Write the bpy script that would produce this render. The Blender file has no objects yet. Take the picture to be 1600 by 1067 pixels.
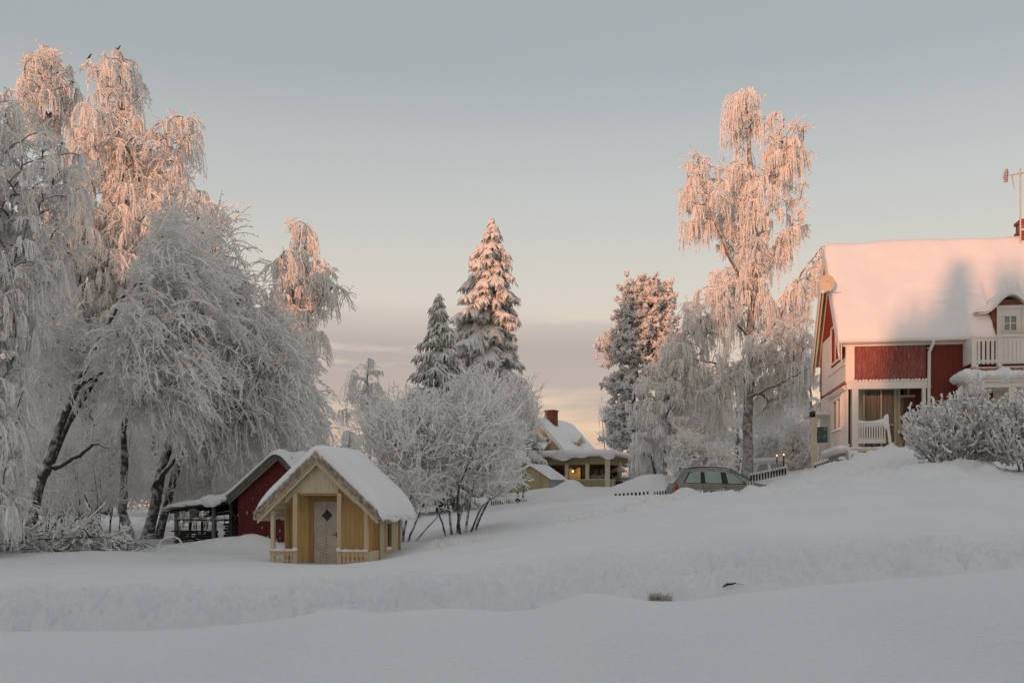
import bpy, math, random
import numpy as np
from mathutils import Vector, Matrix

scene = bpy.context.scene
COL = scene.collection
F = 1555.0      # focal length in photo pixels (1600 wide)
HOR = 790.0     # horizon row
E = 2.0         # eye height (world z of the camera)

# ------------------------------------------------------------------ camera
cam_data = bpy.data.cameras.new('camera')
cam = bpy.data.objects.new('camera', cam_data)
COL.objects.link(cam)
cam.location = (0, 0, E)
cam.rotation_euler = (math.radians(90), 0, 0)
cam_data.sensor_width = 36
cam_data.lens = 36 * F / 1600
cam_data.shift_y = (HOR - 533.5) / 1600
cam_data.clip_start = 0.1
cam_data.clip_end = 3000
scene.camera = cam

# ------------------------------------------------------------------ light
SUN_ELEV = 3.2
SUN_AZ = 207.0   # compass direction the sun stands at, clockwise from +Y
view = scene.view_settings
scene.display_settings.display_device = 'sRGB'
view.view_transform = 'Standard'
view.look = 'None'
view.exposure = 0.07
view.gamma = 1.0

sd = bpy.data.lights.new('sun', 'SUN')
sd.energy = 2.8
sd.angle = math.radians(0.5)
sd.color = (1.0, 0.40, 0.20)
sun = bpy.data.objects.new('sun', sd)
COL.objects.link(sun)
_az, _el = math.radians(SUN_AZ), math.radians(SUN_ELEV)
SUN_DIR = Vector((math.sin(_az) * math.cos(_el), math.cos(_az) * math.cos(_el), math.sin(_el)))  # towards the sun
sun.rotation_euler = SUN_DIR.to_track_quat('Z', 'Y').to_euler()
sun.location = (-30, -30, 40)

world = bpy.data.worlds.new('World')
scene.world = world
world.use_nodes = True
wn, wl = world.node_tree.nodes, world.node_tree.links
wn.clear()
w_out = wn.new('ShaderNodeOutputWorld')
w_bg = wn.new('ShaderNodeBackground')
sky = wn.new('ShaderNodeTexSky')
sky.sky_type = 'NISHITA'
sky.sun_disc = False
sky.sun_elevation = _el
sky.sun_rotation = _az
sky.air_density = 1.0
sky.dust_density = 2.0
w_bg2 = wn.new('ShaderNodeBackground')
w_bg2.inputs['Strength'].default_value = 0.05
wl.new(sky.outputs[0], w_bg2.inputs['Color'])
tc = wn.new('ShaderNodeTexCoord')
sep = wn.new('ShaderNodeSeparateXYZ')
wl.new(tc.outputs['Generated'], sep.inputs[0])
ramp = wn.new('ShaderNodeValToRGB')
cr = ramp.color_ramp
def lin(r, g, b):
    f = lambda c: (c / 255 / 12.92) if c / 255 <= 0.04045 else ((c / 255 + 0.055) / 1.055) ** 2.4
    return (f(r), f(g), f(b), 1)
SKY_STOPS = [(0.0, (230, 186, 158)), (0.06, (232, 193, 166)), (0.13, (223, 197, 178)),
             (0.22, (206, 198, 188)), (0.31, (187, 187, 185)), (0.40, (164, 168, 169)), (0.52, (165, 167, 167)), (0.75, (176, 177, 177)), (1.0, (180, 181, 181))]
while len(cr.elements) < len(SKY_STOPS):
    cr.elements.new(0.5)
for e, (p, c) in zip(cr.elements, SKY_STOPS):
    e.position = p
    e.color = lin(*c)
wl.new(sep.outputs['Z'], ramp.inputs[0])
# low band of stretched cloud in the anti-solar sky
mp = wn.new('ShaderNodeMapping')
mp.inputs['Scale'].default_value = (2.2, 2.2, 17.0)
mp.inputs['Location'].default_value = (0.35, 0.0, 0.4)
wl.new(tc.outputs['Generated'], mp.inputs[0])
nz = wn.new('ShaderNodeTexNoise')
nz.inputs['Scale'].default_value = 1.6
nz.inputs['Detail'].default_value = 7
nz.inputs['Roughness'].default_value = 0.55
wl.new(mp.outputs[0], nz.inputs['Vector'])
def wmath(op, a, b=None, clamp=False):
    n = wn.new('ShaderNodeMath')
    n.operation = op
    n.use_clamp = clamp
    for i, x in enumerate((a, b)):
        if x is None:
            continue
        if isinstance(x, (int, float)):
            n.inputs[i].default_value = x
        else:
            wl.new(x, n.inputs[i])
    return n.outputs[0]
def wramp(src, stops):
    n = wn.new('ShaderNodeValToRGB')
    while len(n.color_ramp.elements) < len(stops):
        n.color_ramp.elements.new(0.5)
    for e, (p, v) in zip(n.color_ramp.elements, stops):
        e.position = p
        e.color = (v, v, v, 1)
    wl.new(src, n.inputs[0])
    return n.outputs[0]
band = wramp(sep.outputs['Z'], [(0.03, 0.15), (0.065, 0.5), (0.10, 0.85), (0.155, 0.95), (0.182, 0.42), (0.20, 0.0)])
cl = wramp(nz.outputs['Fac'], [(0.32, 0.0), (0.46, 1.0)])
dens = wmath('MULTIPLY', band, cl)
# fades out towards the right of the view
azr = wramp(wmath('ADD', wmath('MULTIPLY', sep.outputs['X'], 0.5), 0.5), [(0.40, 1.0), (0.55, 0.95), (0.585, 0.5), (0.64, 0.0)])
dens = wmath('MULTIPLY', dens, azr)
dens = wmath('MULTIPLY', dens, 0.95)
mixc = wn.new('ShaderNodeMix')
mixc.data_type = 'RGBA'
wl.new(dens, mixc.inputs[0])
wl.new(ramp.outputs[0], mixc.inputs[6])
mixc.inputs[7].default_value = lin(164, 149, 152)
wl.new(mixc.outputs[2], w_bg.inputs['Color'])
w_bg.inputs['Strength'].default_value = 0.90
addw = wn.new('ShaderNodeAddShader')
wl.new(w_bg.outputs[0], addw.inputs[0])
wl.new(w_bg2.outputs[0], addw.inputs[1])
wl.new(addw.outputs[0], w_out.inputs['Surface'])

scene.cycles.max_bounces = 12
scene.cycles.diffuse_bounces = 12
scene.cycles.glossy_bounces = 2
scene.cycles.transmission_bounces = 8
scene.cycles.transparent_max_bounces = 6
scene.cycles.use_adaptive_sampling = True
scene.cycles.adaptive_threshold = 0.03
scene.cycles.use_denoising = True
scene.cycles.caustics_reflective = False
scene.cycles.caustics_refractive = False

# ------------------------------------------------------------------ helpers
def P(px, py, D):
    """a point of the place at distance D seen at photo pixel (px, py)"""
    return Vector(((px - 800) * D / F, D, E + (HOR - py) * D / F))

def hash2(ix, iy, seed):
    h = (ix * 374761393 + iy * 668265263 + seed * 1442695041) & 0xFFFFFFFF
    h = ((h ^ (h >> 13)) * 1274126177) & 0xFFFFFFFF
    return ((h ^ (h >> 16)) & 0xFFFF) / 65535.0

def vnoise(x, y, seed=0):
    x = np.asarray(x, float); y = np.asarray(y, float)
    ix = np.floor(x).astype(np.int64); iy = np.floor(y).astype(np.int64)
    fx = x - ix; fy = y - iy
    fx = fx * fx * fx * (fx * (fx * 6 - 15) + 10); fy = fy * fy * fy * (fy * (fy * 6 - 15) + 10)
    a = hash2(ix, iy, seed); b = hash2(ix + 1, iy, seed)
    c = hash2(ix, iy + 1, seed); d = hash2(ix + 1, iy + 1, seed)
    return (a * (1 - fx) + b * fx) * (1 - fy) + (c * (1 - fx) + d * fx) * fy - 0.5

def fbm(x, y, seed=0, oct=4, gain=0.5):
    t = 0; a = 1.0
    for i in range(oct):
        t = t + a * vnoise(x * 2 ** i + i * 17.3, y * 2 ** i - i * 9.1, seed + i)
        a *= gain
    return t

class G:
    """collects geometry for ONE mesh object"""
    def __init__(self):
        self.v = []; self.f = []; self.n = 0
        self.fa = []          # list of (faces array, material index)
    def raw(self, verts, faces, mat=0):
        verts = np.asarray(verts, np.float32).reshape(-1, 3)
        faces = np.asarray(faces, np.int64)
        self.v.append(verts); self.fa.append((faces + self.n, mat)); self.n += len(verts)
    def poly(self, pts, mat=0):
        self.raw(pts, [list(range(len(pts)))], mat)
    def box(self, x0, x1, y0, y1, z0, z1, mat=0):
        v = [(x, y, z) for x in (x0, x1) for y in (y0, y1) for z in (z0, z1)]
        self.raw(v, [(0, 1, 3, 2), (4, 6, 7, 5), (0, 4, 5, 1), (2, 3, 7, 6), (0, 2, 6, 4), (1, 5, 7, 3)], mat)
    def hexa(self, c8, mat=0):
        """c8: bottom 4 (ccw from above), top 4"""
        self.raw(c8, [(3, 2, 1, 0), (4, 5, 6, 7), (0, 1, 5, 4), (1, 2, 6, 5), (2, 3, 7, 6), (3, 0, 4, 7)], mat)
    def prism(self, poly, a0, a1, axis='y', mat=0):
        """polygon extruded along axis; poly coords are the two others in order"""
        n = len(poly)
        def mk(p, a):
            if axis == 'y': return (p[0], a, p[1])
            if axis == 'x': return (a, p[0], p[1])
            return (p[0], p[1], a)
        self.raw([mk(p, a0) for p in poly] + [mk(p, a1) for p in poly],
                 [(i, (i + 1) % n, n + (i + 1) % n, n + i) for i in range(n)], mat)
        self.poly([mk(p, a0) for p in poly][::-1], mat)
        self.poly([mk(p, a1) for p in poly], mat)
    def beam(self, a, b, w, h, mat=0, up=(0, 0, 1)):
        a = Vector(a); b = Vector(b); t = (b - a).normalized(); up = Vector(up)
        s = t.cross(up)
        if s.length < 1e-4: s = Vector((1, 0, 0))
        s.normalize(); u = s.cross(t)
        s = s * w / 2; u = u * h / 2
        self.hexa([a - s - u, a + s - u, b + s - u, b - s - u, a - s + u, a + s + u, b + s + u, b - s + u], mat)
    def tube(self, pts, rad, sides=8, mat=0):
        pts = np.array([tuple(p) for p in pts], float)[None]
        rad = np.full(pts.shape[:2], rad, float) if np.isscalar(rad) else np.array(rad, float)[None]
        v, f = tubes(pts, rad, sides, cap=True)
        self.raw(v, f, mat)
        k = pts.shape[1]
        v = np.asarray(v)
        self.raw(v[:sides][::-1], [list(range(sides))], mat)
        self.raw(v[(k - 1) * sides:k * sides], [list(range(sides))], mat)
    def grid(self, A, mat=0, flip=False):
        """A: (n, m, 3) array of points joined as a sheet"""
        n, m = A.shape[:2]
        i = np.arange(n - 1)[:, None] * m + np.arange(m - 1)[None]
        f = np.stack([i, i + m, i + m + 1, i + 1], -1).reshape(-1, 4)
        if flip: f = f[:, ::-1]
        self.raw(A.reshape(-1, 3), f, mat)
    def ell(self, c, r, seed=0, lump=0.15, n=10, mat=0, zcut=None):
        """lumpy ellipsoid"""
        th = np.linspace(0, np.pi, n)[:, None]; ph = np.linspace(0, 2 * np.pi, 2 * n + 1)[None]
        x = np.sin(th) * np.cos(ph); y = np.sin(th) * np.sin(ph); z = np.cos(th) + 0 * ph
        k = 1 + lump * 2 * fbm(x * 1.7 + seed * 3.1 + z, y * 1.7 - z * 1.3, seed, 3)
        k[:, -1] = k[:, 0]
        z2 = z if zcut is None else np.maximum(z, zcut)
        self.grid(np.stack([c[0] + r[0] * x * k, c[1] + r[1] * y * k, c[2] + r[2] * z2 * k], -1), mat, flip=False)
    def build(self, name, mats, parent=None, smooth=False, offset=None):
        me = bpy.data.meshes.new(name)
        V = np.concatenate(self.v) if self.v else np.zeros((0, 3), np.float32)
        if offset is not None: V = V - np.array(tuple(offset), np.float32)
        me.vertices.add(len(V)); me.vertices.foreach_set('co', V.ravel().astype(np.float32))
        loops = []; starts = []; mi = []; s = 0
        for f, m in self.fa:
            k = f.shape[1]
            loops.append(f.ravel()); starts.append(s + np.arange(len(f)) * k); s += f.size
            mi.append(np.full(len(f), m, np.int32))
        if loops:
            L = np.concatenate(loops).astype(np.int32)
            me.loops.add(len(L)); me.loops.foreach_set('vertex_index', L)
            S = np.concatenate(starts).astype(np.int32)
            me.polygons.add(len(S)); me.polygons.foreach_set('loop_start', S)
            me.polygons.foreach_set('material_index', np.concatenate(mi))
            me.polygons.foreach_set('use_smooth', np.full(len(S), bool(smooth)))
        me.update(calc_edges=True)
        for m in (mats if isinstance(mats, (list, tuple)) else [mats]):
            me.materials.append(m)
        o = bpy.data.objects.new(name, me)
        COL.objects.link(o)
        if parent is not None: o.parent = parent
        return o

def tubes(p, r, sides=3, cap=False, rng=None):
    """p (N,K,3) paths, r (N,K) radii -> verts, quads"""
    N, K = p.shape[:2]
    T = np.gradient(p, axis=1)
    T /= np.linalg.norm(T, axis=2, keepdims=True) + 1e-9
    if rng is None:
        ref = np.zeros((N, 1, 3)); ref[..., 0] = 0.37; ref[..., 1] = 0.91; ref[..., 2] = 0.17
    else:
        ref = rng.normal(size=(N, 1, 3)); ref[..., 2] *= 0.3
    n1 = np.cross(T, ref + 0 * T); n1 /= np.linalg.norm(n1, axis=2, keepdims=True) + 1e-9
    n2 = np.cross(T, n1)
    a = np.arange(sides) * 2 * np.pi / sides
    ring = p[:, :, None] + r[:, :, None, None] * (np.cos(a)[None, None, :, None] * n1[:, :, None] + np.sin(a)[None, None, :, None] * n2[:, :, None])
    v = ring.reshape(-1, 3)
    base = (np.arange(N)[:, None, None] * K + np.arange(K - 1)[None, :, None]) * sides
    s = np.arange(sides)[None, None]; s1 = (s + 1) % sides
    f = np.stack([base + s, base + s1, base + sides + s1, base + sides + s], -1).reshape(-1, 4)
    return v, f

def empty(name, loc, rz=0.0):
    o = bpy.data.objects.new(name, None)
    COL.objects.link(o)
    o.location = loc; o.rotation_euler = (0, 0, rz); o.empty_display_size = 0.3
    return o
def thing(name, label, cat, loc=(0, 0, 0), rz=0.0, group=None):
    o = empty(name, loc, rz)
    return tag(o, label, cat, group)
def tag(o, label=None, cat=None, group=None, kind=None):
    if label: o['label'] = label
    if cat: o['category'] = cat
    if group: o['group'] = group
    if kind: o['kind'] = kind
    return o

# ------------------------------------------------------------------ materials
def pm(name, c1, c2=None, scale=3.0, rough=0.8, bump=0.0, bscale=None, stretch=(1, 1, 1), metal=0.0, frost=0.0, frost_scale=30.0, detail=4, frost_streak=False):
    """procedural material: two base colours mixed by noise, bump, optional specks of frost"""
    m = bpy.data.materials.new(name)
    m.use_nodes = True
    n, l = m.node_tree.nodes, m.node_tree.links
    b = n['Principled BSDF']
    b.inputs['Roughness'].default_value = rough
    b.inputs['Metallic'].default_value = metal
    b.inputs['Specular IOR Level'].default_value = 0.3
    t = n.new('ShaderNodeTexCoord'); mpn = n.new('ShaderNodeMapping')
    mpn.inputs['Scale'].default_value = stretch
    l.new(t.outputs['Object'], mpn.inputs[0])
    nt = n.new('ShaderNodeTexNoise'); nt.inputs['Scale'].default_value = scale; nt.inputs['Detail'].default_value = detail
    l.new(mpn.outputs[0], nt.inputs['Vector'])
    c2 = c2 or tuple(x * 0.8 for x in c1)
    mx = n.new('ShaderNodeMix'); mx.data_type = 'RGBA'
    rp = n.new('ShaderNodeMapRange'); rp.inputs[1].default_value = 0.35; rp.inputs[2].default_value = 0.65
    l.new(nt.outputs['Fac'], rp.inputs[0]); l.new(rp.outputs[0], mx.inputs[0])
    mx.inputs[6].default_value = (*c1, 1); mx.inputs[7].default_value = (*c2, 1)
    out = mx.outputs[2]
    if frost > 0:
        nf = n.new('ShaderNodeTexNoise'); nf.inputs['Scale'].default_value = frost_scale; nf.inputs['Detail'].default_value = 6
        nf.inputs['Roughness'].default_value = 0.8
        l.new(mpn.outputs[0] if frost_streak else t.outputs['Object'], nf.inputs['Vector'])
        r2 = n.new('ShaderNodeMapRange'); r2.inputs[1].default_value = 0.62 - 0.3 * frost; r2.inputs[2].default_value = 0.70
        r2.inputs[4].default_value = min(1.0, 0.3 + frost)
        l.new(nf.outputs['Fac'], r2.inputs[0])
        m2 = n.new('ShaderNodeMix'); m2.data_type = 'RGBA'
        l.new(r2.outputs[0], m2.inputs[0]); l.new(out, m2.inputs[6]); m2.inputs[7].default_value = (0.75, 0.76, 0.78, 1)
        out = m2.outputs[2]
    l.new(out, b.inputs['Base Color'])
    if bump > 0:
        nb = n.new('ShaderNodeTexNoise'); nb.inputs['Scale'].default_value = bscale or scale * 6; nb.inputs['Detail'].default_value = 5
        l.new(mpn.outputs[0], nb.inputs['Vector'])
        bp = n.new('ShaderNodeBump'); bp.inputs['Strength'].default_value = bump; bp.inputs['Distance'].default_value = 0.02
        l.new(nb.outputs['Fac'], bp.inputs['Height']); l.new(bp.outputs[0], b.inputs['Normal'])
    return m

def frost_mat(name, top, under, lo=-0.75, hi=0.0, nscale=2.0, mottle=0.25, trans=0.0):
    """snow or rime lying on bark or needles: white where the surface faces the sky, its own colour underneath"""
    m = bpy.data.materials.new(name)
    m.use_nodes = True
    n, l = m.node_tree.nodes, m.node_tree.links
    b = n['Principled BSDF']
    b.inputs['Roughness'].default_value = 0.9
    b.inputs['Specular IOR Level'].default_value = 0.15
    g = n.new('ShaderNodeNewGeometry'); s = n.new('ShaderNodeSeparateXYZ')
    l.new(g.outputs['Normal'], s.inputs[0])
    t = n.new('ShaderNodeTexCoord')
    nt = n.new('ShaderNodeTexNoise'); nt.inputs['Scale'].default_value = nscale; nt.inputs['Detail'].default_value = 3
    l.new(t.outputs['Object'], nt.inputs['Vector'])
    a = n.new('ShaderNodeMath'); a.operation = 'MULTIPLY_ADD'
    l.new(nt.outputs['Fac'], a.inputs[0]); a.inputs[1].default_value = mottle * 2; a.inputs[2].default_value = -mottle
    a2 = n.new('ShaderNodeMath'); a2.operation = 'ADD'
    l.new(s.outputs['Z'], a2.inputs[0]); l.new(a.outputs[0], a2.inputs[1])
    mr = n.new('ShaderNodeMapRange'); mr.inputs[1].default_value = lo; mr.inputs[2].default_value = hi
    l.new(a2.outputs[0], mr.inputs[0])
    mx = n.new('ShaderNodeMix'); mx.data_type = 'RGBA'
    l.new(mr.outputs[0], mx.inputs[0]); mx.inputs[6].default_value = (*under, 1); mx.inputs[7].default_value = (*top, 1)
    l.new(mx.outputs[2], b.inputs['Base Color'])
    if trans > 0:      # hoar crystals let light through
        tr = n.new('ShaderNodeBsdfTranslucent'); l.new(mx.outputs[2], tr.inputs['Color'])
        ms = n.new('ShaderNodeMixShader'); ms.inputs[0].default_value = trans
        out = [q for q in n if q.type == 'OUTPUT_MATERIAL'][0]
        l.new(b.outputs[0], ms.inputs[1]); l.new(tr.outputs[0], ms.inputs[2]); l.new(ms.outputs[0], out.inputs['Surface'])
    return m

M = {}
M['snow'] = pm('snow', (0.80, 0.81, 0.83), (0.76, 0.77, 0.80), scale=0.5, rough=0.75, bump=0.9, bscale=26, detail=8)
M['roof_snow'] = pm('roof_snow', (0.82, 0.83, 0.85), (0.78, 0.79, 0.82), scale=1.0, rough=0.8, bump=0.3, bscale=8)
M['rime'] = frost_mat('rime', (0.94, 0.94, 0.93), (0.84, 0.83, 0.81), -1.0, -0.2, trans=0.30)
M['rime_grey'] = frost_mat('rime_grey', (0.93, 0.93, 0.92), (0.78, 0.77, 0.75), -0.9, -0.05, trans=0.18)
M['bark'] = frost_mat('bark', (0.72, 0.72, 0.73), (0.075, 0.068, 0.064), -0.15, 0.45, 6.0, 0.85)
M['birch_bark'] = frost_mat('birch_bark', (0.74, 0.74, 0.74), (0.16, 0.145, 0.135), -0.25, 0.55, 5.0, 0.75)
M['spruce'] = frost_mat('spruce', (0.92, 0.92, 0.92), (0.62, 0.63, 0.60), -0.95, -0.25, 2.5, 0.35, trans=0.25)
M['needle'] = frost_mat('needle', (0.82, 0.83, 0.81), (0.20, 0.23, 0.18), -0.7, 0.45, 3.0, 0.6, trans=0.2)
M['yellow_wood'] = pm('yellow_wood', (0.62, 0.42, 0.18), (0.52, 0.34, 0.14), scale=2.5, rough=0.7, bump=0.35, stretch=(9, 9, 0.6), frost=0.10, frost_scale=20)
M['pale_wood'] = pm('pale_wood', (0.60, 0.53, 0.38), (0.52, 0.45, 0.31), scale=3, rough=0.75, bump=0.2, stretch=(5, 5, 0.6))
M['pink_wood'] = pm('pink_wood', (0.60, 0.44, 0.29), (0.52, 0.38, 0.24), scale=3, rough=0.7, bump=0.2, stretch=(6, 6, 0.6), frost=0.15)
M['bare_wood'] = pm('bare_wood', (0.40, 0.25, 0.10), (0.33, 0.20, 0.08), scale=3, rough=0.7, bump=0.2, stretch=(6, 6, 0.6))
M['frosty_wood'] = pm('frosty_wood', (0.60, 0.42, 0.24), (0.5, 0.34, 0.19), scale=3, rough=0.8, frost=0.35, frost_scale=14)
M['groove'] = pm('groove', (0.22, 0.19, 0.15), (0.16, 0.14, 0.11), scale=6)
M['door_white'] = pm('door_white', (0.62, 0.57, 0.48), (0.52, 0.46, 0.37), scale=6, rough=0.7, bump=0.2)
M['thatch'] = pm('thatch', (0.30, 0.24, 0.17), (0.65, 0.62, 0.57), scale=14, rough=0.95, bump=0.8, bscale=40)
M['red_wood'] = pm('red_wood', (0.20, 0.042, 0.028), (0.155, 0.034, 0.024), scale=2.0, rough=0.75, bump=0.2, stretch=(7, 7, 0.5))
M['red_frost'] = pm('red_frost', (0.34, 0.06, 0.04), (0.25, 0.045, 0.03), scale=2.0, rough=0.8, stretch=(7, 7, 0.5), frost=0.45, frost_scale=5, frost_streak=True)
M['shed_red'] = pm('shed_red', (0.145, 0.028, 0.026), (0.10, 0.020, 0.020), scale=2.5, rough=0.85, bump=0.2, stretch=(7, 7, 0.5), frost=0.10, frost_scale=12)
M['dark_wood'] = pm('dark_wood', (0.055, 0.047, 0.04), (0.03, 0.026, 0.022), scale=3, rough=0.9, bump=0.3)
M['grey_wood'] = pm('grey_wood', (0.20, 0.19, 0.17), (0.12, 0.115, 0.10), scale=4, rough=0.9, bump=0.3, stretch=(5, 5, 0.8))
M['white_paint'] = pm('white_paint', (0.76, 0.73, 0.68), (0.70, 0.67, 0.62), scale=1.5, rough=0.6, bump=0.08)
M['cream_paint'] = pm('cream_paint', (0.70, 0.64, 0.50), (0.62, 0.57, 0.44), scale=1.5, rough=0.6, bump=0.08)
M['grey_base'] = pm('grey_base', (0.44, 0.43, 0.36), (0.38, 0.37, 0.31), scale=1.5, rough=0.85, bump=0.2)
M['dark_base'] = pm('dark_base', (0.10, 0.11, 0.11), (0.07, 0.075, 0.075), scale=2, rough=0.9)
M['house_yellow'] = pm('house_yellow', (0.58, 0.46, 0.25), (0.52, 0.41, 0.22), scale=1, rough=0.7)
M['olive'] = pm('olive', (0.42, 0.37, 0.22), (0.36, 0.32, 0.19), scale=1, rough=0.75, stretch=(5, 5, 0.6))
M['brick'] = pm('brick', (0.17, 0.06, 0.045), (0.11, 0.045, 0.035), scale=8, rough=0.9, bump=0.4)
M['brick_frost'] = pm('brick_frost', (0.30, 0.085, 0.05), (0.20, 0.06, 0.04), scale=8, rough=0.9, bump=0.4, frost=0.3, frost_scale=7)
M['metal_frost'] = pm('metal_frost', (0.62, 0.58, 0.54), (0.50, 0.46, 0.43), scale=12, rough=0.7)
M['dish'] = pm('dish', (0.60, 0.52, 0.40), (0.55, 0.48, 0.36), scale=3, rough=0.6)
M['black'] = pm('black', (0.02, 0.02, 0.022), (0.03, 0.03, 0.03), scale=3, rough=0.5)
M['cladding'] = pm('cladding', (0.27, 0.08, 0.06), (0.21, 0.06, 0.045), scale=2.0, rough=0.8, stretch=(7, 7, 0.5), frost=0.30, frost_scale=5, frost_streak=True)
M['rust'] = pm('rust', (0.22, 0.10, 0.055), (0.14, 0.07, 0.045), scale=5, rough=0.8)
M['curtain'] = pm('curtain', (0.70, 0.66, 0.57), (0.42, 0.39, 0.33), scale=2.2, rough=0.9, stretch=(9, 9, 0.15), detail=2)
M['lace'] = pm('lace', (0.56, 0.52, 0.43), (0.28, 0.27, 0.22), scale=12, rough=0.9, stretch=(1.4, 1.4, 0.5), detail=3)
M['car_paint'] = pm('car_paint', (0.20, 0.20, 0.18), (0.26, 0.26, 0.24), scale=2.5, rough=0.38, metal=0.45, frost=0.12, frost_scale=5)
M['plastic_red'] = pm('plastic_red', (0.45, 0.035, 0.025), (0.35, 0.03, 0.02), scale=4, rough=0.3)
M['tarp'] = pm('tarp', (0.36, 0.40, 0.42), (0.28, 0.32, 0.34), scale=3, rough=0.6, stretch=(6, 6, 0.5))
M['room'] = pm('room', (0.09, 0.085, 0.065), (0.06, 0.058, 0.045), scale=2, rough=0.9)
M['log_end'] = pm('log_end', (0.30, 0.23, 0.15), (0.20, 0.15, 0.10), scale=8, rough=0.9)
M['terracotta'] = pm('terracotta', (0.30, 0.12, 0.06), (0.24, 0.09, 0.05), scale=4, rough=0.8)
M['stone'] = pm('stone', (0.28, 0.28, 0.25), (0.16, 0.16, 0.14), scale=6, rough=0.9, bump=0.4)
M['teal'] = pm('teal', (0.07, 0.13, 0.14), (0.11, 0.17, 0.17), scale=3, rough=0.4, frost=0.35, frost_scale=6)

def glass_mat(name, tint, rough=0.08, alpha=0.35, frost=0.0):
    m = bpy.data.materials.new(name); m.use_nodes = True
    n, l = m.node_tree.nodes, m.node_tree.links
    b = n['Principled BSDF']
    b.inputs['Base Color'].default_value = (*tint, 1)
    b.inputs['Roughness'].default_value = rough
    b.inputs['Specular IOR Level'].default_value = 0.7
    b.inputs['Alpha'].default_value = alpha
    if frost:
        t = n.new('ShaderNodeTexCoord'); nt = n.new('ShaderNodeTexNoise'); nt.inputs['Scale'].default_value = 3.0
        l.new(t.outputs['Object'], nt.inputs['Vector'])
        mr = n.new('ShaderNodeMapRange'); mr.inputs[1].default_value = 0.35; mr.inputs[2].default_value = 0.7
        mr.inputs[3].default_value = alpha; mr.inputs[4].default_value = min(1, alpha + frost)
        l.new(nt.outputs['Fac'], mr.inputs[0]); l.new(mr.outputs[0], b.inputs['Alpha'])
    return m
M['glass'] = glass_mat('glass', (0.03, 0.035, 0.035), 0.05, 0.16)
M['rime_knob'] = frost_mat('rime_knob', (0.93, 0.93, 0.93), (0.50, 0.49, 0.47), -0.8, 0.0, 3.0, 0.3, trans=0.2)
M['glass_dark'] = glass_mat('glass_dark', (0.03, 0.04, 0.04), 0.06, 0.9)
M['glass_car'] = glass_mat('glass_car', (0.28, 0.38, 0.34), 0.25, 0.85, 0.12)
M['glass_side'] = glass_mat('glass_side', (0.24, 0.30, 0.30), 0.12, 0.85)

def lamp_mat(name, col, strength):
    m = bpy.data.materials.new(name); m.use_nodes = True
    n = m.node_tree.nodes
    b = n['Principled BSDF']
    b.inputs['Base Color'].default_value = (*col, 1)
    b.inputs['Emission Color'].default_value = (*col, 1)
    b.inputs['Emission Strength'].default_value = strength
    return m
M['lamp'] = lamp_mat('lamp', (1.0, 0.60, 0.26), 1.7)
# ------------------------------------------------------------------ terrain
def sm(a, b, x):
    t = np.clip((x - a) / (b - a), 0, 1)
    return t * t * (3 - 2 * t)
CREST2 = [(-500, 908), (-200, 908), (0, 905), (200, 903), (400, 900), (600, 893), (750, 880), (900, 860), (1040, 843), (1200, 838), (1400, 833), (1600, 828), (1800, 825), (2200, 825)]
TP = [(p, y, 15.2) for p, y in CREST2]
TP += [(p, y, 18) for p, y in [(-500, 898), (-200, 897), (0, 893), (300, 890), (450, 890), (620, 884), (750, 866), (900, 840), (1050, 820), (1200, 812), (1400, 803), (1600, 795), (2200, 790)]]
TP += [(p, y, 23) for p, y in [(-500, 885), (-200, 883), (0, 880), (250, 879), (412, 877), (500, 884), (590, 880), (650, 866), (750, 848), (900, 822), (1050, 800), (1200, 785), (1400, 772), (1600, 765), (2200, 760)]]
TP += [(p, y, 30) for p, y in [(-500, 855), (0, 853), (200, 850), (300, 848), (420, 845), (600, 838), (700, 826), (800, 812), (900, 800), (1000, 790), (1100, 784), (1250, 768), (1400, 746), (1500, 741), (1600, 744), (2200, 742)]]
TP += [(p, y, 36) for p, y in [(-500, 842), (0, 840), (250, 838), (400, 835), (600, 822), (750, 806), (900, 786), (980, 777), (1050, 777), (1150, 776), (1200, 766), (1240, 753), (1300, 733), (1345, 722), (1390, 713), (1480, 720), (1600, 733), (2200, 733)]]
TP += [(1060, 774, 40.8), (1100, 772, 41), (1180, 769, 41), (1245, 745, 41), (1222, 756, 40)]
TP += [(p, y, 42) for p, y in [(-500, 826), (0, 824), (300, 822), (600, 812), (800, 795), (950, 779), (1010, 776), (1290, 732), (1340, 726), (1430, 714), (1600, 716), (2200, 716)]]
TP += [(p, y, 45) for p, y in [(1050, 779), (1120, 779), (1190, 768), (1240, 740), (1300, 726)]]
TP += [(p, y, 50) for p, y in [(840, 772), (900, 769), (960, 766), (1150, 757), (1200, 748), (1260, 735), (1320, 722)]]
TP += [(p, y, 60) for p, y in [(-500, 806), (0, 805), (300, 805), (600, 795), (800, 769), (900, 762), (1000, 758), (1200, 736), (1400, 720), (2200, 715)]]
TP += [(p, y, 90) for p, y in [(-500, 796), (0, 795), (500, 790), (800, 772), (1000, 762), (1200, 742), (1600, 722), (2200, 720)]]
TP += [(p, y, 150) for p, y in [(-500, 793), (0, 792), (500, 788), (800, 778), (1200, 760), (1600, 752), (2200, 750)]]
TP = np.array(TP, float)
_cx, _cy = TP[:, 0] / 300.0, np.log(TP[:, 2]) * 4.5
_cz = (HOR - TP[:, 1]) * TP[:, 2] / F
def _phi(r2): return 0.5 * r2 * np.log(r2 + 1e-9)
_n = len(TP)
_K = _phi((_cx[:, None] - _cx) ** 2 + (_cy[:, None] - _cy) ** 2) + np.eye(_n) * 0.02
_Q = np.stack([np.ones(_n), _cx, _cy], 1)
_A = np.block([[_K, _Q], [_Q.T, np.zeros((3, 3))]])
_W = np.linalg.solve(_A, np.concatenate([_cz, np.zeros(3)]))
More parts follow.
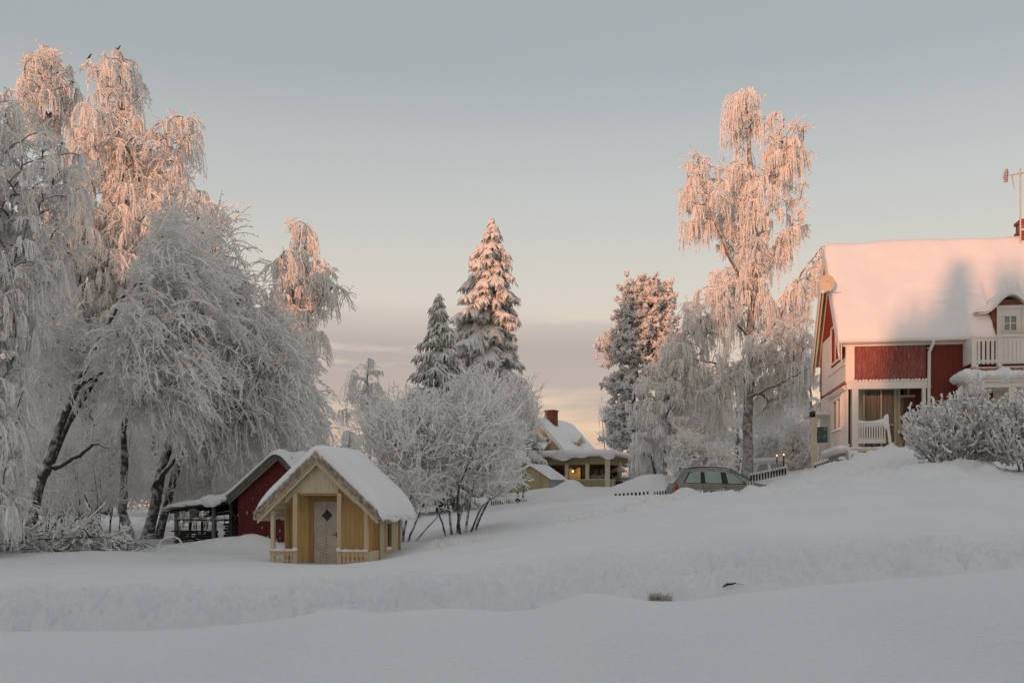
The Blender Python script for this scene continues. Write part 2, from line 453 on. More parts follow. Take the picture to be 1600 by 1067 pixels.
def tps(X, Y):
    Yc = np.clip(Y, 15.0, 150)
    a = np.clip(800 + F * X / np.maximum(Y, 1), -500, 2200) / 300.0
    b = np.log(Yc) * 4.5
    sh = a.shape; a = a.ravel(); b = b.ravel(); out = np.empty(a.size)
    for s in range(0, a.size, 40000):
        aa = a[s:s + 40000, None]; bb = b[s:s + 40000, None]
        out[s:s + 40000] = _phi((aa - _cx) ** 2 + (bb - _cy) ** 2) @ _W[:_n] + _W[_n] + _W[_n + 1] * aa[:, 0] + _W[_n + 2] * bb[:, 0]
    return out.reshape(sh)
C1 = [(-1400, 985), (0, 988), (200, 987), (320, 981), (400, 974), (470, 962), (500, 953), (535, 950), (570, 956), (600, 958), (640, 952), (700, 950), (800, 957), (850, 951), (890, 934), (930, 926), (970, 932), (1000, 939), (1060, 941), (1120, 934), (1200, 925), (1300, 912), (1400, 905), (1500, 899), (1600, 888), (2900, 860)]
def near_far(X, Y):
    xs1 = np.array([(p - 800) * 7 / F for p, _ in C1]); zs1 = np.array([(HOR - y) * 7 / F for _, y in C1])
    k = np.linspace(-0.45, 0.45, 7)
    c1 = sum(np.interp(X + d, xs1, zs1) for d in k[1:-1] * 0.35) / 5
    xs2 = np.array([(p - 800) * 14.6 / F for p, _ in CREST2]); zs2 = np.array([(HOR - y) * 14.6 / F for _, y in CREST2])
    c2 = sum(np.interp(X + d, xs2, zs2) for d in k * 2.5) / 7
    zr = np.interp(X, [-12, -6.6, 0, 3, 6.6, 12], [-2.0, -1.92, -1.72, -1.46, -1.24, -1.1])
    # near bank: plateau tilted to darken it, crest at Y=7, falls to a trench cut deep for shade
    und = 0.20 * fbm(X * 0.42 + 3.1, Y * 0.5, 5, 2)
    plate = np.interp(X, [-12, -5, 0, 5, 12], [-1.10, -1.05, -1.0, -0.93, -0.9]) + und
    w = sm(4.2, 6.9, Y)
    zn = plate * (1 - w) + c1 * w
    back = np.clip((Y - 7.0) / 4.6, 0, 1) ** 0.8 * sm(6.9, 7.8, Y)
    zn = zn * (1 - back) + (zr - 0.25) * back
    # far bank: ploughed lumpy face, small ledge, rounded shoulder
    wob = 0.25 * fbm(X * 0.7, Y * 0 + 2.2, 21, 3)
    t = np.clip((Y + wob - 12.35) / 2.5, 0, 1)
    prof = np.interp(t, [0, 0.03, 0.20, 0.23, 0.30, 0.45, 0.62, 0.74, 1.0], [0, 0.13, 0.15, 0.36, 0.58, 0.80, 0.96, 1.0, 1.0])
    prof = prof * 0.95 + sm(0, 1, t) * 0.05
    zf = zr - .1 + (c2 - zr + .1) * prof
    lump = fbm(X * 2.3, Y * 2.3, 31, 4, 0.65) * 0.25 + np.abs(fbm(X * 6.1, Y * 6.1, 41, 3, 0.6)) * 0.14
    zf = zf + lump * np.exp(-((t - 0.33) / 0.28) ** 2) * (t > 0) * (t < 1)
    return np.where(Y < 12.0, zn, zf)
def HZ(X, Y, detail=True):
    X = np.asarray(X, float); Y = np.asarray(Y, float)
    z = near_far(X, np.minimum(Y, 15.2))
    far = tps(X, Y)
    w = sm(14.7, 15.8, Y)
    z = z * (1 - w) + far * w
    if detail:
        big = 0.16 * fbm(X * 0.28, Y * 0.28, 51, 3)
        z = z + big * sm(15, 20, Y) * (1 - 0.6 * sm(60, 100, Y))
        # rougher, trampled snow on the slope at the right and along the drive
        rough = sm(2, 8, X) * sm(24, 31, Y) * (1 - sm(40, 46, Y))
        z = z + rough * (1 - 0.6 * sm(33, 38, Y) * (1 - sm(9, 12, X))) * (0.38 * np.abs(fbm(X * 1.1, Y * 1.1, 61, 4, 0.6)) + 0.05 * fbm(X * 4, Y * 4, 62, 2))
        def mound(cx, cy, rx, ry, h, s=7, p=1.4):
            q = ((X - cx) / rx) ** 2 + ((Y - cy) / ry) ** 2
            q = q * (1 + 0.5 * fbm(X * 1.3, Y * 1.3, s, 3))
            return h * np.exp(-np.maximum(q, 0) ** p)
        for px, py0, D, rx, h, s in MOUNDS:
            z = z + mound((px - 800) * D / F, D, rx, rx * 0.7, h, s)
        z = z + 0.012 * fbm(X * 1.6, Y * 1.6, 71, 4) * (1 - sm(14, 20, Y))
        z = z + 0.03 * fbm(X * 1.2, Y * 1.2, 72, 4) * sm(14, 20, Y)
    return z + E
# px, -, D, radius, height, seed
MOUNDS = [(1020, 0, 50, 1.35, 0.78, 3), (985, 0, 51, 0.8, 0.22, 4), (892, 0, 50, 0.7, 0.50, 5), (868, 0, 49, 1.4, 0.25, 8),
          (1068, 0, 41.5, 0.50, 0.32, 9), (1080, 0, 41.5, 0.5, 0.12, 12), (1120, 0, 41.3, 0.9, 0.05, 10), (830, 0, 50, 0.9, 0.15, 13),
          (1480, 0, 29.5, 2.0, 0.22, 14), (1395, 0, 36.5, 1.9, 0.22, 15), (300, 0, 29, 1.2, 0.14, 16), (350, 0, 28.6, 1.0, 0.16, 17), (390, 0, 28.5, 0.9, 0.18, 18), (405, 0, 28.5, 0.5, 0.15, 19)]
def gz(X, Y):
    return float(HZ(np.array([X]), np.array([Y]))[0])
def seen_ground(px, py, d0=10.0, d1=20.0):
    """the spot of snow on the sight line through (px, py)"""
    D = np.linspace(d0, d1, 800); X = (px - 800) * D / F; Z = E + (HOR - py) * D / F
    k = int(np.argmax(Z <= HZ(X, D)))
    return Vector((float(X[k]), float(D[k]), float(Z[k])))
def at_ground(px, D):
    x = (px - 800) * D / F
    return Vector((x, D, gz(x, D)))

def build_ground():
    # polar sheet round the camera; fine in front, coarse behind, out to the horizon
    fr = np.linspace(-46, 46, 900)
    bk = np.linspace(46, 314, 70)[1:-1]
    ang = np.radians(np.concatenate([fr, bk, [314.0]]))
    r = [0.0, 1.2]
    while r[-1] < 1500:
        x = r[-1]
        if x < 2.5: s = 0.3
        elif x < 9: s = 0.035
        elif x < 12: s = 0.10
        elif x < 16: s = 0.028
        elif x < 60: s = 0.0075 * x
        else: s = 0.05 * x
        r.append(x + s)
    r = np.array(r)
    R, A = np.meshgrid(r, ang, indexing='ij')
    X = R * np.sin(A); Y = R * np.cos(A)
    Z = HZ(X, np.abs(Y) + 0 * X)
    behind = Y < 2.0
    w = sm(2.5, 6.0, Y)
    Zb = np.clip(HZ(X * 0 + np.clip(X, -6, 6), X * 0 + 4.0), E - 1.0, E - 0.5)
    Z = Z * w + Zb * (1 - w)
    far = sm(150, 500, R)
    Z = Z * (1 - far) + (E - 1.0) * far
    g = G()
    g.grid(np.stack([X, Y, Z], -1), flip=False)
    o = g.build('ground', M['snow'], smooth=True)
    tag(o, kind='structure')
    return o
build_ground()
# ------------------------------------------------------------------ trees
def unit(a): return a / (np.linalg.norm(a, axis=-1, keepdims=True) + 1e-9)
def strands(rng, p0, d0, L, K=5, grav=0.5, wob=0.12, bias=None):
    N = len(p0); p = np.empty((N, K, 3)); p[:, 0] = p0
    d = unit(d0); step = (L / (K - 1))[:, None]
    for k in range(1, K):
        d = unit(d + (np.array([0, 0, -grav]) if np.isscalar(grav) else np.array([0, 0, -1.0]) * grav[:, None]) + wob * rng.normal(size=(N, 3)) + (0 if bias is None else bias))
        p[:, k] = p[:, k - 1] + d * step
    return p
def spurs(rng, p, per, frac, K=3, spread=0.9, grav=0.0):
    """side twigs along strands p (N,K,3)"""
    N, KK = p.shape[:2]
    i = np.repeat(np.arange(N), per); t = rng.uniform(0.15, 0.98, len(i)) * (KK - 1)
    k = np.minimum(t.astype(int), KK - 2); f = (t - k)[:, None]
    o = p[i, k] * (1 - f) + p[i, k + 1] * f
    d = unit(p[i, k + 1] - p[i, k]) + spread * rng.normal(size=(len(i), 3))
    Ls = np.linalg.norm(p[:, -1] - p[:, 0], axis=1)[i] * frac * rng.uniform(0.4, 1.3, len(i)) * (1.15 - 0.6 * t / (KK - 1))
    return strands(rng, o, d, Ls, K, grav, 0.1)
def in_poly(x, y, poly):
    c = np.zeros(len(x), bool); n = len(poly)
    for i in range(n):
        x1, y1 = poly[i]; x2, y2 = poly[(i + 1) % n]
        if y1 == y2: continue
        c ^= ((y1 > y) != (y2 > y)) & (x < (x2 - x1) * (y - y1) / (y2 - y1) + x1)
    return c
def edge_d(x, y, poly):
    d = np.full(len(x), 1e9); n = len(poly)
    for i in range(n):
        a = np.array(poly[i], float); b = np.array(poly[(i + 1) % n], float); ab = b - a
        t = np.clip(((x - a[0]) * ab[0] + (y - a[1]) * ab[1]) / (ab @ ab + 1e-9), 0, 1)
        d = np.minimum(d, np.hypot(x - a[0] - t * ab[0], y - a[1] - t * ab[1]))
    return d
def fill(rng, poly, D0, thick, spacing, inset=0.0, tries=9000, holes=0.0):
    """points spread through the crown's volume, whose outline is a traced polygon at distance D0"""
    xs = [p[0] for p in poly]; ys = [p[1] for p in poly]
    x = rng.uniform(min(xs), max(xs), tries); y = rng.uniform(min(ys), max(ys), tries)
    m = in_poly(x, y, poly); x = x[m]; y = y[m]
    e = edge_d(x, y, poly) * D0 / F
    m = e > inset; x = x[m]; y = y[m]; e = e[m]
    half = thick / 2 * np.sqrt(np.clip(e / (0.45 * thick + 1e-6), 0.05, 1))
    dy = rng.uniform(-1, 1, len(x)) * half
    Q = np.stack([(x - 800) * D0 / F, D0 + dy, E + (HOR - y) * D0 / F], -1)
    if holes > 0:
        h = fbm(Q[:, 0] * 0.55 + Q[:, 1] * 0.2, Q[:, 2] * 0.55 + Q[:, 1] * 0.3, int(rng.integers(1000)), 2)
        Q = Q[h > -0.35 + holes * 0.35]
    out = []
    cell = {}
    for q in Q:
        k = tuple((q / spacing).astype(int)); ok = True
        for a in (-1, 0, 1):
            for b in (-1, 0, 1):
                for c in (-1, 0, 1):
                    for o in cell.get((k[0] + a, k[1] + b, k[2] + c), ()):
                        if np.sum((o - q) ** 2) < spacing ** 2: ok = False; break
                    if not ok: break
                if not ok: break
            if not ok: break
        if ok:
            out.append(q); cell.setdefault(k, []).append(q)
    return np.array(out).reshape(-1, 3)

TREES = {}
class Skel:
    """branching skeleton: trunks first, then each crown point is joined to the nearest wood below or inside it"""
    def __init__(self, rng): self.rng = rng; self.pos = []; self.par = []; self.chains = []
    def trunk(self, pts, r0, r1, parent=-1, n=14):
        pts = np.array([tuple(p) for p in pts], float)
        t = np.linspace(0, len(pts) - 1, n); k = np.minimum(t.astype(int), len(pts) - 2); f = (t - k)[:, None]
        # Catmull-like smoothing
        q = pts[k] * (1 - f) + pts[k + 1] * f
        for _ in range(2): q[1:-1] = 0.25 * q[:-2] + 0.5 * q[1:-1] + 0.25 * q[2:]
        q[1:-1] += self.rng.normal(size=(n - 2, 3)) * r0 * 0.22
        base = len(self.pos); ids = []
        for i in range(n):
            self.pos.append(q[i]); self.par.append(parent if i == 0 else base + i - 1); ids.append(base + i)
        self.chains.append((ids, (r0, r1)))
    def attach(self, C, arch=0.25, zpen=1.3, minup=0.0, m=5, skip=3):
        if len(C) == 0: return
        T = np.array(self.pos)
        d0 = np.min(np.linalg.norm(C[:, None] - T[None], axis=2), axis=1)
        for c in C[np.argsort(d0)]:
            T = np.array(self.pos)
            v = c - T; d = np.linalg.norm(v, axis=1); h = np.hypot(v[:, 0], v[:, 1])
            cost = d + zpen * np.maximum(0, minup * h - v[:, 2]) + self.rng.uniform(0, 0.1, len(d)) * d
            cost[:skip] += 3
            j = int(np.argmin(cost)); a = T[j]; L = d[j]
            t = np.linspace(0, 1, m + 1)[1:, None]
            mid = (a + c) / 2 + np.array([0, 0, arch * L]) + self.rng.normal(size=3) * L * 0.08
            path = (1 - t) ** 2 * a + 2 * t * (1 - t) * mid + t ** 2 * c
            base = len(self.pos); ids = [j]
            for i in range(m):
                self.pos.append(path[i]); self.par.append(j if i == 0 else base + i - 1); ids.append(base + i)
            self.chains.append((ids, None))
    def mesh(self, g, tip=0.02, power=0.42, rmax=0.2, mat=0):
        n = len(self.pos); cnt = np.zeros(n)
        ends = set(range(n)) - set(self.par)
        for e in ends: cnt[e] = 1
        for i in range(n - 1, -1, -1):
            if self.par[i] >= 0 and self.par[i] < i: cnt[self.par[i]] += cnt[i]
        P_ = np.array(self.pos)
        for ids, rr in self.chains:
            pts = P_[ids]
            if rr is None:
                r = np.minimum(tip * cnt[ids] ** power, rmax); r[0] = r[1] if len(r) > 1 else r[0]
                r[-1] = min(r[-1], tip)
                sides = 4
            else:
                t = np.linspace(0, 1, len(ids)); r = rr[0] * (1 - t) ** 0.8 + rr[1] * (1 - (1 - t) ** 0.8)
                r[0] *= 1.25; sides = 8
            v, f = tubes(pts[None], r[None], sides)
            g.raw(v, f, mat)

def twig_mesh(g, p, r0, r1, rng, lump=0.3, mat=0, sides=3):
    N, K = p.shape[:2]
    t = np.linspace(0, 1, K)[None]
    r = (r0 * (1 - t) + r1 * t) * rng.uniform(0.7, 1.3, (N, 1)) * (1 + lump * rng.normal(size=(N, K))).clip(0.5, 1.8)
    v, f = tubes(p, r, sides, rng=rng)
    g.raw(v, f, mat)

def tree(name, label, D, base_px, trunks, crowns, group=None, mode='weep', seed=1, spacing=1.0, thick=4.0, rtrunk=0.2, n=60,
         L=(0.8, 1.8), tw=(0.022, 0.012), sp=0, sf=0.25, barkm='birch_bark', rime='rime', arch=0.25, holes=0.0, tip=0.02, cat='tree',
         R=None, bias=None, base_z=None, rmax=0.12, knob=0.0, airy=0.25, minup=0.2, K=5, inset=0.0, grav=None):
    rng = np.random.default_rng(seed)
    base = at_ground(base_px, D) if base_z is None else Vector(((base_px - 800) * D / F, D, base_z))
    root = thing(name, label, cat, base, 0, group)
    sk = Skel(rng)
    for k, tr in enumerate(trunks):
        pts = [P(x, y, D + dd) for x, y, dd in [(q[0], q[1], (q[2] if len(q) > 2 else 0)) for q in tr]]
        g0 = gz(pts[0].x, pts[0].y)
        if pts[0].z < g0 + 1.3: pts[0].z = g0 - 0.15
        sc = (tr[0][3] if len(tr[0]) > 3 else 1.0)
        sk.trunk(pts, rtrunk * sc, rtrunk * 0.22 * sc, n=14)
    inset = inset or {'weep': 0.08, 'spray': 0.36 * L[1], 'bush': 0.22 * L[1], 'fuzz': 0.3 * L[1]}[mode]
    C = [fill(rng, c, D, thick, spacing, inset, holes=holes, tries=16000) for c in crowns]
    C = np.concatenate(C)
    sk.attach(C, arch=arch, minup=minup)
    gt = G(); sk.mesh(gt, tip=tip, rmax=rmax)
    gt.build('trunk', M[barkm], root, smooth=True, offset=base)
    gc = G()
    if mode != 'weep': R = R or spacing * 0.75
    N = len(C) * n
    ci = np.repeat(np.arange(len(C)), n)
    if mode == 'weep':
        # each clump is a tight dome of twigs from which bundles of long rimed twigs hang straight down
        R = R or 0.42
        nsub = max(4, n // 10)
        u = unit(rng.normal(size=(len(C) * nsub, 3))); u[:, 2] = np.abs(u[:, 2]) * 0.6 + 0.25
        size = rng.uniform(0.35, 1.35, len(C))
        sub = strands(rng, np.repeat(C, nsub, 0), u, R * rng.uniform(0.6, 1.5, len(u)) * size.repeat(nsub), 5, 0.34, 0.14)
        twig_mesh(gc, sub, tw[0] * 1.5, tw[0] * 1.2, rng)
        per = max(1, n // nsub)
        i = np.repeat(np.arange(len(sub)), per); t = rng.uniform(0.4, 4, len(i)) ; k = np.minimum(t.astype(int), 3); f = (t - k)[:, None]
        o = sub[i, k] * (1 - f) + sub[i, k + 1] * f
        d = unit(sub[i, k + 1] - sub[i, k]) * 0.7 + 0.30 * rng.normal(size=(len(i), 3))
        Ls = rng.uniform(L[0], L[1], len(i)) * (rng.uniform(0.45, 1.2, len(C)) * size).repeat(nsub * per)
        loose = (rng.uniform(0, 1, len(C)) < airy).repeat(nsub * per)     # some clumps stand out loosely instead of hanging
        d = np.where(loose[:, None], unit(d + 0.8 * rng.normal(size=d.shape)), d); Ls = np.where(loose, Ls * 0.6, Ls)
        main = strands(rng, o, d, Ls, K, np.where(loose, 0.22, 1.2 if grav is None else grav), 0.13, bias)
        twig_mesh(gc, main, tw[0], tw[1], rng, lump=0.4)
    elif mode == 'spray':
        cen = C.mean(0) - np.array([0, 0, 1.2])
        out = unit(C - cen) * 1.0 + 0.70 * rng.normal(size=C.shape) + np.array([0, 0, 0.10])
        u = out[ci] + 0.50 * rng.normal(size=(N, 3)) + (0 if bias is None else np.array(bias) * 3)
        o = C[ci] + rng.normal(size=(N, 3)) * R * 0.45
        main = strands(rng, o, u, rng.uniform(L[0], L[1], N), K, 0.22 if grav is None else grav, 0.10, bias)
        twig_mesh(gc, main, tw[0], tw[1], rng)
    elif mode == 'bush':
        cen = np.array([base.x, base.y, base.z])
        u = unit(C - cen)[ci] * 1.1 + 0.65 * rng.normal(size=(N, 3)) + np.array([0, 0, 0.15])
        o = C[ci] + rng.normal(size=(N, 3)) * R * 0.5
        main = strands(rng, o, u, rng.uniform(L[0], L[1], N), K, 0.05 if grav is None else grav, 0.16, bias)
        twig_mesh(gc, main, tw[0], tw[1], rng)
    elif mode == 'fuzz':
        u = rng.normal(size=(N, 3)) + np.array([0, 0, 0.3])
        o = C[ci] + rng.normal(size=(N, 3)) * R * 0.5
        main = strands(rng, o, u, rng.uniform(L[0], L[1], N), 4, 0.2 if grav is None else grav, 0.15)
        twig_mesh(gc, main, tw[0], tw[1], rng)
    if sp:
        s = spurs(rng, main, sp, sf, grav=0.05 if mode != 'weep' else 0.5)
        twig_mesh(gc, s, tw[0] * 0.75, tw[1] * 0.7, rng)
    if knob:
        sel = rng.uniform(0, 1, len(main)) < 0.55
        q = np.stack([main[sel, -2] * .5 + main[sel, -1] * .5, main[sel, -1], main[sel, -1] + (main[sel, -1] - main[sel, -2]) * .4], 1) + np.array([0, 0, knob * .4])
        v, f = tubes(q, np.array([[.5, 1.0, .45]]) * knob * rng.uniform(.6, 1.3, (len(q), 1)), 5, rng=rng); gc.raw(v, f)
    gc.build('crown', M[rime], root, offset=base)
    TREES[label] = np.concatenate(gc.v)
    return root

def spruce(name, label, D, px, top_y, prof, seed=1, whorl=0.55, cat='spruce', group=None, snow=1.0, droop=0.5, per=9):
    """prof: list of (photo row, half width in photo px left, right)"""
    rng = np.random.default_rng(seed)
    base = at_ground(px, D)
    root = thing(name, label, cat, base, 0, group)
    zt = E + (HOR - top_y) * D / F
    H = zt - base.z
    g = G(); g.tube([base + Vector((0, 0, -0.2)), base + Vector((0, 0, H * 0.5)), base + Vector((0, 0, H))], [0.28 * H / 16, 0.15 * H / 16, 0.02], 8)
    g.build('trunk', M['bark'], root, smooth=True, offset=base)
    gs = G(); gn = G()
    rows = [p[0] for p in prof]
    z = zt; 
    while z > base.z + 0.7:
        y = HOR - (z - E) * F / D
        wl_ = np.interp(y, rows, [p[1] for p in prof]) * D / F
        wr_ = np.interp(y, rows, [p[2] for p in prof]) * D / F
        wm = (wl_ + wr_) / 2
        nb = int(per if wm > 0.8 else 5)
        a0 = rng.uniform(0, 6.28)
        for b in range(nb):
            a = a0 + b * 2 * math.pi / nb + rng.uniform(-0.25, 0.25)
            wdt = (wl_ if math.cos(a) < 0 else wr_); wdt = wm + (wdt - wm) * abs(math.cos(a))
            Lb = wdt * rng.choice([rng.uniform(0.55, 0.9), rng.uniform(0.85, 1.3)])
            if Lb < 0.12: Lb = 0.12
            dirh = np.array([math.cos(a), math.sin(a), 0])
            K = 7; t = np.linspace(0, 1, K)[:, None]
            dz = -(droop * Lb * t ** 1.3) + 0.10 * Lb * t ** 4
            zz = z + rng.uniform(-0.2, 0.2)
            path = np.array([base.x, base.y, zz]) + dirh * Lb * t + np.concatenate([0 * t, 0 * t, dz], 1)
            path += rng.normal(size=path.shape) * 0.03
            path[:, :2] -= np.array([0, 0])
            # snow-laden pad built of side fingers
            side = np.array([-dirh[1], dirh[0], 0])
            m = max(3, int(Lb / 0.12))
            ts = np.linspace(0.15, 1.0, m) + rng.uniform(-0.03, 0.03, m)
            k = np.minimum((ts * (K - 1)).astype(int), K - 2); f = (ts * (K - 1) - k)[:, None]
            o = path[k] * (1 - f) + path[k + 1] * f
            for sgn in (-1, 1):
                fl = (0.20 + 0.33 * Lb * np.sin(np.clip(ts, 0, 1) * 2.6)) * rng.uniform(0.5, 1.2, m)
                d = dirh * 0.8 + sgn * side * 0.85 + rng.normal(size=(m, 3)) * 0.2 + np.array([0, 0, -0.25])
                fp = strands(rng, o, d, np.maximum(fl, 0.14), 4, 0.30, 0.1)
                tt = np.array([1.0, 1.15, 0.95, 0.35])[None]
                rs = (0.044 + 0.034 * rng.uniform(0, 1, (m, 1))) * tt * (1 + 0.25 * rng.normal(size=(m, 4))).clip(0.5, 1.6) * snow
                v, fc = tubes(fp, rs, 5, rng=rng); gs.raw(v, fc)
                # dark needled twigs hanging below
                fp2 = fp + np.array([0, 0, -0.05])
                hp = strands(rng, fp2[:, 1], d * 0.4 + np.array([0, 0, -0.9]), rng.uniform(0.2, 0.5, m), 3, 0.5, 0.15)
                v, fc = tubes(hp, np.full((m, 3), 1.0) * np.array([[0.045, 0.035, 0.01]]), 3, rng=rng); gn.raw(v, fc)
                hp = strands(rng, fp2[:, 2], d + np.array([0, 0, -0.4]), rng.uniform(0.15, 0.35, m), 3, 0.3, 0.15)
                v, fc = tubes(hp, np.full((m, 3), 1.0) * np.array([[0.05, 0.035, 0.01]]), 3, rng=rng); gn.raw(v, fc)
            rs = (0.10 * (1 - 0.5 * t[:, 0]) + 0.03) * min(1, 0.4 + Lb * 0.3) * snow
            v, fc = tubes(path[None], (rs * rng.uniform(0.8, 1.2, K))[None], 5); gs.raw(v, fc)
            pn = path.copy(); pn[:, 2] -= 0.07
            v, fc = tubes(pn[None], np.full((1, K), 0.06), 4); gn.raw(v, fc)
        z -= whorl * rng.uniform(0.75, 1.2) * (0.55 + 0.45 * min(1, wm / 2.0))
    gn.build('needles', M['needle'], root, offset=base)
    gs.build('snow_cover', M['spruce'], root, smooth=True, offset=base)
    return root

def pine(name, label, D, base_px, trunk, crown, seed=5, cat='pine tree', spacing=0.60, n=126):
    rng = np.random.default_rng(seed)
    base = at_ground(base_px, D)
    root = thing(name, label, cat, base)
    sk = Skel(rng)
    pts = [P(x, y, D) for x, y in trunk]; pts[0].z = base.z - 0.2
    sk.trunk(pts, 0.2, 0.05)
    C = np.concatenate([fill(rng, c, D, 4.0, spacing, 0.12) for c in crown])
    sk.attach(C, arch=0.05, minup=0.1)
    g = G(); sk.mesh(g, tip=0.03); g.build('trunk', M['bark'], root, smooth=True, offset=base)
    gc = G(); gn = G()
    ci = np.repeat(np.arange(len(C)), n); N = len(ci)
    # each clump carries several tufts
    nt = 9
    tc_ = C[np.repeat(np.arange(len(C)), nt)] + rng.normal(size=(len(C) * nt, 3)) * np.array([0.40, 0.40, 0.26])
    per = n // nt
    o = np.repeat(tc_, per, 0)
    u = unit(rng.normal(size=(len(o), 3)) + np.array([0, 0, 0.35]))
    p = strands(rng, o, u, rng.uniform(0.15, 0.30, len(o)), 3, 0.1, 0.1)
    up = u[:, 2] > -0.72
    for sel, gg, r in ((up, gc, 0.06), (~up, gn, 0.035)):
        q = p[sel]; rr = np.array([[0.9, 1.2, 0.5]]) * r * 0.95 * rng.uniform(0.7, 1.3, (len(q), 1))
        v, f = tubes(q, rr, 4, rng=rng); gg.raw(v, f)
    gn.build('needles', M['needle'], root, offset=base)
    gc.build('snow_cover', M['spruce'], root, smooth=True, offset=base)
    return root

def plant_trees():
    B = 'frosted birches and willows round the left garden'
    # --- left side, near to far
    tree('frosted_tree', 'grey rimed weeping tree cut by the left edge of the view, nearest to the road', 25, -70,
         [[(-70, 850), (-60, 700), (-40, 500), (-20, 300), (-30, 160)], [(-90, 850), (-130, 600), (-170, 350)]],
         [[(-230, 140), (-100, 100), (-10, 140), (15, 170), (28, 225), (95, 205), (125, 235), (128, 285), (105, 330), (110, 420), (60, 460), (50, 560), (35, 640), (20, 700), (-60, 740), (-200, 730)],
          [(-60, 640), (20, 650), (35, 720), (40, 800), (-20, 840), (-80, 830)]],
         mode='weep', seed=11, spacing=0.50, thick=3.6, airy=0.4, rtrunk=0.19, n=50, L=(0.3, 0.8), tw=(0.013, 0.008), sp=5, sf=0.26, R=0.34, rime='rime_grey', arch=0.3, group=None)
    tree('birch_tree', 'tall leaning birch at the left whose twin tops glow pink in the sun', 38, 135,
         [[(135, 840), (138, 700), (140, 560), (150, 430), (175, 300), (188, 190), (195, 100)], [(140, 560, 0.5, 0.6), (125, 430), (110, 300), (85, 180), (80, 95)]],
         [[(28, 150), (45, 95), (72, 75), (104, 80), (118, 110), (112, 165), (122, 190), (100, 215), (60, 205), (32, 185)],
          [(128, 95), (150, 95), (168, 90), (188, 76), (210, 92), (218, 140), (214, 165), (200, 185), (225, 190), (245, 205), (262, 190), (285, 178), (308, 185), (312, 205), (292, 230), (300, 270), (280, 280), (250, 265), (205, 280), (120, 290), (105, 225), (128, 200), (150, 160), (148, 125)],
          [(70, 290), (200, 270), (310, 290), (350, 320), (350, 400), (320, 450), (120, 640), (60, 650), (40, 420)]],
         mode='weep', seed=12, spacing=0.50, thick=4.2, rtrunk=0.26, n=42, L=(0.25, 1.1), tw=(0.015, 0.010), sp=5, sf=0.22, arch=0.35, airy=0.35, holes=0.65, R=0.36)
    tree('willow_tree', 'big grey rimed willow on a leaning dark trunk behind the snowy brush heap', 30, 42,
         [[(42, 800), (60, 740), (85, 690), (112, 620), (135, 560), (165, 500, .8), (215, 440, 1)], [(70, 740, 0.4, 0.7), (110, 650, 0.5), (150, 590, 0.8), (200, 520, 1.0), (260, 420, 1)],
          [(85, 730, 0.0, 0.5), (120, 715, -0.4), (150, 690, -0.8), (170, 700, -1)]],
         [[(135, 380), (170, 345), (230, 325), (290, 335), (325, 370), (345, 430), (352, 520), (345, 600), (310, 665), (235, 690), (180, 660), (150, 600), (120, 480)],
          [(60, 480), (120, 440), (150, 560), (130, 640), (90, 640), (50, 590)]],
         mode='spray', seed=13, spacing=0.60, thick=5.0, rtrunk=0.17, n=24, L=(0.5, 1.6), tw=(0.025, 0.014), sp=9, sf=0.24, holes=0.6, K=6, barkm='bark', rime='rime', arch=0.15, bias=(0.07, -0.06, -0.05), grav=0.20, rmax=0.10)
    tree('rimed_tree', 'dark multi-stemmed tree with a rimed grey crown, left of the woodshed', 34, 232,
         [[(205, 835), (190, 770, 0, 0.9), (195, 690), (200, 600), (240, 500)], [(228, 835, 0, 1.2), (245, 765), (262, 700), (270, 620), (290, 480), (310, 340)],
          [(245, 830, 0.3, 0.9), (275, 730, 0.3), (300, 660, 0.5), (350, 600, 0.8), (420, 560, 1)], [(240, 760, -0.4, 0.6), (290, 700, -0.6), (340, 650, -1), (400, 640, -1)]],
         [[(280, 300), (320, 290), (345, 320), (380, 335), (400, 365), (428, 385), (438, 430), (430, 480), (470, 530), (490, 580), (503, 640), (490, 690), (430, 690), (370, 720), (300, 720), (250, 650), (240, 480), (250, 380)]],
         mode='spray', seed=14, spacing=0.62, thick=5.0, rtrunk=0.16, n=24, L=(0.4, 1.5), tw=(0.023, 0.013), sp=9, sf=0.24, holes=0.65, K=6, barkm='bark', rime='rime_grey', arch=0.3, bias=(0.04, 0, -0.06), grav=0.26, rmax=0.11)
    tree('birch_tree', 'slim birch with a sparse sunlit top between the big grey trees and the sky', 42, 455,
         [[(452, 800), (455, 640), (462, 520), (455, 450), (462, 350)], [(470, 560, 0.3, 0.6), (490, 470, 0.3), (515, 430, 0.3)]],
         [[(432, 375), (445, 350), (468, 338), (486, 352), (488, 385), (505, 410), (530, 428), (536, 450), (525, 470), (500, 465), (505, 520), (480, 540), (430, 540), (425, 440)],
          [(430, 540), (490, 540), (505, 575), (495, 620), (505, 650), (480, 680), (430, 680)]],
         mode='weep', seed=15, spacing=0.54, thick=3.2, airy=0.35, rtrunk=0.14, n=42, L=(0.5, 1.4), tw=(0.021, 0.012), sp=4, sf=0.18, arch=0.35, holes=0.12, R=0.40)
    tree('small_birch', 'thin pinkish birch standing against the cloud left of the small spruce', 47, 578,
         [[(578, 800), (578, 680), (574, 600), (575, 560)]],
         [[(562, 575), (575, 556), (590, 562), (602, 590), (600, 640), (596, 700), (550, 705), (530, 690), (530, 640), (548, 620)]],
         mode='weep', seed=16, spacing=0.62, thick=2.6, rtrunk=0.08, n=36, L=(0.35, 0.9), tw=(0.016, 0.009), sp=2, sf=0.2, arch=0.2, holes=0.5)
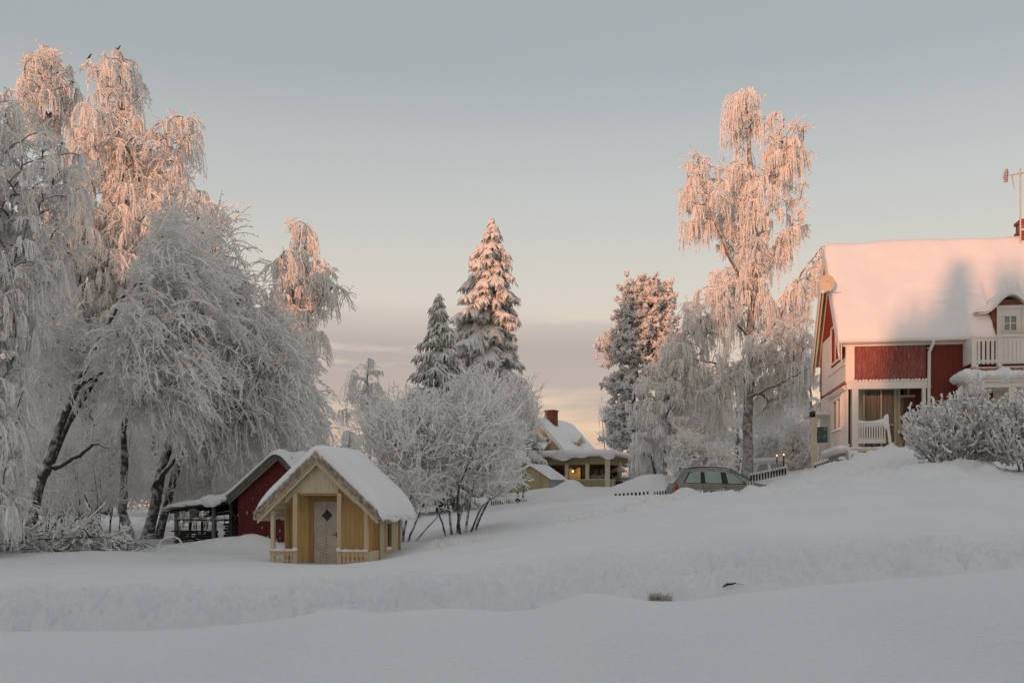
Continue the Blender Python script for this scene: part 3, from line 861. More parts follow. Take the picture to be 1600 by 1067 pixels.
    # --- conifers
    spruce('spruce_tree', 'small dark green spruce dusted with snow, left of the tall sunlit spruce', 45, 686, 468,
           [(468, 2, 2), (500, 13, 14), (540, 24, 26), (580, 34, 34), (620, 42, 42), (660, 50, 46), (720, 52, 50)], seed=21, whorl=0.42, snow=0.8, droop=0.30)
    spruce('spruce_tree', 'tallest spruce, heavy with snow and lit orange by the low sun', 58, 770, 350,
           [(350, 4, 6), (372, 24, 14), (400, 40, 20), (440, 52, 30), (500, 62, 36), (560, 62, 42), (610, 58, 52), (660, 56, 58), (740, 56, 58)], seed=22, whorl=0.58, snow=1.6, droop=0.62, per=10)
    # --- garden bushes in the middle
    tree('frosted_bush', 'tall rimed bush rising just behind the playhouse roof', 27.5, 628,
         [[(628, 842, 0, 1), (636, 800), (650, 740), (660, 680)], [(634, 842, 0, .8), (660, 790), (690, 740)], [(622, 842, 0, .8), (605, 780), (595, 720)], [(630, 842, .5, .7), (625, 760, .8), (620, 680, 1)], [(640, 842, -.2, .5), (690, 800, -.3), (705, 770, -.3)]],
         [[(568, 690), (580, 660), (600, 640), (640, 634), (675, 640), (695, 660), (695, 720), (685, 775), (660, 805), (635, 790), (610, 775), (590, 740)]],
         mode='bush', seed=31, spacing=0.42, thick=2.6, rtrunk=0.045, n=22, L=(0.25, 1.0), tw=(0.019, 0.011), sp=7, sf=0.26, holes=0.4, barkm='bark', rime='rime', cat='bush', tip=0.012, rmax=0.035)
    tree('frosted_bush', 'round rimed bush on bare dark stems right of the playhouse', 28.5, 722,
         [[(706, 822, 0, 1), (700, 780), (690, 730), (685, 660)], [(716, 822, 0.2, 1), (716, 760), (722, 680), (730, 620)], [(726, 822, -0.2, 1), (736, 770), (755, 700), (770, 630)], [(738, 822, 0, 1), (765, 775), (790, 720), (800, 660)],
          [(712, 822, .4, .8), (725, 780, .6), (745, 740, .8)], [(700, 822, -.3, .8), (680, 785, -.5), (668, 745, -.8)], [(732, 822, -.3, .8), (752, 790, -.7), (790, 765, -1)], [(720, 822, -.4, .8), (712, 770, -.7), (735, 720, -1.1), (745, 660, -1)]],
         [[(660, 690), (672, 650), (700, 620), (730, 595), (765, 598), (790, 625), (800, 655), (800, 700), (815, 735), (800, 765), (775, 792), (755, 775), (715, 768), (685, 792), (668, 760), (655, 725)]],
         mode='bush', seed=32, spacing=0.42, thick=3.4, rtrunk=0.042, n=22, L=(0.25, 1.0), tw=(0.020, 0.011), sp=7, sf=0.26, holes=0.4, barkm='bark', rime='rime', cat='bush', tip=0.012, rmax=0.04, grav=0.12)
    tree('frosted_bush', 'grey rimed bush beside the far yellow house gable, behind the round bush', 46, 808,
         [[(808, 775), (812, 700), (815, 640)], [(815, 775, 0, .8), (825, 700), (836, 650)]],
         [[(780, 640), (795, 610), (822, 614), (838, 630), (844, 655), (834, 690), (800, 705), (775, 690)]],
         mode='bush', seed=33, spacing=0.6, thick=2.6, rtrunk=0.07, n=44, L=(0.4, 0.9), tw=(0.017, 0.010), sp=5, sf=0.3, barkm='bark', rime='rime_grey', cat='bush', tip=0.015, rmax=0.04)
    # --- right of centre
    pine('pine_tree', 'snow-crusted pine with rounded clumps, its left edge lit pink', 64, 992,
         [(992, 745), (990, 640), (995, 560), (1008, 450)],
         [[(968, 500), (972, 465), (985, 445), (1010, 436), (1035, 440), (1045, 462), (1042, 490), (1050, 515), (1040, 545), (1010, 575), (975, 560), (965, 530)],
          [(942, 548), (956, 524), (990, 528), (990, 565), (955, 572)], [(950, 600), (965, 580), (1000, 575), (1020, 600), (990, 625), (955, 625)], [(950, 640), (985, 630), (1005, 660), (990, 700), (960, 700)]])
    tree('birch_tree', 'tallest weeping birch, pink top over grey lower crown, beside the red house', 52, 1166,
         [[(1166, 752), (1170, 640), (1176, 520), (1178, 400), (1175, 280), (1168, 150)], [(1178, 420, 0.2, 0.45), (1200, 330, 0.4), (1215, 250, 0.5), (1225, 185, 0.5)],
          [(1174, 560, 0.2, 0.38), (1215, 500, 0), (1250, 430, -0.3), (1285, 385, -0.3)], [(1176, 470, -.2, .38), (1140, 400, -.6), (1110, 330, -.6), (1092, 262, -.6)], [(1172, 620, -.2, .32), (1215, 600, -1), (1265, 575, -1.4)], [(1172, 600, -.2, .32), (1130, 570, -1), (1085, 560, -1.4)]],
         [[(1140, 160), (1152, 138), (1168, 132), (1184, 142), (1188, 175), (1186, 235), (1150, 240), (1136, 200)],
          [(1200, 205), (1208, 180), (1222, 168), (1244, 180), (1260, 205), (1262, 245), (1250, 270), (1205, 290), (1195, 250)],
          [(1066, 290), (1074, 250), (1088, 238), (1106, 246), (1120, 262), (1145, 250), (1190, 270), (1255, 290), (1262, 360), (1240, 375), (1225, 400), (1180, 430), (1140, 400), (1090, 390), (1074, 350)],
          [(1080, 430), (1110, 415), (1150, 420), (1185, 425), (1200, 470), (1250, 430), (1275, 400), (1294, 380), (1292, 420), (1270, 470), (1268, 550), (1275, 600), (1240, 625), (1200, 655), (1165, 640), (1110, 665), (1080, 600), (1066, 540), (1070, 480)]],
         mode='weep', seed=17, spacing=0.56, thick=4.0, rtrunk=0.28, n=40, L=(0.35, 1.5), tw=(0.018, 0.011), sp=5, sf=0.18, arch=0.32, airy=0.35, holes=0.85, K=6, R=0.38)
    tree('frosted_tree', 'dense grey rimed tree between the pine and the tall birch', 53, 1040,
         [[(1040, 755), (1040, 680), (1045, 600), (1060, 520)], [(1030, 755, 0, .7), (1010, 680), (1005, 620)]],
         [[(1035, 535), (1055, 505), (1080, 520), (1085, 600), (1080, 660), (1060, 710), (1000, 715), (978, 690), (978, 640), (1000, 600), (1015, 570)]],
         mode='weep', seed=18, spacing=0.66, thick=3.6, rtrunk=0.13, n=70, L=(0.35, 0.9), tw=(0.019, 0.012), sp=4, sf=0.24, barkm='bark', arch=0.25)
    tree('frosted_shrub', 'thin rimed sapling against the peach sky right of the yellow house', 68, 945,
         [[(945, 757), (945, 700), (940, 650)], [(948, 757, 0, .8), (955, 700), (962, 660)]],
         [[(928, 665), (938, 645), (952, 645), (960, 665), (958, 700), (935, 705)]],
         mode='bush', seed=34, spacing=0.7, thick=1.6, rtrunk=0.05, n=26, L=(0.4, 0.9), tw=(0.02, 0.011), sp=4, sf=0.3, barkm='bark', cat='shrub', tip=0.015, rmax=0.035, holes=0.4)
    # low shrubs under the birch, behind the car
    for i, (px, w, top, D, lab) in enumerate([(1075, 26, 680, 49, 'rimed shrub behind the tail of the grey estate car'), (1120, 26, 698, 48, 'low rounded rimed shrub behind the roof of the grey estate car'),
                                              (1205, 24, 672, 57, 'rimed shrub behind the buried car and the birch trunk'), (1250, 24, 660, 54, 'snow-whitened shrub left of the small dark veranda'),
                                              (1008, 18, 690, 56, 'rimed shrub beside the corner of the open veranda')]):
        gyp = HOR - (gz((px - 800) * D / F, D) - E) * F / D
        tree('frosted_shrub', lab, D, px,
             [[(px, gyp), (px + 3, (top + gyp) / 2), (px + 5, top + 10)], [(px - 4, gyp, .2, .8), (px - 12, (top + gyp) / 2), (px - 16, top + 18)], [(px + 4, gyp, -.2, .8), (px + 14, (top + gyp) / 2), (px + 17, top + 20)]],
             [[(px - w, gyp - 14), (px - w * .9, top + 18), (px - w * .4, top + 3), (px + w * .3, top), (px + w * .85, top + 14), (px + w, gyp - 12), (px, gyp - 5)]],
             mode='fuzz', seed=60 + i, spacing=0.6, thick=2.4, rtrunk=0.06, n=60, L=(0.3, 0.75), tw=(0.026, 0.014), sp=4, sf=0.35, barkm='bark', cat='shrub', tip=0.015, rmax=0.04)
    # thick knobby shrubs in front of the red house
    tree('frosted_bush', 'broad snow-knobbed bush in front of the balcony of the red house', 31, 1500,
         [[(1485 + dx, 742, dd, 1), (1485 + dx * 2.2, 710, dd), (ex, ey, dd * 2)] for dx, dd, ex, ey in [(-14, .1, 1440, 668), (-8, -.3, 1465, 645), (-2, .3, 1482, 630), (4, -.2, 1515, 610), (10, .2, 1540, 625), (16, 0, 1556, 650), (20, .3, 1570, 690), (-18, -.2, 1425, 690)]],
         [[(1422, 690), (1432, 660), (1450, 645), (1462, 642), (1480, 652), (1495, 636), (1520, 622), (1540, 638), (1558, 652), (1568, 690), (1560, 720), (1450, 722)]],
         mode='bush', seed=35, spacing=0.42, thick=2.4, rtrunk=0.035, n=26, L=(0.25, 0.6), tw=(0.019, 0.026), sp=6, sf=0.30, barkm='bark', rime='rime_knob', cat='bush', knob=0.05, tip=0.014, rmax=0.03, grav=-0.12)
    tree('frosted_bush', 'snow-knobbed bush cut by the right edge of the view', 29.5, 1612,
         [[(1612 + dx, 750, dd, 1), (1612 + dx * 2.0, 705, dd), (ex, ey, dd * 2)] for dx, dd, ex, ey in [(-14, .1, 1568, 650), (-8, -.3, 1585, 630), (0, .3, 1610, 620), (8, -.2, 1640, 630), (14, .2, 1670, 650)]],
         [[(1562, 690), (1566, 658), (1580, 642), (1600, 632), (1640, 632), (1680, 650), (1690, 690), (1660, 725), (1580, 725)]],
         mode='bush', seed=36, spacing=0.42, thick=2.4, rtrunk=0.035, n=26, L=(0.25, 0.6), tw=(0.019, 0.026), sp=6, sf=0.30, barkm='bark', rime='rime_knob', cat='bush', knob=0.05, tip=0.014, rmax=0.03, grav=-0.12)

    # --- background trees: each its own
    bgL = [  # px, D, half width px, top, label
        (-120, 62, 60, 330, 'far rimed tree beyond the left edge tree'), (-30, 66, 55, 420, 'far rimed tree seen between the edge tree and the willow trunk, leftmost'),
        (55, 70, 50, 450, 'far pink-lit tree glimpsed left of the leaning willow trunk'), (118, 60, 42, 500, 'far rimed tree right behind the leaning willow trunk'),
        (172, 72, 46, 470, 'far rimed tree behind the thick upright trunk at the left'), (238, 64, 44, 520, 'far rimed tree behind the dark multi-stemmed trunks'),
        (300, 70, 46, 500, 'far rimed tree above the lean-to of the woodshed'), (362, 62, 44, 540, 'far rimed tree above the slope of the red shed roof'),
        (420, 58, 42, 560, 'far rimed tree above the ridge of the red shed'), (476, 66, 34, 600, 'far low rimed tree above the playhouse ridge'),
        (1100, 64, 36, 560, 'far rimed tree behind the left half of the tall birch'), (1150, 70, 36, 600, 'far rimed tree hidden behind the tall birch trunk'),
        (1215, 66, 40, 590, 'far rimed tree right of the tall birch trunk'), (1265, 72, 40, 560, 'far rimed tree showing left of the red house gable'),
        (1030, 72, 30, 640, 'far rimed tree under the pine'), (545, 60, 26, 670, 'far low rimed tree left of the thin pinkish birch'), (1330, 70, 50, 640, 'rimed tree hidden behind the red house')]
    for i, (px, D, w, top, lab) in enumerate(bgL[:-1]):
        gyp = HOR - (gz((px - 800) * D / F, D) - E) * F / D
        hgt = (gyp - top)
        tree('rimed_tree', lab, D, px,
             [[(px, gyp), (px + 3, gyp - hgt * .5), (px, top + 10)], [(px + 1, gyp - hgt * .2, .2, .6), (px + w * .5, gyp - hgt * .6), (px + w * .6, top + hgt * .25)]],
             [[(px - w, gyp - hgt * .25), (px - w * .95, gyp - hgt * .6), (px - w * .5, top + hgt * .12), (px - w * .1, top), (px + w * .4, top + hgt * .08), (px + w * .9, gyp - hgt * .62), (px + w, gyp - hgt * .3), (px, gyp - hgt * .08)]],
             mode='weep' if i % 2 else 'fuzz', seed=80 + i, spacing=1.25, thick=4.0, rtrunk=0.16, n=84, L=(0.6, 1.4), tw=(0.034, 0.018), sp=3, sf=0.3, barkm='bark', rime='rime', tip=0.02, rmax=0.07, holes=0.2,
             group='rimed trees in the background')
    # understorey at the left: thin bare stems with rime
    for i, (px, D, top, lab) in enumerate([(18, 40, 640, 'thin rimed thicket left of the leaning trunk'), (100, 44, 640, 'thin rimed thicket under the willow'), (170, 38, 660, 'thin rimed thicket beside the thick upright trunk'),
                                           (300, 42, 620, 'thin rimed thicket behind the lean-to roof'), (370, 44, 610, 'thin rimed thicket behind the red shed roof'), (440, 42, 630, 'thin rimed thicket behind the shed ridge'),
                                           (128, 33, 735, 'low rimed scrub between the leaning trunk and the upright trunk'), (300, 35.5, 720, 'low rimed scrub just behind the left end of the lean-to'), (70, 34, 700, 'low rimed scrub beside the foot of the leaning trunk')]):
        gyp = HOR - (gz((px - 800) * D / F, D) - E) * F / D
        tree('rimed_thicket', lab, D, px,
             [[(px + dx + 6 * math.sin(dx * 7 + i), gyp, dd, 1), (px + dx * 1.3 + 9 * math.sin(dx * 3 + i), (gyp + top) / 2, dd), (px + dx * 1.8 + 12 * math.cos(dx * 5 + i), top, dd)] for dx, dd in [(-19, 0), (-13, .9), (-2, -.7), (2, .8), (17, -.6), (22, .5)]],
             [[(px - 48, gyp - 40), (px - 40, top + 20), (px, top - 10), (px + 42, top + 15), (px + 50, gyp - 45), (px, gyp - 30)]],
             mode='bush', seed=110 + i, spacing=0.75, thick=3.0, rtrunk=0.028, n=50, L=(0.4, 1.0), tw=(0.017, 0.010), sp=4, sf=0.3, barkm='bark', rime='rime_grey', cat='thicket', tip=0.013, rmax=0.03, holes=0.1)
plant_trees()

def brush_heap():
    rng = np.random.default_rng(44)
    base = at_ground(60, 27)
    root = thing('brush_heap', 'heap of cut branches under rime in front of the leaning willow trunk', 'brush heap', base)
    g = G()
    N = 150
    o = np.array([base.x, base.y, base.z]) + np.stack([rng.uniform(-1.9, 1.9, N), rng.uniform(-0.8, 0.8, N), rng.uniform(0.0, 0.45, N)], 1)
    d = np.stack([rng.normal(0.2, 0.9, N), rng.normal(0, 0.5, N), rng.uniform(-0.1, 0.8, N)], 1)
    p = strands(rng, o, d, rng.uniform(0.5, 1.5, N), 5, 0.12, 0.12)
    twig_mesh(g, p, 0.024, 0.012, rng)
    g.build('branch', M['bark'], root, offset=base)
    g = G(); s = spurs(rng, p, 14, 0.3, grav=0.1); twig_mesh(g, s, 0.018, 0.010, rng)
    g.build('twigs', M['rime_grey'], root, offset=base)
    g = G()
    for k, (dx, dy, dz) in enumerate([(1.0, -0.2, 0.75), (0.9, -0.3, 0.5), (1.25, -0.1, 1.1)]):
        a = base + Vector((0.6, 0, 0.3)); b = base + Vector((0.6 + dx, dy, 0.2 + dz))
        g.tube([a, (a + b) / 2 + Vector((0, 0, -0.05)), b], [0.035, 0.03, 0.02], 5)
    g.build('limb', M['rime'], root, offset=base)
    base = at_ground(150, 28)
    root = thing('brush_heap', 'flat pile of dry twigs on the snow left of the snow-covered garden figure', 'twig pile', base)
    g = G(); N = 320
    o = np.array([base.x, base.y, base.z]) + np.stack([rng.uniform(-1.6, 1.3, N), rng.uniform(-0.5, 0.5, N), rng.uniform(0.0, 0.22, N)], 1)
    p = strands(rng, o, rng.normal(size=(N, 3)) * np.array([1, .6, .35]), rng.uniform(0.3, 0.8, N), 4, 0.12, 0.15)
    twig_mesh(g, p, 0.014, 0.009, rng)
    g.build('branch', M['bark'], root, offset=base)
brush_heap()
# ------------------------------------------------------------------ helpers for buildings
def snow_gable(g, hw0, hw1, y0, y1, zf, th, seed=1, nx=60, ny=40, lump=0.05, over=0.08, sag=0.0, slump=0.0, pw=5.0):
    """snow lying on a roof: x from -hw0 to hw1, y from y0 to y1, zf(x) roof height"""
    u = np.sin(np.linspace(-np.pi / 2, np.pi / 2, nx)) ; v = np.sin(np.linspace(-np.pi / 2, np.pi / 2, ny))
    U, V = np.meshgrid(u, v, indexing='ij')
    x0, x1 = -hw0 - over, hw1 + over; a0, a1 = y0 - over, y1 + over
    X = (x0 + x1) / 2 + U * (x1 - x0) / 2; Y = (a0 + a1) / 2 + V * (a1 - a0) / 2
    # smooth the roof height over the ridge
    zs = sum(zf(X + d) for d in np.linspace(-0.22, 0.22, 7)) / 7
    zs = np.minimum(zs, zf(X) + 0) if False else zs
    edge = (1 - np.abs(U) ** pw) ** 0.5 * (1 - np.abs(V) ** (pw * 1.2)) ** 0.5
    n = 2 * lump * fbm(X * 1.1 + seed, Y * 1.1 + seed * 2, seed, 4) + 0.4 * lump * fbm(X * 5, Y * 5, seed + 9, 3)
    top = zs + th * edge + n * edge
    wob = 0.03 * fbm(Y * 2.3, Y * 0 + seed, seed + 3, 3)
    X2 = X + wob * np.abs(U) ** 4; Y2 = Y + 0.03 * fbm(X * 2.3, X * 0 + seed, seed + 5, 3) * np.abs(V) ** 4
    drop = slump * np.abs(U) ** 12 * (0.6 + 1.2 * np.abs(fbm(Y * 1.3, Y * 0, seed + 8, 3)))
    g.grid(np.stack([X2, Y2, top - drop], -1))
    bot = zf(X) - 0.012 * 0 - drop * 1.15 - 0.02 * np.abs(U) ** 6
    g.grid(np.stack([X2, Y2, np.minimum(bot, top - drop - 0.004)], -1), flip=True)

def battens(g, x0, x1, y, z0, z1f, step=0.14, w=0.03, d=0.018, mat=0, z0f=None, rng=random):
    """upright cover strips on a wall in the plane y (facing -y); z1f may be a function of x"""
    x = x0 + step * 0.5
    while x < x1 - 0.01:
        zt = z1f(x) if callable(z1f) else z1f
        zb = z0f(x) if z0f else z0
        if zt - zb > 0.03: g.box(x - w / 2, x + w / 2, y - d, y - 0.001, zb, zt, mat)
        x += step
def battens_side(g, x, y0, y1, z0, z1f, step=0.14, w=0.03, d=0.018, sgn=-1, mat=0):
    y = y0 + step * 0.5
    while y < y1 - 0.01:
        zt = z1f(y) if callable(z1f) else z1f
        if zt - z0 > 0.03:
            a, b = (x - d, x - 0.001) if sgn < 0 else (x + 0.001, x + d)
            g.box(a, b, y - w / 2, y + w / 2, z0, zt, mat)
        y += step
def wall_with_holes(g, x0, x1, y0, y1, z0, z1, holes, mat=0):
    """wall slab between y0..y1 with rectangular openings (xa, xb, za, zb)"""
    xs = sorted({x0, x1, *[h[0] for h in holes], *[h[1] for h in holes]})
    for a, b in zip(xs[:-1], xs[1:]):
        m = (a + b) / 2
        cuts = sorted([(h[2], h[3]) for h in holes if h[0] <= m <= h[1]])
        z = z0
        for c0, c1 in cuts:
            if c0 > z + 1e-4: g.box(a, b, y0, y1, z, c0, mat)
            z = max(z, c1)
        if z1 > z + 1e-4: g.box(a, b, y0, y1, z, z1, mat)
def frame(g, x0, x1, z0, z1, y, w=0.06, d=0.05, mat=0):
    g.box(x0, x0 + w, y - d, y, z0, z1, mat); g.box(x1 - w, x1, y - d, y, z0, z1, mat)
    g.box(x0 + w, x1 - w, y - d, y, z0, z0 + w, mat); g.box(x0 + w, x1 - w, y - d, y, z1 - w, z1, mat)

# ------------------------------------------------------------------ playhouse
def playhouse():
    b = math.radians(12)
    D = 22.9
    corner = P(577, 880, D)                      # right front post foot
    W = 2.42
    ux, uy = math.cos(b), -math.sin(b)
    base = Vector((corner.x - ux * W / 2, corner.y - uy * W / 2, 0)); base.z = E - 1.42
    root = thing('playhouse', 'small yellow wooden playhouse with a thatched, snow-covered gable roof and white herringbone door', 'playhouse', base, -b)
    def L(z): return z - base.z
    zf_ = 0.0
    eave = E + (HOR - 806) * D / F - base.z      # roof underside at the eaves
    peak = E + (HOR - 714) * (D - .3) / F - base.z
    hw = 1.46
    slope = (peak - eave) / hw
    zr = lambda x: peak - slope * np.abs(x)
    yb = 2.15                                     # back of the house
    h = W / 2
    wy = 0.62                                     # main wall plane behind the porch
    # --- front wall behind the porch, boards as strips
    g = G(); 
    door_x0, door_x1 = -0.41, 0.225
    dz1 = L(E + (HOR - 783) * 23.4 / F)
    hole = (door_x0, door_x1, -0.3, dz1)
    lw = -h + 0.05
    zt = 1.9
    # wall cut to the roof line
    xs = np.linspace(lw, h, 41)
    for a, c in zip(xs[:-1], xs[1:]):
        m = (a + c) / 2
        top = min(float(zr(a)), float(zr(c))) - 0.06
        z0 = -0.3 if not (door_x0 - 0.02 < m < door_x1 + 0.02) else dz1
        if top > z0: g.box(a, c, wy, wy + 0.05, z0, top)
    battens(g, lw, h, wy, -0.3, lambda x: float(zr(x)) - 0.08, step=0.115, w=0.010, d=0.006, z0f=lambda x: (-0.3 if not (door_x0 - .12 < x < door_x1 + .05) else dz1 + 0.1))
    g.box(lw - 0.002, lw + 0.09, wy - 0.02, wy - 0.007, -0.3, float(zr(lw + .09)) - 0.06)
    # left side wall and back wall
    g.box(lw, lw + 0.05, wy + 0.05, yb, -0.3, float(zr(lw)) - 0.05); g.box(lw, h, yb, yb + 0.05, -0.3, float(zr(h)) - 0.05)
    for a, c in zip(xs[:-1], xs[1:]):
        top = min(float(zr(a)), float(zr(c))) - 0.07
        g.box(a, c, yb + 0.001, yb + 0.049, float(zr(h)) - 0.05, max(top, float(zr(h)) - 0.049))
    g.build('wall', M['yellow_wood'], root)
    # right side wall (paler), with window opening
    g = G(); xw = h
    wz0, wz1 = L(E + (HOR - 858) * 23.9 / F), L(E + (HOR - 818) * 23.9 / F)
    wy0, wy1 = wy + 0.50, wy + 0.88
    def sbox(y0, y1, z0, z1): g.box(xw - 0.05, xw, y0, y1, z0, z1)
    zt = float(zr(h)) - 0.05
    sbox(wy, wy0, -0.3, zt); sbox(wy1, yb, -0.3, zt); sbox(wy0, wy1, -0.3, wz0); sbox(wy0, wy1, wz1, zt)
    battens_side(g, xw, wy, wy0 - 0.06, -0.3, zt, step=0.115, w=0.010, d=0.006, sgn=1)
    battens_side(g, xw, wy1 + 0.06, yb, -0.3, zt, step=0.115, w=0.010, d=0.006, sgn=1)
    g.build('wall', M['pale_wood'], root)
    g = G(); g.box(xw + 0.002, xw + 0.03, yb - 0.06, yb + 0.05, -0.3, zt); g.build('corner_board', M['bare_wood'], root)
    g = G(); g.box(xw + 0.002, xw + 0.03, wy - 0.03, wy + 0.05, -0.3, zt)
    g.build('corner_board', M['bare_wood'], root)
    # side window
    g = G(); t = 0.055
    for y0, y1, z0, z1 in ((wy0 - t, wy0, wz0 - t, wz1 + t), (wy1, wy1 + t, wz0 - t, wz1 + t), (wy0, wy1, wz1, wz1 + t), (wy0, wy1, wz0 - t, wz0)):
        g.box(xw - 0.02, xw + 0.035, y0, y1, z0, z1)
    w_ = g.build('window', M['pink_wood'], root)
    g = G(); g.box(xw - 0.035, xw - 0.03, wy0, wy1, wz0, wz1); g.build('pane', M['glass_dark'], w_)
    g = G(); g.box(xw - 0.028, xw - 0.01, wy0, wy0 + 0.035, wz0, wz1); g.box(xw - 0.028, xw - 0.01, (wy0 + wy1) / 2 - .014, (wy0 + wy1) / 2 + .014, wz0, wz1)
    g.build('muntin', M['pink_wood'], w_)
    g = G(); g.ell((xw + 0.015, (wy0 + wy1) / 2, wz0 + 0.01), (0.04, 0.2, 0.05), 3, 0.2, 8); g.build('snow', M['roof_snow'], w_, smooth=True)
    # --- gable panel on the porch front plane
    g = G()
    px0, px1 = -0.55, 0.46                      # inner posts
    lint = L(E + (HOR - 770) * D / F)
    xs = np.linspace(-0.86, 0.90, 49)
    for a, c in zip(xs[:-1], xs[1:]):
        top = min(float(zr(a)), float(zr(c))) - 0.10
        bot = lint if px0 < (a + c) / 2 < px1 else max(lint, float(zr((a + c) / 2)) - 0.27)
        bot = max(lint, bot) if px0 < (a + c) / 2 < px1 else float(zr((a + c) / 2)) - 0.26
        if top > bot: g.box(a, c, -0.02, 0.02, bot, top)
    battens(g, -0.8, 0.8, -0.02, lint, lambda x: float(zr(x)) - 0.11, step=0.098, w=0.009, d=0.006, z0f=lambda x: lint if px0 < x < px1 else 9)
    g.build('gable_panel', M['pale_wood'], root)
    g = G(); g.box(px0, px1, -0.03, 0.03, lint - 0.05, lint - 0.001); g.box(door_x0 - 0.14, door_x1 + 0.09, wy - 0.03, wy - 0.008, dz1, dz1 + 0.10)
    g.box(door_x0 - 0.13, door_x0, wy - 0.035, wy - 0.007, -0.3, dz1 + 0.10)
    g.box(door_x1, door_x1 + 0.07, wy - 0.035, wy - 0.007, -0.3, dz1)
    g.build('door_casing', M['bare_wood'], root)
    # soffit boards under the roof of the porch
    g = G()
    for s in (-1, 1):
        for k in range(9):
            x0 = s * (0.2 + k * 0.145); x1 = s * (0.2 + k * 0.145 + 0.12)
            z0, z1 = float(zr(x0)) - 0.105, float(zr(x1)) - 0.105
            pts = [(x0, z0), (x1, z1), (x1, z1 + 0.02), (x0, z0 + 0.02)]
            g.prism(pts if s > 0 else pts[::-1], -0.14, wy, 'y')
    g.build('soffit', M['pale_wood'], root)
    # posts
    posts = [(-h + 0.045, 0.0, 0.085), (-0.59, 0.0, 0.10), (0.50, 0.0, 0.10), (h - 0.06, 0.0, 0.085)]
    for i, (x, y, w) in enumerate(posts):
        g = G(); g.box(x - w / 2, x + w / 2, y - w / 2 - 0.022, y + w / 2 - 0.022, -0.3, min(float(zr(abs(x) + w / 2)) - 0.10, lint + (0.0 if abs(x) < 0.6 else 1)))
        g.box(x - w / 2 - 0.006, x - w / 2 + 0.006, y - w / 2 - 0.028, y - w / 2 - 0.023, -0.3, 0.2)
        g.build('post', M['pink_wood'] if i in (1, 2, 3) else M['pale_wood'], root)
    g = G(); g.box(h - 0.07, h + 0.004, wy - 0.05, wy - 0.008, -0.3, float(zr(h)) - 0.07); g.build('corner_board', M['bare_wood'], root)
    g = G(); g.box(-h + 0.10, -h + 0.19, wy - 0.05, wy - 0.022, -0.3, float(zr(h)) - 0.07)
    g.build('corner_board', M['bare_wood'], root)
    # --- railings with cut balusters
    def railing(x0, x1, side=False):
        zt_, zb_ = L(E + (HOR - 861) * D / F), -0.15
        g = G()
        g.box(x0, x1, -0.09, -0.01, zt_ - 0.03, zt_)
        r_ = g.build('railing', M['pink_wood'], root)
        g = G(); g.box(x0, x1, -0.045, -0.02, zb_, zb_ + 0.04); g.build('bottom_rail', M['pink_wood'], r_)
        n = int(round((x1 - x0) / 0.098)); st = (x1 - x0) / n
        for k in range(n):
            xc = x0 + st * (k + 0.5); w = st * 0.49
            prof = [(-.95, 0), (-.9, .08), (-.25, .30), (-.2, .45), (-.75, .62), (-.2, .74), (-.9, .84), (-.95, 1)]
            H = zt_ - 0.03 - zb_
            pts = [(xc + p * w, zb_ + q * H) for p, q in prof]; pts += [(xc - p * w, zb_ + q * H) for p, q in prof[::-1]]
            gg = G(); gg.prism(pts[::-1], -0.060, -0.046, 'y'); gg.build('baluster', M['pink_wood'], r_)
        gg = G()
        for k in range(int((x1 - x0) / 0.045)):
            gg.ell((x0 + 0.02 + k * 0.045, -0.05, zt_ + 0.010), (0.05, 0.05, 0.028 + 0.02 * abs(vnoise(k * .7, x0 * 5, 3))), k, 0.25, 6)
        gg.ell((x0 + (0.03 if x0 > 0 else x1 - x0 - 0.05), -0.05, zt_ + 0.035), (0.07, 0.06, 0.05), 5, 0.2, 7)
        gg.build('snow', M['roof_snow'], r_, smooth=True)
    railing(-h - 0.02, -0.545); railing(0.455, h - 0.02)
    g = G()   # boarded return on the right
    a = (h - 0.02, -0.05); c = (h + 0.0, wy - 0.05)
    zt_ = L(E + (HOR - 861) * D / F)
    g.hexa([(a[0], a[1], -0.3), (a[0] + .03, a[1], -0.3), (c[0] + .03, c[1], -0.3), (c[0], c[1], -0.3), (a[0], a[1], zt_), (a[0] + .03, a[1], zt_), (c[0] + .03, c[1], zt_), (c[0], c[1], zt_)])
    g.build('railing_return', M['pale_wood'], root)
    # --- door
    g = G(); g.box(door_x0, door_x1, wy + 0.0, wy + 0.03, -0.3, dz1)
    dr = g.build('door', M['groove'], root)
    g = G(); xm = (door_x0 + door_x1) / 2
    z = -0.8
    while z < dz1 + 0.5:     # herringbone strips
        for s in (-1, 1):
            xe = door_x0 if s < 0 else door_x1
            dx = abs(xe - xm)
            p = [(xm + s * 0.004, z + 0.0), (xe, z - dx * 0.95), (xe, z - dx * 0.95 + 0.062), (xm + s * 0.004, z + 0.062)]
            # clip to the leaf
            cp = clip_poly(p, door_x0, door_x1, -0.3, dz1 - 0.005)
            if len(cp) >= 3: g.prism(cp if s > 0 else cp[::-1], wy - 0.010, wy - 0.001, 'y')
        z += 0.078
    g.build('herringbone_board', M['door_white'], dr)
    zc = L(E + (HOR - 805) * 23.4 / F); xc = xm + 0.02; r = 0.135
    g = G(); g.prism([(xc, zc - r * 1.05), (xc + r, zc), (xc, zc + r * 1.05), (xc - r, zc)], wy - 0.02, wy - 0.011, 'y'); g.build('door_pane', M['glass_dark'], dr)
    g = G(); g.tube([(door_x1 - 0.05, wy - 0.02, zc - 0.46), (door_x1 - 0.05, wy - 0.06, zc - 0.46), (door_x1 - 0.14, wy - 0.06, zc - 0.465)], 0.010, 6)
    g.box(door_x1 - 0.065, door_x1 - 0.035, wy - 0.02, wy - 0.011, zc - 0.54, zc - 0.40); g.build('handle', M['black'], dr)
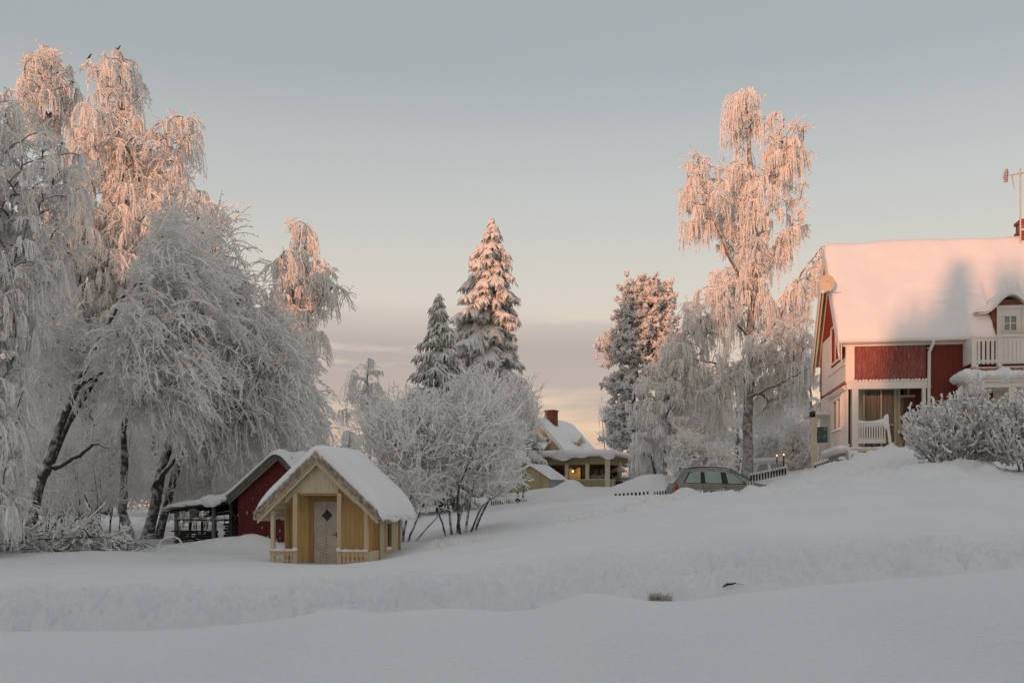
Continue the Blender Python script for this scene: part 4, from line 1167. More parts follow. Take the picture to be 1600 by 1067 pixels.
    # --- barge boards
    for s in (-1, 1):
        for (o0, o1, ya, yb_, zz, nm, mt) in ((0.0, 0.085, -0.235, -0.20, 0, 'barge_board', 'bare_wood'), (0.085, 0.16, -0.20, -0.17, 0, 'barge_board', 'yellow_wood')):
            xe = s * (hw + 0.02)
            p = [(0, peak - o0), (xe, peak - o0 - slope * abs(xe)), (xe, peak - o1 - slope * abs(xe)), (0, peak - o1)]
            g = G(); g.prism(p if s < 0 else p[::-1], ya, yb_, 'y'); g.build(nm, M['frosty_wood' if o0 == 0 else 'pale_wood'], root)
    # --- roof: birch-bark and thatch slab, then snow
    g = G()
    for s in (-1, 1):
        p = [(0, peak), (s * (hw + .04), peak - slope * (hw + .04)), (s * (hw + .06), peak - slope * (hw + .04) + 0.10), (0, peak + 0.13)]
        g.prism(p if s < 0 else p[::-1], -0.26, yb + 0.22, 'y')
    rng = np.random.default_rng(7)
    N = 4200
    s = rng.choice([-1, 1], N); x = s * rng.uniform(0, hw + 0.05, N); q = rng.uniform(0, 1, N) ** 1.2
    z = peak - slope * np.abs(x) + 0.0 + q * 0.17
    o = np.stack([x, np.full(N, -0.25) + rng.uniform(-0.015, 0.02, N), z], 1)
    d = np.stack([s * 0.5 + rng.normal(0, .35, N), -0.6 + rng.normal(0, .2, N), -0.6 + rng.normal(0, .4, N)], 1)
    p = strands(rng, o, d, rng.uniform(0.03, 0.085, N), 3, 0.3, 0.2)
    twig_mesh(g, p, 0.006, 0.003, rng)
    N = 1600; y = rng.uniform(-0.2, yb + .2, N)
    o = np.stack([np.full(N, hw + 0.05) + rng.uniform(-.02, .01, N), y, peak - slope * (hw + .04) + rng.uniform(0, .13, N)], 1)
    p = strands(rng, o, np.stack([np.full(N, .4), rng.normal(0, .2, N), np.full(N, -.9)], 1), rng.uniform(0.03, 0.08, N), 3, 0.3, 0.2)
    twig_mesh(g, p, 0.006, 0.003, rng)
    roof = g.build('roof', M['thatch'], root)
    g = G()
    snow_gable(g, hw + 0.07, hw + 0.07, -0.20, yb + 0.24, lambda x: peak + 0.12 - slope * np.abs(x), 0.34, seed=4, nx=110, ny=90, lump=0.03, over=0.05, slump=0.09, pw=11)
    # frayed snow edge along the front
    for k in range(150):
        s = -1 if k % 2 else 1; xx = s * (0.02 + (k / 150) * (hw + 0.02))
        g.ell((xx, -0.215, peak + 0.16 - slope * abs(xx)), (0.035, 0.022, 0.045), k, 0.3, 5)
    for k in range(60):
        g.ell((hw + 0.09, -0.15 + k * 0.043, peak + 0.09 - slope * (hw + 0.07) - 0.03 * abs(vnoise(k * .6, 0, 5))), (0.04, 0.04, 0.055), k, 0.3, 6)
    g.build('roof_snow', M['roof_snow'], roof, smooth=True)
    # a snow drift against the porch
    return root

def clip_poly(p, x0, x1, z0, z1):
    def cl(pts, ins, isec):
        out = []
        for i in range(len(pts)):
            a, b = pts[i - 1], pts[i]
            if ins(b):
                if not ins(a): out.append(isec(a, b))
                out.append(b)
            elif ins(a): out.append(isec(a, b))
        return out
    def ix(v): return lambda a, b: (v, a[1] + (b[1] - a[1]) * (v - a[0]) / (b[0] - a[0]))
    def iz(v): return lambda a, b: (a[0] + (b[0] - a[0]) * (v - a[1]) / (b[1] - a[1]), v)
    p = cl(p, lambda q: q[0] >= x0, ix(x0));  p = cl(p, lambda q: q[0] <= x1, ix(x1)) if p else p
    p = cl(p, lambda q: q[1] >= z0, iz(z0)) if p else p; p = cl(p, lambda q: q[1] <= z1, iz(z1)) if p else p
    return p
playhouse()

# ------------------------------------------------------------------ red shed with open lean-to
def red_shed():
    D = 30.0
    b = math.radians(9)
    A = P(372, 838, D)          # left front corner of the red gable wall
    base = Vector((A.x, A.y, E + (HOR - 846) * D / F))
    root = thing('red_shed', 'old dark red board shed with a snowy gable roof running down over an open lean-to', 'shed', base, -b)
    k = D / F
    zz = lambda y: E + (HOR - y) * k - base.z
    xx = lambda px: (px - 372) * k / math.cos(b)
    xp, zp = xx(441), zz(710); z1 = zz(770)
    sl = (zp - z1) / xp
    sr = 1.05
    zl = lambda x: zp - sl * (xp - x) if x < xp else zp - sr * (x - xp)
    xr = xp + 1.75
    g = G(); n = 44; xs = np.linspace(0, xr, n)
    for a, c in zip(xs[:-1], xs[1:]): g.box(a, c, 0, 0.05, -0.4, min(zl(a), zl(c)) - 0.03)
    g.box(0, 0.05, 0.05, 3.2, -0.4, z1 - 0.05); g.box(xr - 0.05, xr, 0.05, 3.2, -0.4, zl(xr) - 0.05)
    for a, c in zip(xs[:-1], xs[1:]): g.box(a, c, 3.2, 3.25, -0.4, min(zl(a), zl(c)) - 0.03)
    battens(g, 0, xr, 0, -0.4, lambda x: zl(x) - 0.05, step=0.095, w=0.018, d=0.014)
    g.build('wall', M['shed_red'], root)
    g = G()
    rs = random.Random(3)
    for k_ in range(60):
        x = 0.05 + rs.choice(range(int((xr - .1) / .095))) * .095 + 0.0475; z = rs.uniform(0.0, 0.35) if k_ % 2 else rs.uniform(-.1, min(zl(x) - .15, 1.5))
        g.ell((x, -0.017, z), (0.010, 0.006, rs.uniform(0.015, 0.05)), k_, 0.3, 5)
    tag(g.build('frost_flecks', M['roof_snow'], root), kind='stuff')
    # little gable hatch
    g = G(); hx = xx(446); frame(g, hx - .0, hx + .28, zz(728), zz(718) + .06, -0.014, 0.04, 0.02)
    w_ = g.build('window', M['grey_wood'], root)
    g = G(); g.box(hx + .04, hx + .24, -0.02, -0.016, zz(728) + .04, zz(718) + .02); g.build('pane', M['glass_dark'], w_)
    # verge boards (weathered)
    g = G()
    for s, xe in ((-1, -0.22), (1, xr + 0.25)):
        za = zl(xe)
        for off, ya in ((0.0, -0.26), (0.10, -0.22)):
            p = [(xp, zp + 0.02 - off), (xe, za + 0.02 - off), (xe, za - 0.075 - off), (xp, zp - 0.075 - off)]
            g.prism(p if s < 0 else p[::-1], ya, ya + 0.03, 'y')
    g.build('barge_board', M['grey_wood'], root)
    g = G()
    for s, xe in ((-1, -0.3), (1, xr + 0.25)):
        p = [(xp, zp + 0.03), (xe, zl(xe) + 0.03), (xe, zl(xe) + 0.10), (xp, zp + 0.10)]
        g.prism(p if s < 0 else p[::-1], -0.3, 3.5, 'y')
    # lean-to roof
    xl = xx(256) ; zl0 = zz(794)
    p = [(-0.25, z1 - sl * .25 + .02), (xl, zl0), (xl, zl0 - 0.05), (-0.25, z1 - sl * .25 - .05)]
    g.prism(p, -0.35, 3.3, 'y')
    rf = g.build('roof', M['grey_wood'], root)
    xa = xl
    def zroof(x):
        x = np.asarray(x, float)
        low = zl0 + (z1 - sl * .25 + .02 - zl0) * (x - xl) / (-0.25 - xl)
        up = zp + 0.10 - sl * (xp - x); rt = zp + 0.10 - sr * (x - xp)
        m = np.where(x < xp, np.maximum(low, up), rt)
        # the snow sheet sags between the steep and the flat part
        return m
    g = G()
    c = (xl + xr + .25) / 2; 
    # sheet coordinates from xl to xr
    hw_ = (xr + 0.25 - xl) / 2
    snow_gable(g, hw_, hw_, -0.32, 3.45, lambda x: zroof(x + c), 0.17, seed=8, nx=130, ny=60, lump=0.05, over=0.06, slump=0.05, pw=8)
    V = g.v; 
    for a in V: a[:, 0] += c
    # tongue of snow slumped over the front edge
    zt = zz(768)
    for i, (px, w, hgt) in enumerate([(330, .22, .16), (338, .24, .20), (346, .18, .13), (320, .2, .08), (300, .3, .05), (280, .3, .05), (355, .16, .08)]):
        g.ell((xx(px), -0.36, float(zroof(xx(px))) + 0.02), (w, 0.10, hgt), i, 0.2, 9)
    g.build('roof_snow', M['roof_snow'], rf, smooth=True)
    # lean-to posts, beams, back wall of boards
    for i, (px, y0) in enumerate([(270, 0.0), (332, 0.0), (347, 0.9), (270, 2.6), (300, 2.6), (360, 0.02)]):
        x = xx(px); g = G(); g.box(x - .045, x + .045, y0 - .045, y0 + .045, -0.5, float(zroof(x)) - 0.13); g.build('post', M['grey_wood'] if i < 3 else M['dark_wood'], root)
    g = G()
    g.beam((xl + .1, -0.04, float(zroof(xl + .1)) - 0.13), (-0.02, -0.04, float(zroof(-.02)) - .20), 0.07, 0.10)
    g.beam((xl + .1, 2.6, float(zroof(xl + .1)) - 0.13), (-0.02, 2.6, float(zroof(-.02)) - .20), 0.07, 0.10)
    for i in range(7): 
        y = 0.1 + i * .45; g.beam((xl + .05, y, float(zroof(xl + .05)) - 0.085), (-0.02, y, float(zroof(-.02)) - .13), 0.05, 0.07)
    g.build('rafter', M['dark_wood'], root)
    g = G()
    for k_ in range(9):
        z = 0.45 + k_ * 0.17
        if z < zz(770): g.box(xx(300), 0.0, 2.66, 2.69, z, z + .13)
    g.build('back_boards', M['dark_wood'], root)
    g = G(); g.box(xx(270), xx(345), -0.03, 0.6, zz(813), zz(811)); g.box(xx(270), xx(365), 0.6, 1.3, zz(813) - .03, zz(811) - .03)
    g.box(xx(288), xx(291), 0.1, 0.16, -0.4, zz(813)); g.box(xx(303), xx(306), 0.3, 0.36, -0.4, zz(813))
    g.build('shelf', M['dark_wood'], root)
    g = G()
    for i in range(11): g.ell((xx(274 + i * 6.5), 0.1 + 0.2 * (i % 2), zz(811)), (.14, .12, .035 + .03 * (i % 3)), i, .3, 7)
    g.build('shelf_snow', M['roof_snow'], root, smooth=True)
    M4 = Matrix.Translation(base) @ Matrix.Rotation(-b, 4, 'Z')
    # --- things stored in the lean-to
    bx_ = thing('bird_box', 'little wooden box with a snowy pitched lid standing on the lean-to shelf', 'box', M4 @ Vector((xx(297), 0.12, zz(811))), -b)
    g = G(); g.box(-.11, .11, -.1, .1, 0, .22); g.prism([(-.11, .22), (.11, .22), (0, .29)], -.1, .1, 'y'); g.build('case', M['grey_wood'], bx_)
    g = G(); g.hexa([(-.14, -.13, .22), (0, -.13, .31), (0, .13, .31), (-.14, .13, .22), (-.14, -.13, .24), (0, -.13, .33), (0, .13, .33), (-.14, .13, .24)])
    g.hexa([(0, -.13, .31), (.14, -.13, .22), (.14, .13, .22), (0, .13, .31), (0, -.13, .33), (.14, -.13, .24), (.14, .13, .24), (0, .13, .33)])
    g.build('lid', M['roof_snow'], bx_)
    rng = random.Random(5)
    # board pile on the ground
    bp = thing('board_pile', 'pile of dark old boards on the ground at the left end of the lean-to', 'board pile', M4 @ Vector((xx(285), 0.15, -0.05)), -b)
    g = G()
    for i in range(26):
        x0 = rng.uniform(-.45, -.1); z = 0.02 + (i // 4) * .055 + rng.uniform(0, .02); y = -.25 + (i % 4) * .16; t = rng.uniform(-.06, .06)
        g.beam((x0, y, z), (x0 + rng.uniform(.5, 1.0), y + rng.uniform(-.1, .1), z + t), .12, .03)
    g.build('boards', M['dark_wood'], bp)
    g = G()
    for i in range(5): g.ell((-.35 + i * .2, -.25, .1 + .04 * (i % 3)), (.10, .06, .025), i, .3, 6)
    g.build('snow', M['roof_snow'], bp, smooth=True)
    for i, (px, r, n, lab) in enumerate([(303, .17, 2, 'pair of round tubs stacked under the shelf, left of the middle post'), (322, .19, 3, 'stack of three round tubs under the shelf by the middle post')]):
        tb = thing('tub_stack', lab, 'tub stack', M4 @ Vector((xx(px), 0.28, -0.05)), -b)
        for j in range(n):
            g = G(); a = np.linspace(0, 2 * np.pi, 19)[None]; rr = np.array([0.01, r * .8, r, r * 1.05, r * .95, 0.01])[:, None]; z = np.array([0, 0, .06, .12, .12, .09])[:, None] + j * .125
            g.grid(np.stack([rr * np.cos(a), rr * np.sin(a), z + 0 * a], -1)); g.build('tub', M['dark_wood'], tb, smooth=False)
        g = G(); g.ell((0, 0, n * .125 - .01), (r * .85, r * .85, .04), i, .2, 8); g.build('snow', M['roof_snow'], tb, smooth=True)
    lg = thing('firewood_stack', 'stack of split firewood against the red wall inside the lean-to', 'firewood', M4 @ Vector((xx(357), 0.35, -0.05)), -b)
    g = G()
    for r_ in range(7):
        for c_ in range(6):
            x = -.24 + c_ * .095 + (r_ % 2) * .045; z = .05 + r_ * .085; rad = .042 * rng.uniform(.8, 1.1)
            g.tube([(x, -.15, z), (x + .01, .35, z)], rad, 6)
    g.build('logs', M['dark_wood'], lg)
    pl = thing('pole_bundle', 'bundle of leaning poles stored under the lean-to roof beside the red wall', 'poles', M4 @ Vector((xx(360), 0.5, 0.6)), -b)
    g = G()
    for i in range(9): g.tube([(-1.1 + i * .03, .1 * (i % 3), .15 + i * .03), (.2, .1 * (i % 3), .28 + i * .045)], .022, 5)
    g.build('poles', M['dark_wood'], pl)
red_shed()

# ------------------------------------------------------------------ red house
def red_house():
    a = math.radians(8.5)
    D0 = 40.0
    C = P(1323, 700, D0)
    base = Vector((C.x, C.y, E + (HOR - 722) * D0 / F))
    root = thing('red_house', 'red board house with white trim, a snow-laden steep roof, corner veranda and arched dormer', 'house', base, -a)
    ca, sa = math.cos(a), math.sin(a)
    def U(px, v=0.0):
        """local u of the point seen at column px in the plane v"""
        q = (px - 800) / F
        # x = C.x + u*ca + v*sa ; y = D0 - u*sa + v*ca ; x = q*y
        return (q * (D0 + v * ca) - C.x - v * sa) / (ca + q * sa)
    def Dd(u, v): return D0 - u * sa + v * ca
    def Z(y, u=0.0, v=0.0): return E + (HOR - y) * Dd(u, v) / F - base.z
    def Vv(px, u=0.0):
        """local v of the point seen at column px in the plane u"""
        q = (px - 800) / F
        return (C.x + u * ca - q * (D0 - u * sa)) / (q * ca - sa)
    uR = U(1600, 0) + 7.0
    vB = 6.6                      # house depth
    vr = vB / 2
    eo, vo = 0.32, 0.34           # eave and verge overhang
    zg = Z(533, 2, -0.35)         # gutter height
    zrdg = Z(393, 0, 3.3)
    sl = (zrdg - zg) / (vr + eo)
    ze = zg + sl * eo
    zu0, zu1 = Z(596, 2, 0), zg + 0.02   # upper cladding
    floor = Z(701, 2, 0)
    # ---------------- walls
    def wmk(name, mat, fn, **k):
        g = G(); fn(g); return g.build(name, M[mat], root, **k)
    x1, x2, x3 = U(1335), U(1447), U(1504)
    def up(g):
        g.box(x1, x2, 0.0, 0.10, zu0 + 0.02, zu1 - 0.05)
        battens(g, x1, x2, 0, zu0 + 0.02, zu1 - 0.05, step=0.125, w=0.035, d=0.022)
    wmk('upper_cladding', 'cladding', up)
    def fw(g):
        dx0, dx1 = U(1515, 0) , U(1640, 0)
        wall_with_holes(g, x2 + 0.02, uR, 0.0, 0.12, 0 - 0.6, ze - 0.05, [(U(1550), U(1600), Z(690, 7), Z(618, 7))])
        battens(g, x2 + 0.02, U(1548), 0, -0.6, ze - 0.05, step=0.125, w=0.035, d=0.022)
        battens(g, U(1602), uR, 0, -0.6, ze - 0.05, step=0.125, w=0.035, d=0.022)
        # porch recess: right cheek and ceiling
        g.box(x2 - 0.10, x2 + 0.018, 0.12, 1.45, floor, zu0)
    wmk('wall', 'red_wood', fw)
    # gable (side) wall: upper red triangle over the white panelled storey
    def gw(g):
        n = 40; vs = np.linspace(0.0, vB, n)
        wv0, wv1, wz0, wz1 = Vv(1312), Vv(1300), Z(556, 0, 1), Z(500, 0, 1)
        for p, q in zip(vs[:-1], vs[1:]):
            top = ze + sl * (min(p, vB - q) if True else 0)
            top = min(ze + sl * min(p, q), ze + sl * (vB - max(p, q))) - 0.02
            m = (p + q) / 2
            if wv0 < m < wv1:
                g.box(0.002, 0.10, p, q, zu0, wz0); 
                if top > wz1: g.box(0.002, 0.10, p, q, wz1, top)
            else: g.box(0.002, 0.10, p, q, zu0, max(top, zu0 + 0.01))
        battens_side(g, 0.002, 0.15, vB - 0.1, Z(560, 0, 1.5), lambda v: ze + sl * min(v, vB - v) - 0.06, step=0.125, w=0.035, d=0.02)
    wmk('gable_wall', 'red_wood', gw)
    wmk('back_wall', 'red_wood', lambda g: (g.box(0, uR, vB, vB + .1, -0.6, ze), g.box(uR, uR + .1, 0, vB, -0.6, ze)))
    # far right gable closes the roof
    def rg(g):
        vs = np.linspace(0, vB, 30)
        for p, q in zip(vs[:-1], vs[1:]): g.box(uR, uR + 0.1, p, q, ze, max(ze + .01, min(ze + sl * min(p, q), ze + sl * (vB - max(p, q))) - .02))
    wmk('gable_wall', 'red_wood', rg)
    # ---------------- white trim
    t = G()
    t.box(x1 - 0.30, x1 - 0.001, -0.03, 0.10, zu0 - 0.02, zu1 - 0.02)               # corner board
    t.box(-0.04, x1 - 0.301, -0.026, 0.10, zu0 - 0.02, zu1 - 0.02)
    t.box(x1 - 0.30, x2 + 0.02, -0.07, 0.10, zu0 - 0.28, zu0 - 0.0)                  # beam over the porch
    t.box(x1 - 0.30, x2 + 0.02, -0.10, 0.0, zu0 + 0.001, zu0 + 0.03)
    t.box(-0.3, U(1510), -0.045, -0.024, zg - 0.12, zg + 0.02)                       # frieze board
    t.build('trim', M['white_paint'], root)
    for px, w in ((1336, 0.24), (1443.5, 0.13)):
        g = G(); u = U(px); g.box(u - w / 2, u + w / 2, -0.06, 0.10, floor - 0.15, zu0 - 0.281); g.build('porch_post', M['white_paint'], root)
    # teeth of snow along the beam
    g = G(); u = x1; i = 0
    while u < x2 - 0.06:
        g.ell((u + 0.06, -0.06, zu0 + 0.05), (0.058, 0.055, 0.05), i, 0.25, 7); u += 0.125 if i % 3 else 0.15; i += 1
    g.build('snow_teeth', M['roof_snow'], root, smooth=True)
    # ---------------- porch interior
    vb = 1.35
    kz = lambda y, u=1: Z(y, u, vb)
    ub = lambda px: U(px, vb)
    wz0, wz1 = kz(686), kz(607)
    g = G()
    g.box(U(1340), x2 - 0.1, vb + 0.02, vb + 0.12, floor - .3, zu0 - 0.0)
    # keep the wall out of the openings
    g = G()
    wall_with_holes(g, U(1338), x2 - 0.101, vb, vb + 0.10, floor - 0.3, zu0, [(ub(1348), ub(1399.5), floor + .02, wz1), (ub(1406), ub(1432), kz(663), kz(622)), (ub(1406), ub(1432), kz(618), kz(606))])
    bw = g.build('porch_wall', M['cream_paint'], root)
    g = G(); g.box(x2 - 0.55, x2 - 0.102, vb - 0.02, vb - 0.002, floor, zu0 - 0.05); battens(g, x2 - .55, x2 - .1, vb - .02, floor, zu0 - .05, step=.125, w=.03, d=.02); g.build('wall', M['rust'], root)
    for (p0, p1, sp_) in ((1348, 1399.5, [1376.5]),):
        g = G(); frame(g, ub(p0), ub(p1), floor + .02, wz1, vb - 0.0, 0.07, 0.06)
        for q in sp_: g.box(ub(q) - .035, ub(q) + .035, vb - .06, vb, floor + .09, wz1 - .07)
        g.box(ub(1377.5), ub(1399.5) - .07, vb - .055, vb - .005, kz(664) - .03, kz(664) + .03)
        w_ = g.build('window', M['cream_paint'], root)
        g = G(); g.box(ub(p0) + .07, ub(p1) - .07, vb + .03, vb + .034, floor + .09, wz1 - .07); g.build('pane', M['glass'], w_)
        # pleated curtains behind the glass, scalloped top
        g = G(); us = np.linspace(ub(p0) + .02, ub(p1) - .02, 160); zs_ = np.array([floor, wz1 - 0.05])
        UU, ZZ = np.meshgrid(us, zs_, indexing='ij'); g.grid(np.stack([UU, vb + .16 + .035 * np.sin(UU * 46) + .012 * np.sin(UU * 97), ZZ], -1)); g.build('curtain', M['curtain'], w_, smooth=True)
        g = G(); n = 14
        for i in range(n):
            u = ub(p0) + .12 + (ub(p1) - ub(p0) - .24) * i / (n - 1)
            g.ell((u, vb + .06, wz1 - .12), (.055, .02, .05), i, 0.05, 7)
        g.box(ub(p0) + .07, ub(p1) - .07, vb + .05, vb + .07, wz1 - .12, wz1 - .075)
        g.build('valance', M['lace'], w_)
    # door with lace
    g = G(); u0, u1 = ub(1402.5), ub(1435)
    wall_with_holes(g, u0, u1, vb - .05, vb - .001, floor, kz(605), [(ub(1406.5), ub(1431.5), kz(663), kz(622)), (ub(1406.5), ub(1418), kz(618), kz(607.5)), (ub(1420), ub(1431.5), kz(618), kz(607.5))])
    battens(g, u0 + .12, u1 - .12, vb - .05, floor + .05, kz(667), step=.10, w=.02, d=.01)
    d_ = g.build('door', M['cream_paint'], root)
    g = G(); g.box(ub(1406.5), ub(1431.5), vb + .0, vb + .004, kz(663), kz(607.5)); g.build('pane', M['glass'], d_)
    g = G(); us = np.linspace(ub(1406), ub(1432), 60); UU, ZZ = np.meshgrid(us, np.array([kz(664), kz(621)]), indexing='ij'); g.grid(np.stack([UU, vb + .05 + .02 * np.sin(UU * 60), ZZ], -1)); g.build('curtain', M['lace'], d_, smooth=True)
    # dark rooms behind the panes
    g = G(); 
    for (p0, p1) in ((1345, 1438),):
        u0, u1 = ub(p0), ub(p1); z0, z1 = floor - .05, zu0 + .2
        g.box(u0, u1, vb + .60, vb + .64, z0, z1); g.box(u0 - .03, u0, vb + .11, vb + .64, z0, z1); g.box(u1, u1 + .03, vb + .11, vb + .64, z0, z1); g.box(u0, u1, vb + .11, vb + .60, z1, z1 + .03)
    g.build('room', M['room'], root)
    # porch ceiling, floor, plinth
    g = G(); g.box(x1 - .25, x2 - .1, 0.101, vb + .1, zu0 - .06, zu0 - .02); g.build('porch_ceiling', M['cream_paint'], root)
    g = G(); fl = Z(701, 1); g.box(x1 - 0.36, U(1388), -0.18, vb + .1, fl - .10, fl)
    g.box(U(1388) + .002, x2, 0.05, vb + .1, fl - .10, fl - .002); g.build('porch_floor', M['cream_paint'], root)
    g = G(); g.box(U(1339), U(1386), -0.10, 0.3, -1.2, fl - .101); g.build('plinth', M['grey_base'], root)
    g = G()
    for i in range(3): g.box(U(1391), U(1432), -0.15 - .25 * i, 0.05 - .25 * i + .0, fl - .16 - .12 * i, fl - .125 - .12 * i)
    g.box(U(1391), U(1432), 0.02, 0.05, -1.0, fl - .11)
    g.build('steps', M['dark_wood'], root)
    g = G()
    for i in range(14): g.ell((x1 + i * .1 - .25, -.16, fl + .02), (.1, .07, .035 + .01 * (i % 3)), i, .3, 7)
    g.build('floor_snow', M['roof_snow'], root, smooth=True); g = G()
    for i in range(8): g.ell((U(1391) + .05 + i * .13, -.1 - .02 * (i % 2), fl - .105), (.09, .06, .025), i, .3, 6)
    g.build('step_snow', M['roof_snow'], root, smooth=True)
    # ---------------- porch balustrade
    bz0, bz1 = Z(692.5, 1), Z(661, 1)
    ba, bb = U(1341), U(1384)
    g = G()
    g.box(ba, bb, -0.05, -0.01, bz1 - .12, bz1 - .001); g.box(ba, bb, -0.05, -0.01, bz0, bz0 + .16); g.box(ba, bb + .04, -.07, .01, bz1, bz1 + .035)
    rl = g.build('balustrade', M['white_paint'], root)
    n = 11; st = (bb - ba) / n
    for i in range(n):
        g = G(); u = ba + st * (i + .5); w = st * .30
        H0, H1 = bz0 + .16, bz1 - .12
        pr = [(-1.15, 0), (-1.15, .12), (-.85, .2), (-.85, .8), (-1.15, .88), (-1.15, 1)]
        pts = [(u + p * w, H0 + q * (H1 - H0)) for p, q in pr]; pts += [(u - p * w, H0 + q * (H1 - H0)) for p, q in pr[::-1]]
        g.prism(pts[::-1], -.045, -.015, 'y'); g.build('baluster', M['white_paint'], rl)
    g = G()
    us = np.linspace(ba, bb + .06, 30)
    for i, u in enumerate(us):
        s = (u - ba) / (bb - ba); hgt = .045 + .10 * abs(2 * s - .75) ** 2 + (.10 if s > .93 else 0)
        g.ell((u, -.03, bz1 + .035), (.06, .07, hgt), i, .12, 7)
    g.build('snow', M['roof_snow'], rl, smooth=True)
    g = G(); g.hexa([(U(1387) + .0, -.55, fl - .75), (U(1387) + .09, -.55, fl - .75), (U(1386) + .06, -.02, bz1 + .1), (U(1386) - .03, -.02, bz1 + .1),
                     (U(1387) + .0, -.50, fl - .1), (U(1387) + .09, -.50, fl - .1), (U(1386) + .06, .06, bz1 + .15), (U(1386) - .03, .06, bz1 + .15)])
    g.build('stair_rail', M['white_paint'], root)
    g = G(); g.box(U(1384.5), U(1392), -.58, -.48, -1.2, Z(693, 1, -.5)); g.box(U(1384), U(1392.5), -.60, -.46, Z(693, 1, -.5), Z(691.5, 1, -.5)); g.build('newel_post', M['white_paint'], root)
    # ---------------- left side bay (veranda side), plane u=0, v 0.1..4
    vE = 4.0
    zs = lambda y, v=0.1: Z(y, 0, v)
    b0, b1 = zs(605), zs(591)
    g = G()
    wz0s, wz1s = zs(664), zs(617)
    # white wall with two windows: build in the plane u=0 using (v,z)
    def sidewall(g, v0, v1, z0, z1, holes, u0=0.0, u1=0.08):
        vs_ = sorted({v0, v1, *[h[0] for h in holes], *[h[1] for h in holes]})
        for p, q in zip(vs_[:-1], vs_[1:]):
            m = (p + q) / 2; z = z0
            for c0, c1 in sorted([(h[2], h[3]) for h in holes if h[0] <= m <= h[1]]):
                if c0 > z: g.box(u0, u1, p, q, z, c0)
                z = max(z, c1)
            if z1 > z: g.box(u0, u1, p, q, z, z1)
    wa, wb, wc, wd = 1.3, 2.1, 2.25, 3.2
    sidewall(g, 0.101, vE, floor, zu0 - .001, [(wa, wb, wz0s, wz1s), (wc, wd, wz0s, wz1s)])
    for v in np.arange(0.25, 1.2, .13): g.box(-.014, -.001, v - .012, v + .012, wz0s, wz1s + .2)
    g.box(0, .08, vE + .001, vB, floor - .9, zu0 - .001)
    g.build('bay_wall', M['white_paint'], root)
    g = G(); w = .07
    for (p, q) in ((wa, wb), (wc, wd)):
        g.box(-.04, -.001, p - w, p, wz0s - w, wz1s + w); g.box(-.04, -.001, q, q + w, wz0s - w, wz1s + w); g.box(-.04, -.001, p, q, wz1s, wz1s + w)
    g.box(-.10, -.001, wa - .15, wd + .15, wz0s - w - .03, wz0s - w)
    w_ = g.build('window', M['white_paint'], root)
    g = G(); g.box(.03, .035, wa, wb, wz0s, wz1s); g.box(.03, .035, wc, wd, wz0s, wz1s); g.build('pane', M['glass_side'], w_)
    g = G()
    for v in np.linspace(wa, wd, 16): g.ell((-.06, v, wz0s - w + .02), (.06, .09, .04), int(v * 10), .25, 6)
    g.build('snow', M['roof_snow'], w_, smooth=True)
    # panels, bands and cornice steps on the side
    g = G()
    for z0, z1, dpt in ((zu0 - .30, zu0 - .12, .10), (zs(607), zs(604), .16), (zs(570), zs(567.5), .10), (floor + .0, floor + .10, .05), (wz0s - .25, wz0s - .16, .03)):
        g.box(-dpt, -.001 - .0, 0.0, vE, z0, z1)
    for v in (0.35, 1.15, 1.95, 2.75, 3.6):
        g.box(-.03, -.002, v, v + .10, floor + .10, wz0s - .25); 
    for v in np.arange(.2, vE - .2, .15): g.box(-.025, -.003, v, v + .03, zs(592), zs(570) - .02)
    g.build('side_trim', M['white_paint'], root)
    g = G(); g.box(-.06, .0, .05, vE, zs(603), zs(596) + .0); g.build('side_band', M['red_frost'], root)
    # white storey behind the gable balustrade
    g = G(); g.box(-.03, -.001, Vv(1299), vB - .5, zs(594), Z(520, 0, 3)); g.build('side_panel', M['white_paint'], root)
    g = G(); g.box(-.05, -.001, 0.102, vE + 1.5, zs(595), zs(559)); g.build('side_panel', M['white_paint'], root)
    # gable window
    v0, v1 = Vv(1312), Vv(1300); z0, z1 = Z(556, 0, 1), Z(500, 0, 1)
    g = G(); w = .09
    g.box(-.05, .0, v0 - w, v0, z0 - w, z1 + w); g.box(-.05, .0, v1, v1 + w, z0 - w, z1 + w); g.box(-.05, .0, v0, v1, z1, z1 + w); g.box(-.05, .0, v0, v1, z0 - w, z0); g.box(-.04, 0.0, (v0 + v1) / 2 - .03, (v0 + v1) / 2 + .03, z0, z1)
    w_ = g.build('window', M['white_paint'], root); g = G(); g.box(.03, .035, v0, v1, z0, z1); g.build('pane', M['glass_dark'], w_)
    # snowy ledge and plinth of the bay
    g = G(); g.box(-.30, -.001, -.1, vE + .1, floor - .14, floor - .01); g.build('ledge', M['white_paint'], root)
    g = G()
    vs_ = np.linspace(-.15, vE, 40)
    for i, v in enumerate(vs_): g.ell((-.20, v, floor + .03), (.20, .12, .12 + .03 * math.sin(i)), i, .15, 7)
    g.build('ledge_snow', M['roof_snow'], root, smooth=True)
    g = G(); g.box(-.05, 0.3, -.1, vE, -1.5, floor - .141); g.build('plinth', M['grey_base'], root)
    g = G(); frame_v = [(0.9, 1.5)]
    for p, q in frame_v:
        g.box(-.08, -.051, p - .06, q + .06, floor - .75, floor - .28)
    w_ = g.build('cellar_window', M['white_paint'], root); g = G(); g.box(-.09, -.081, 0.92, 1.48, floor - .68, floor - .36); g.build('pane', M['red_wood'], w_)
    # ---------------- small far veranda beyond the bay (its own posts, rail and glass)
    g = G(); va, vb2 = 4.1, 6.2; ub0 = U(1268.5, va)
    g.box(ub0, 0.0, va, vb2, floor - 1.6, floor - .75); g.build('plinth', M['dark_base'], root)
    g = G(); g.box(ub0 - .05, 0, va - .08, vb2, floor - .749, floor - .66)
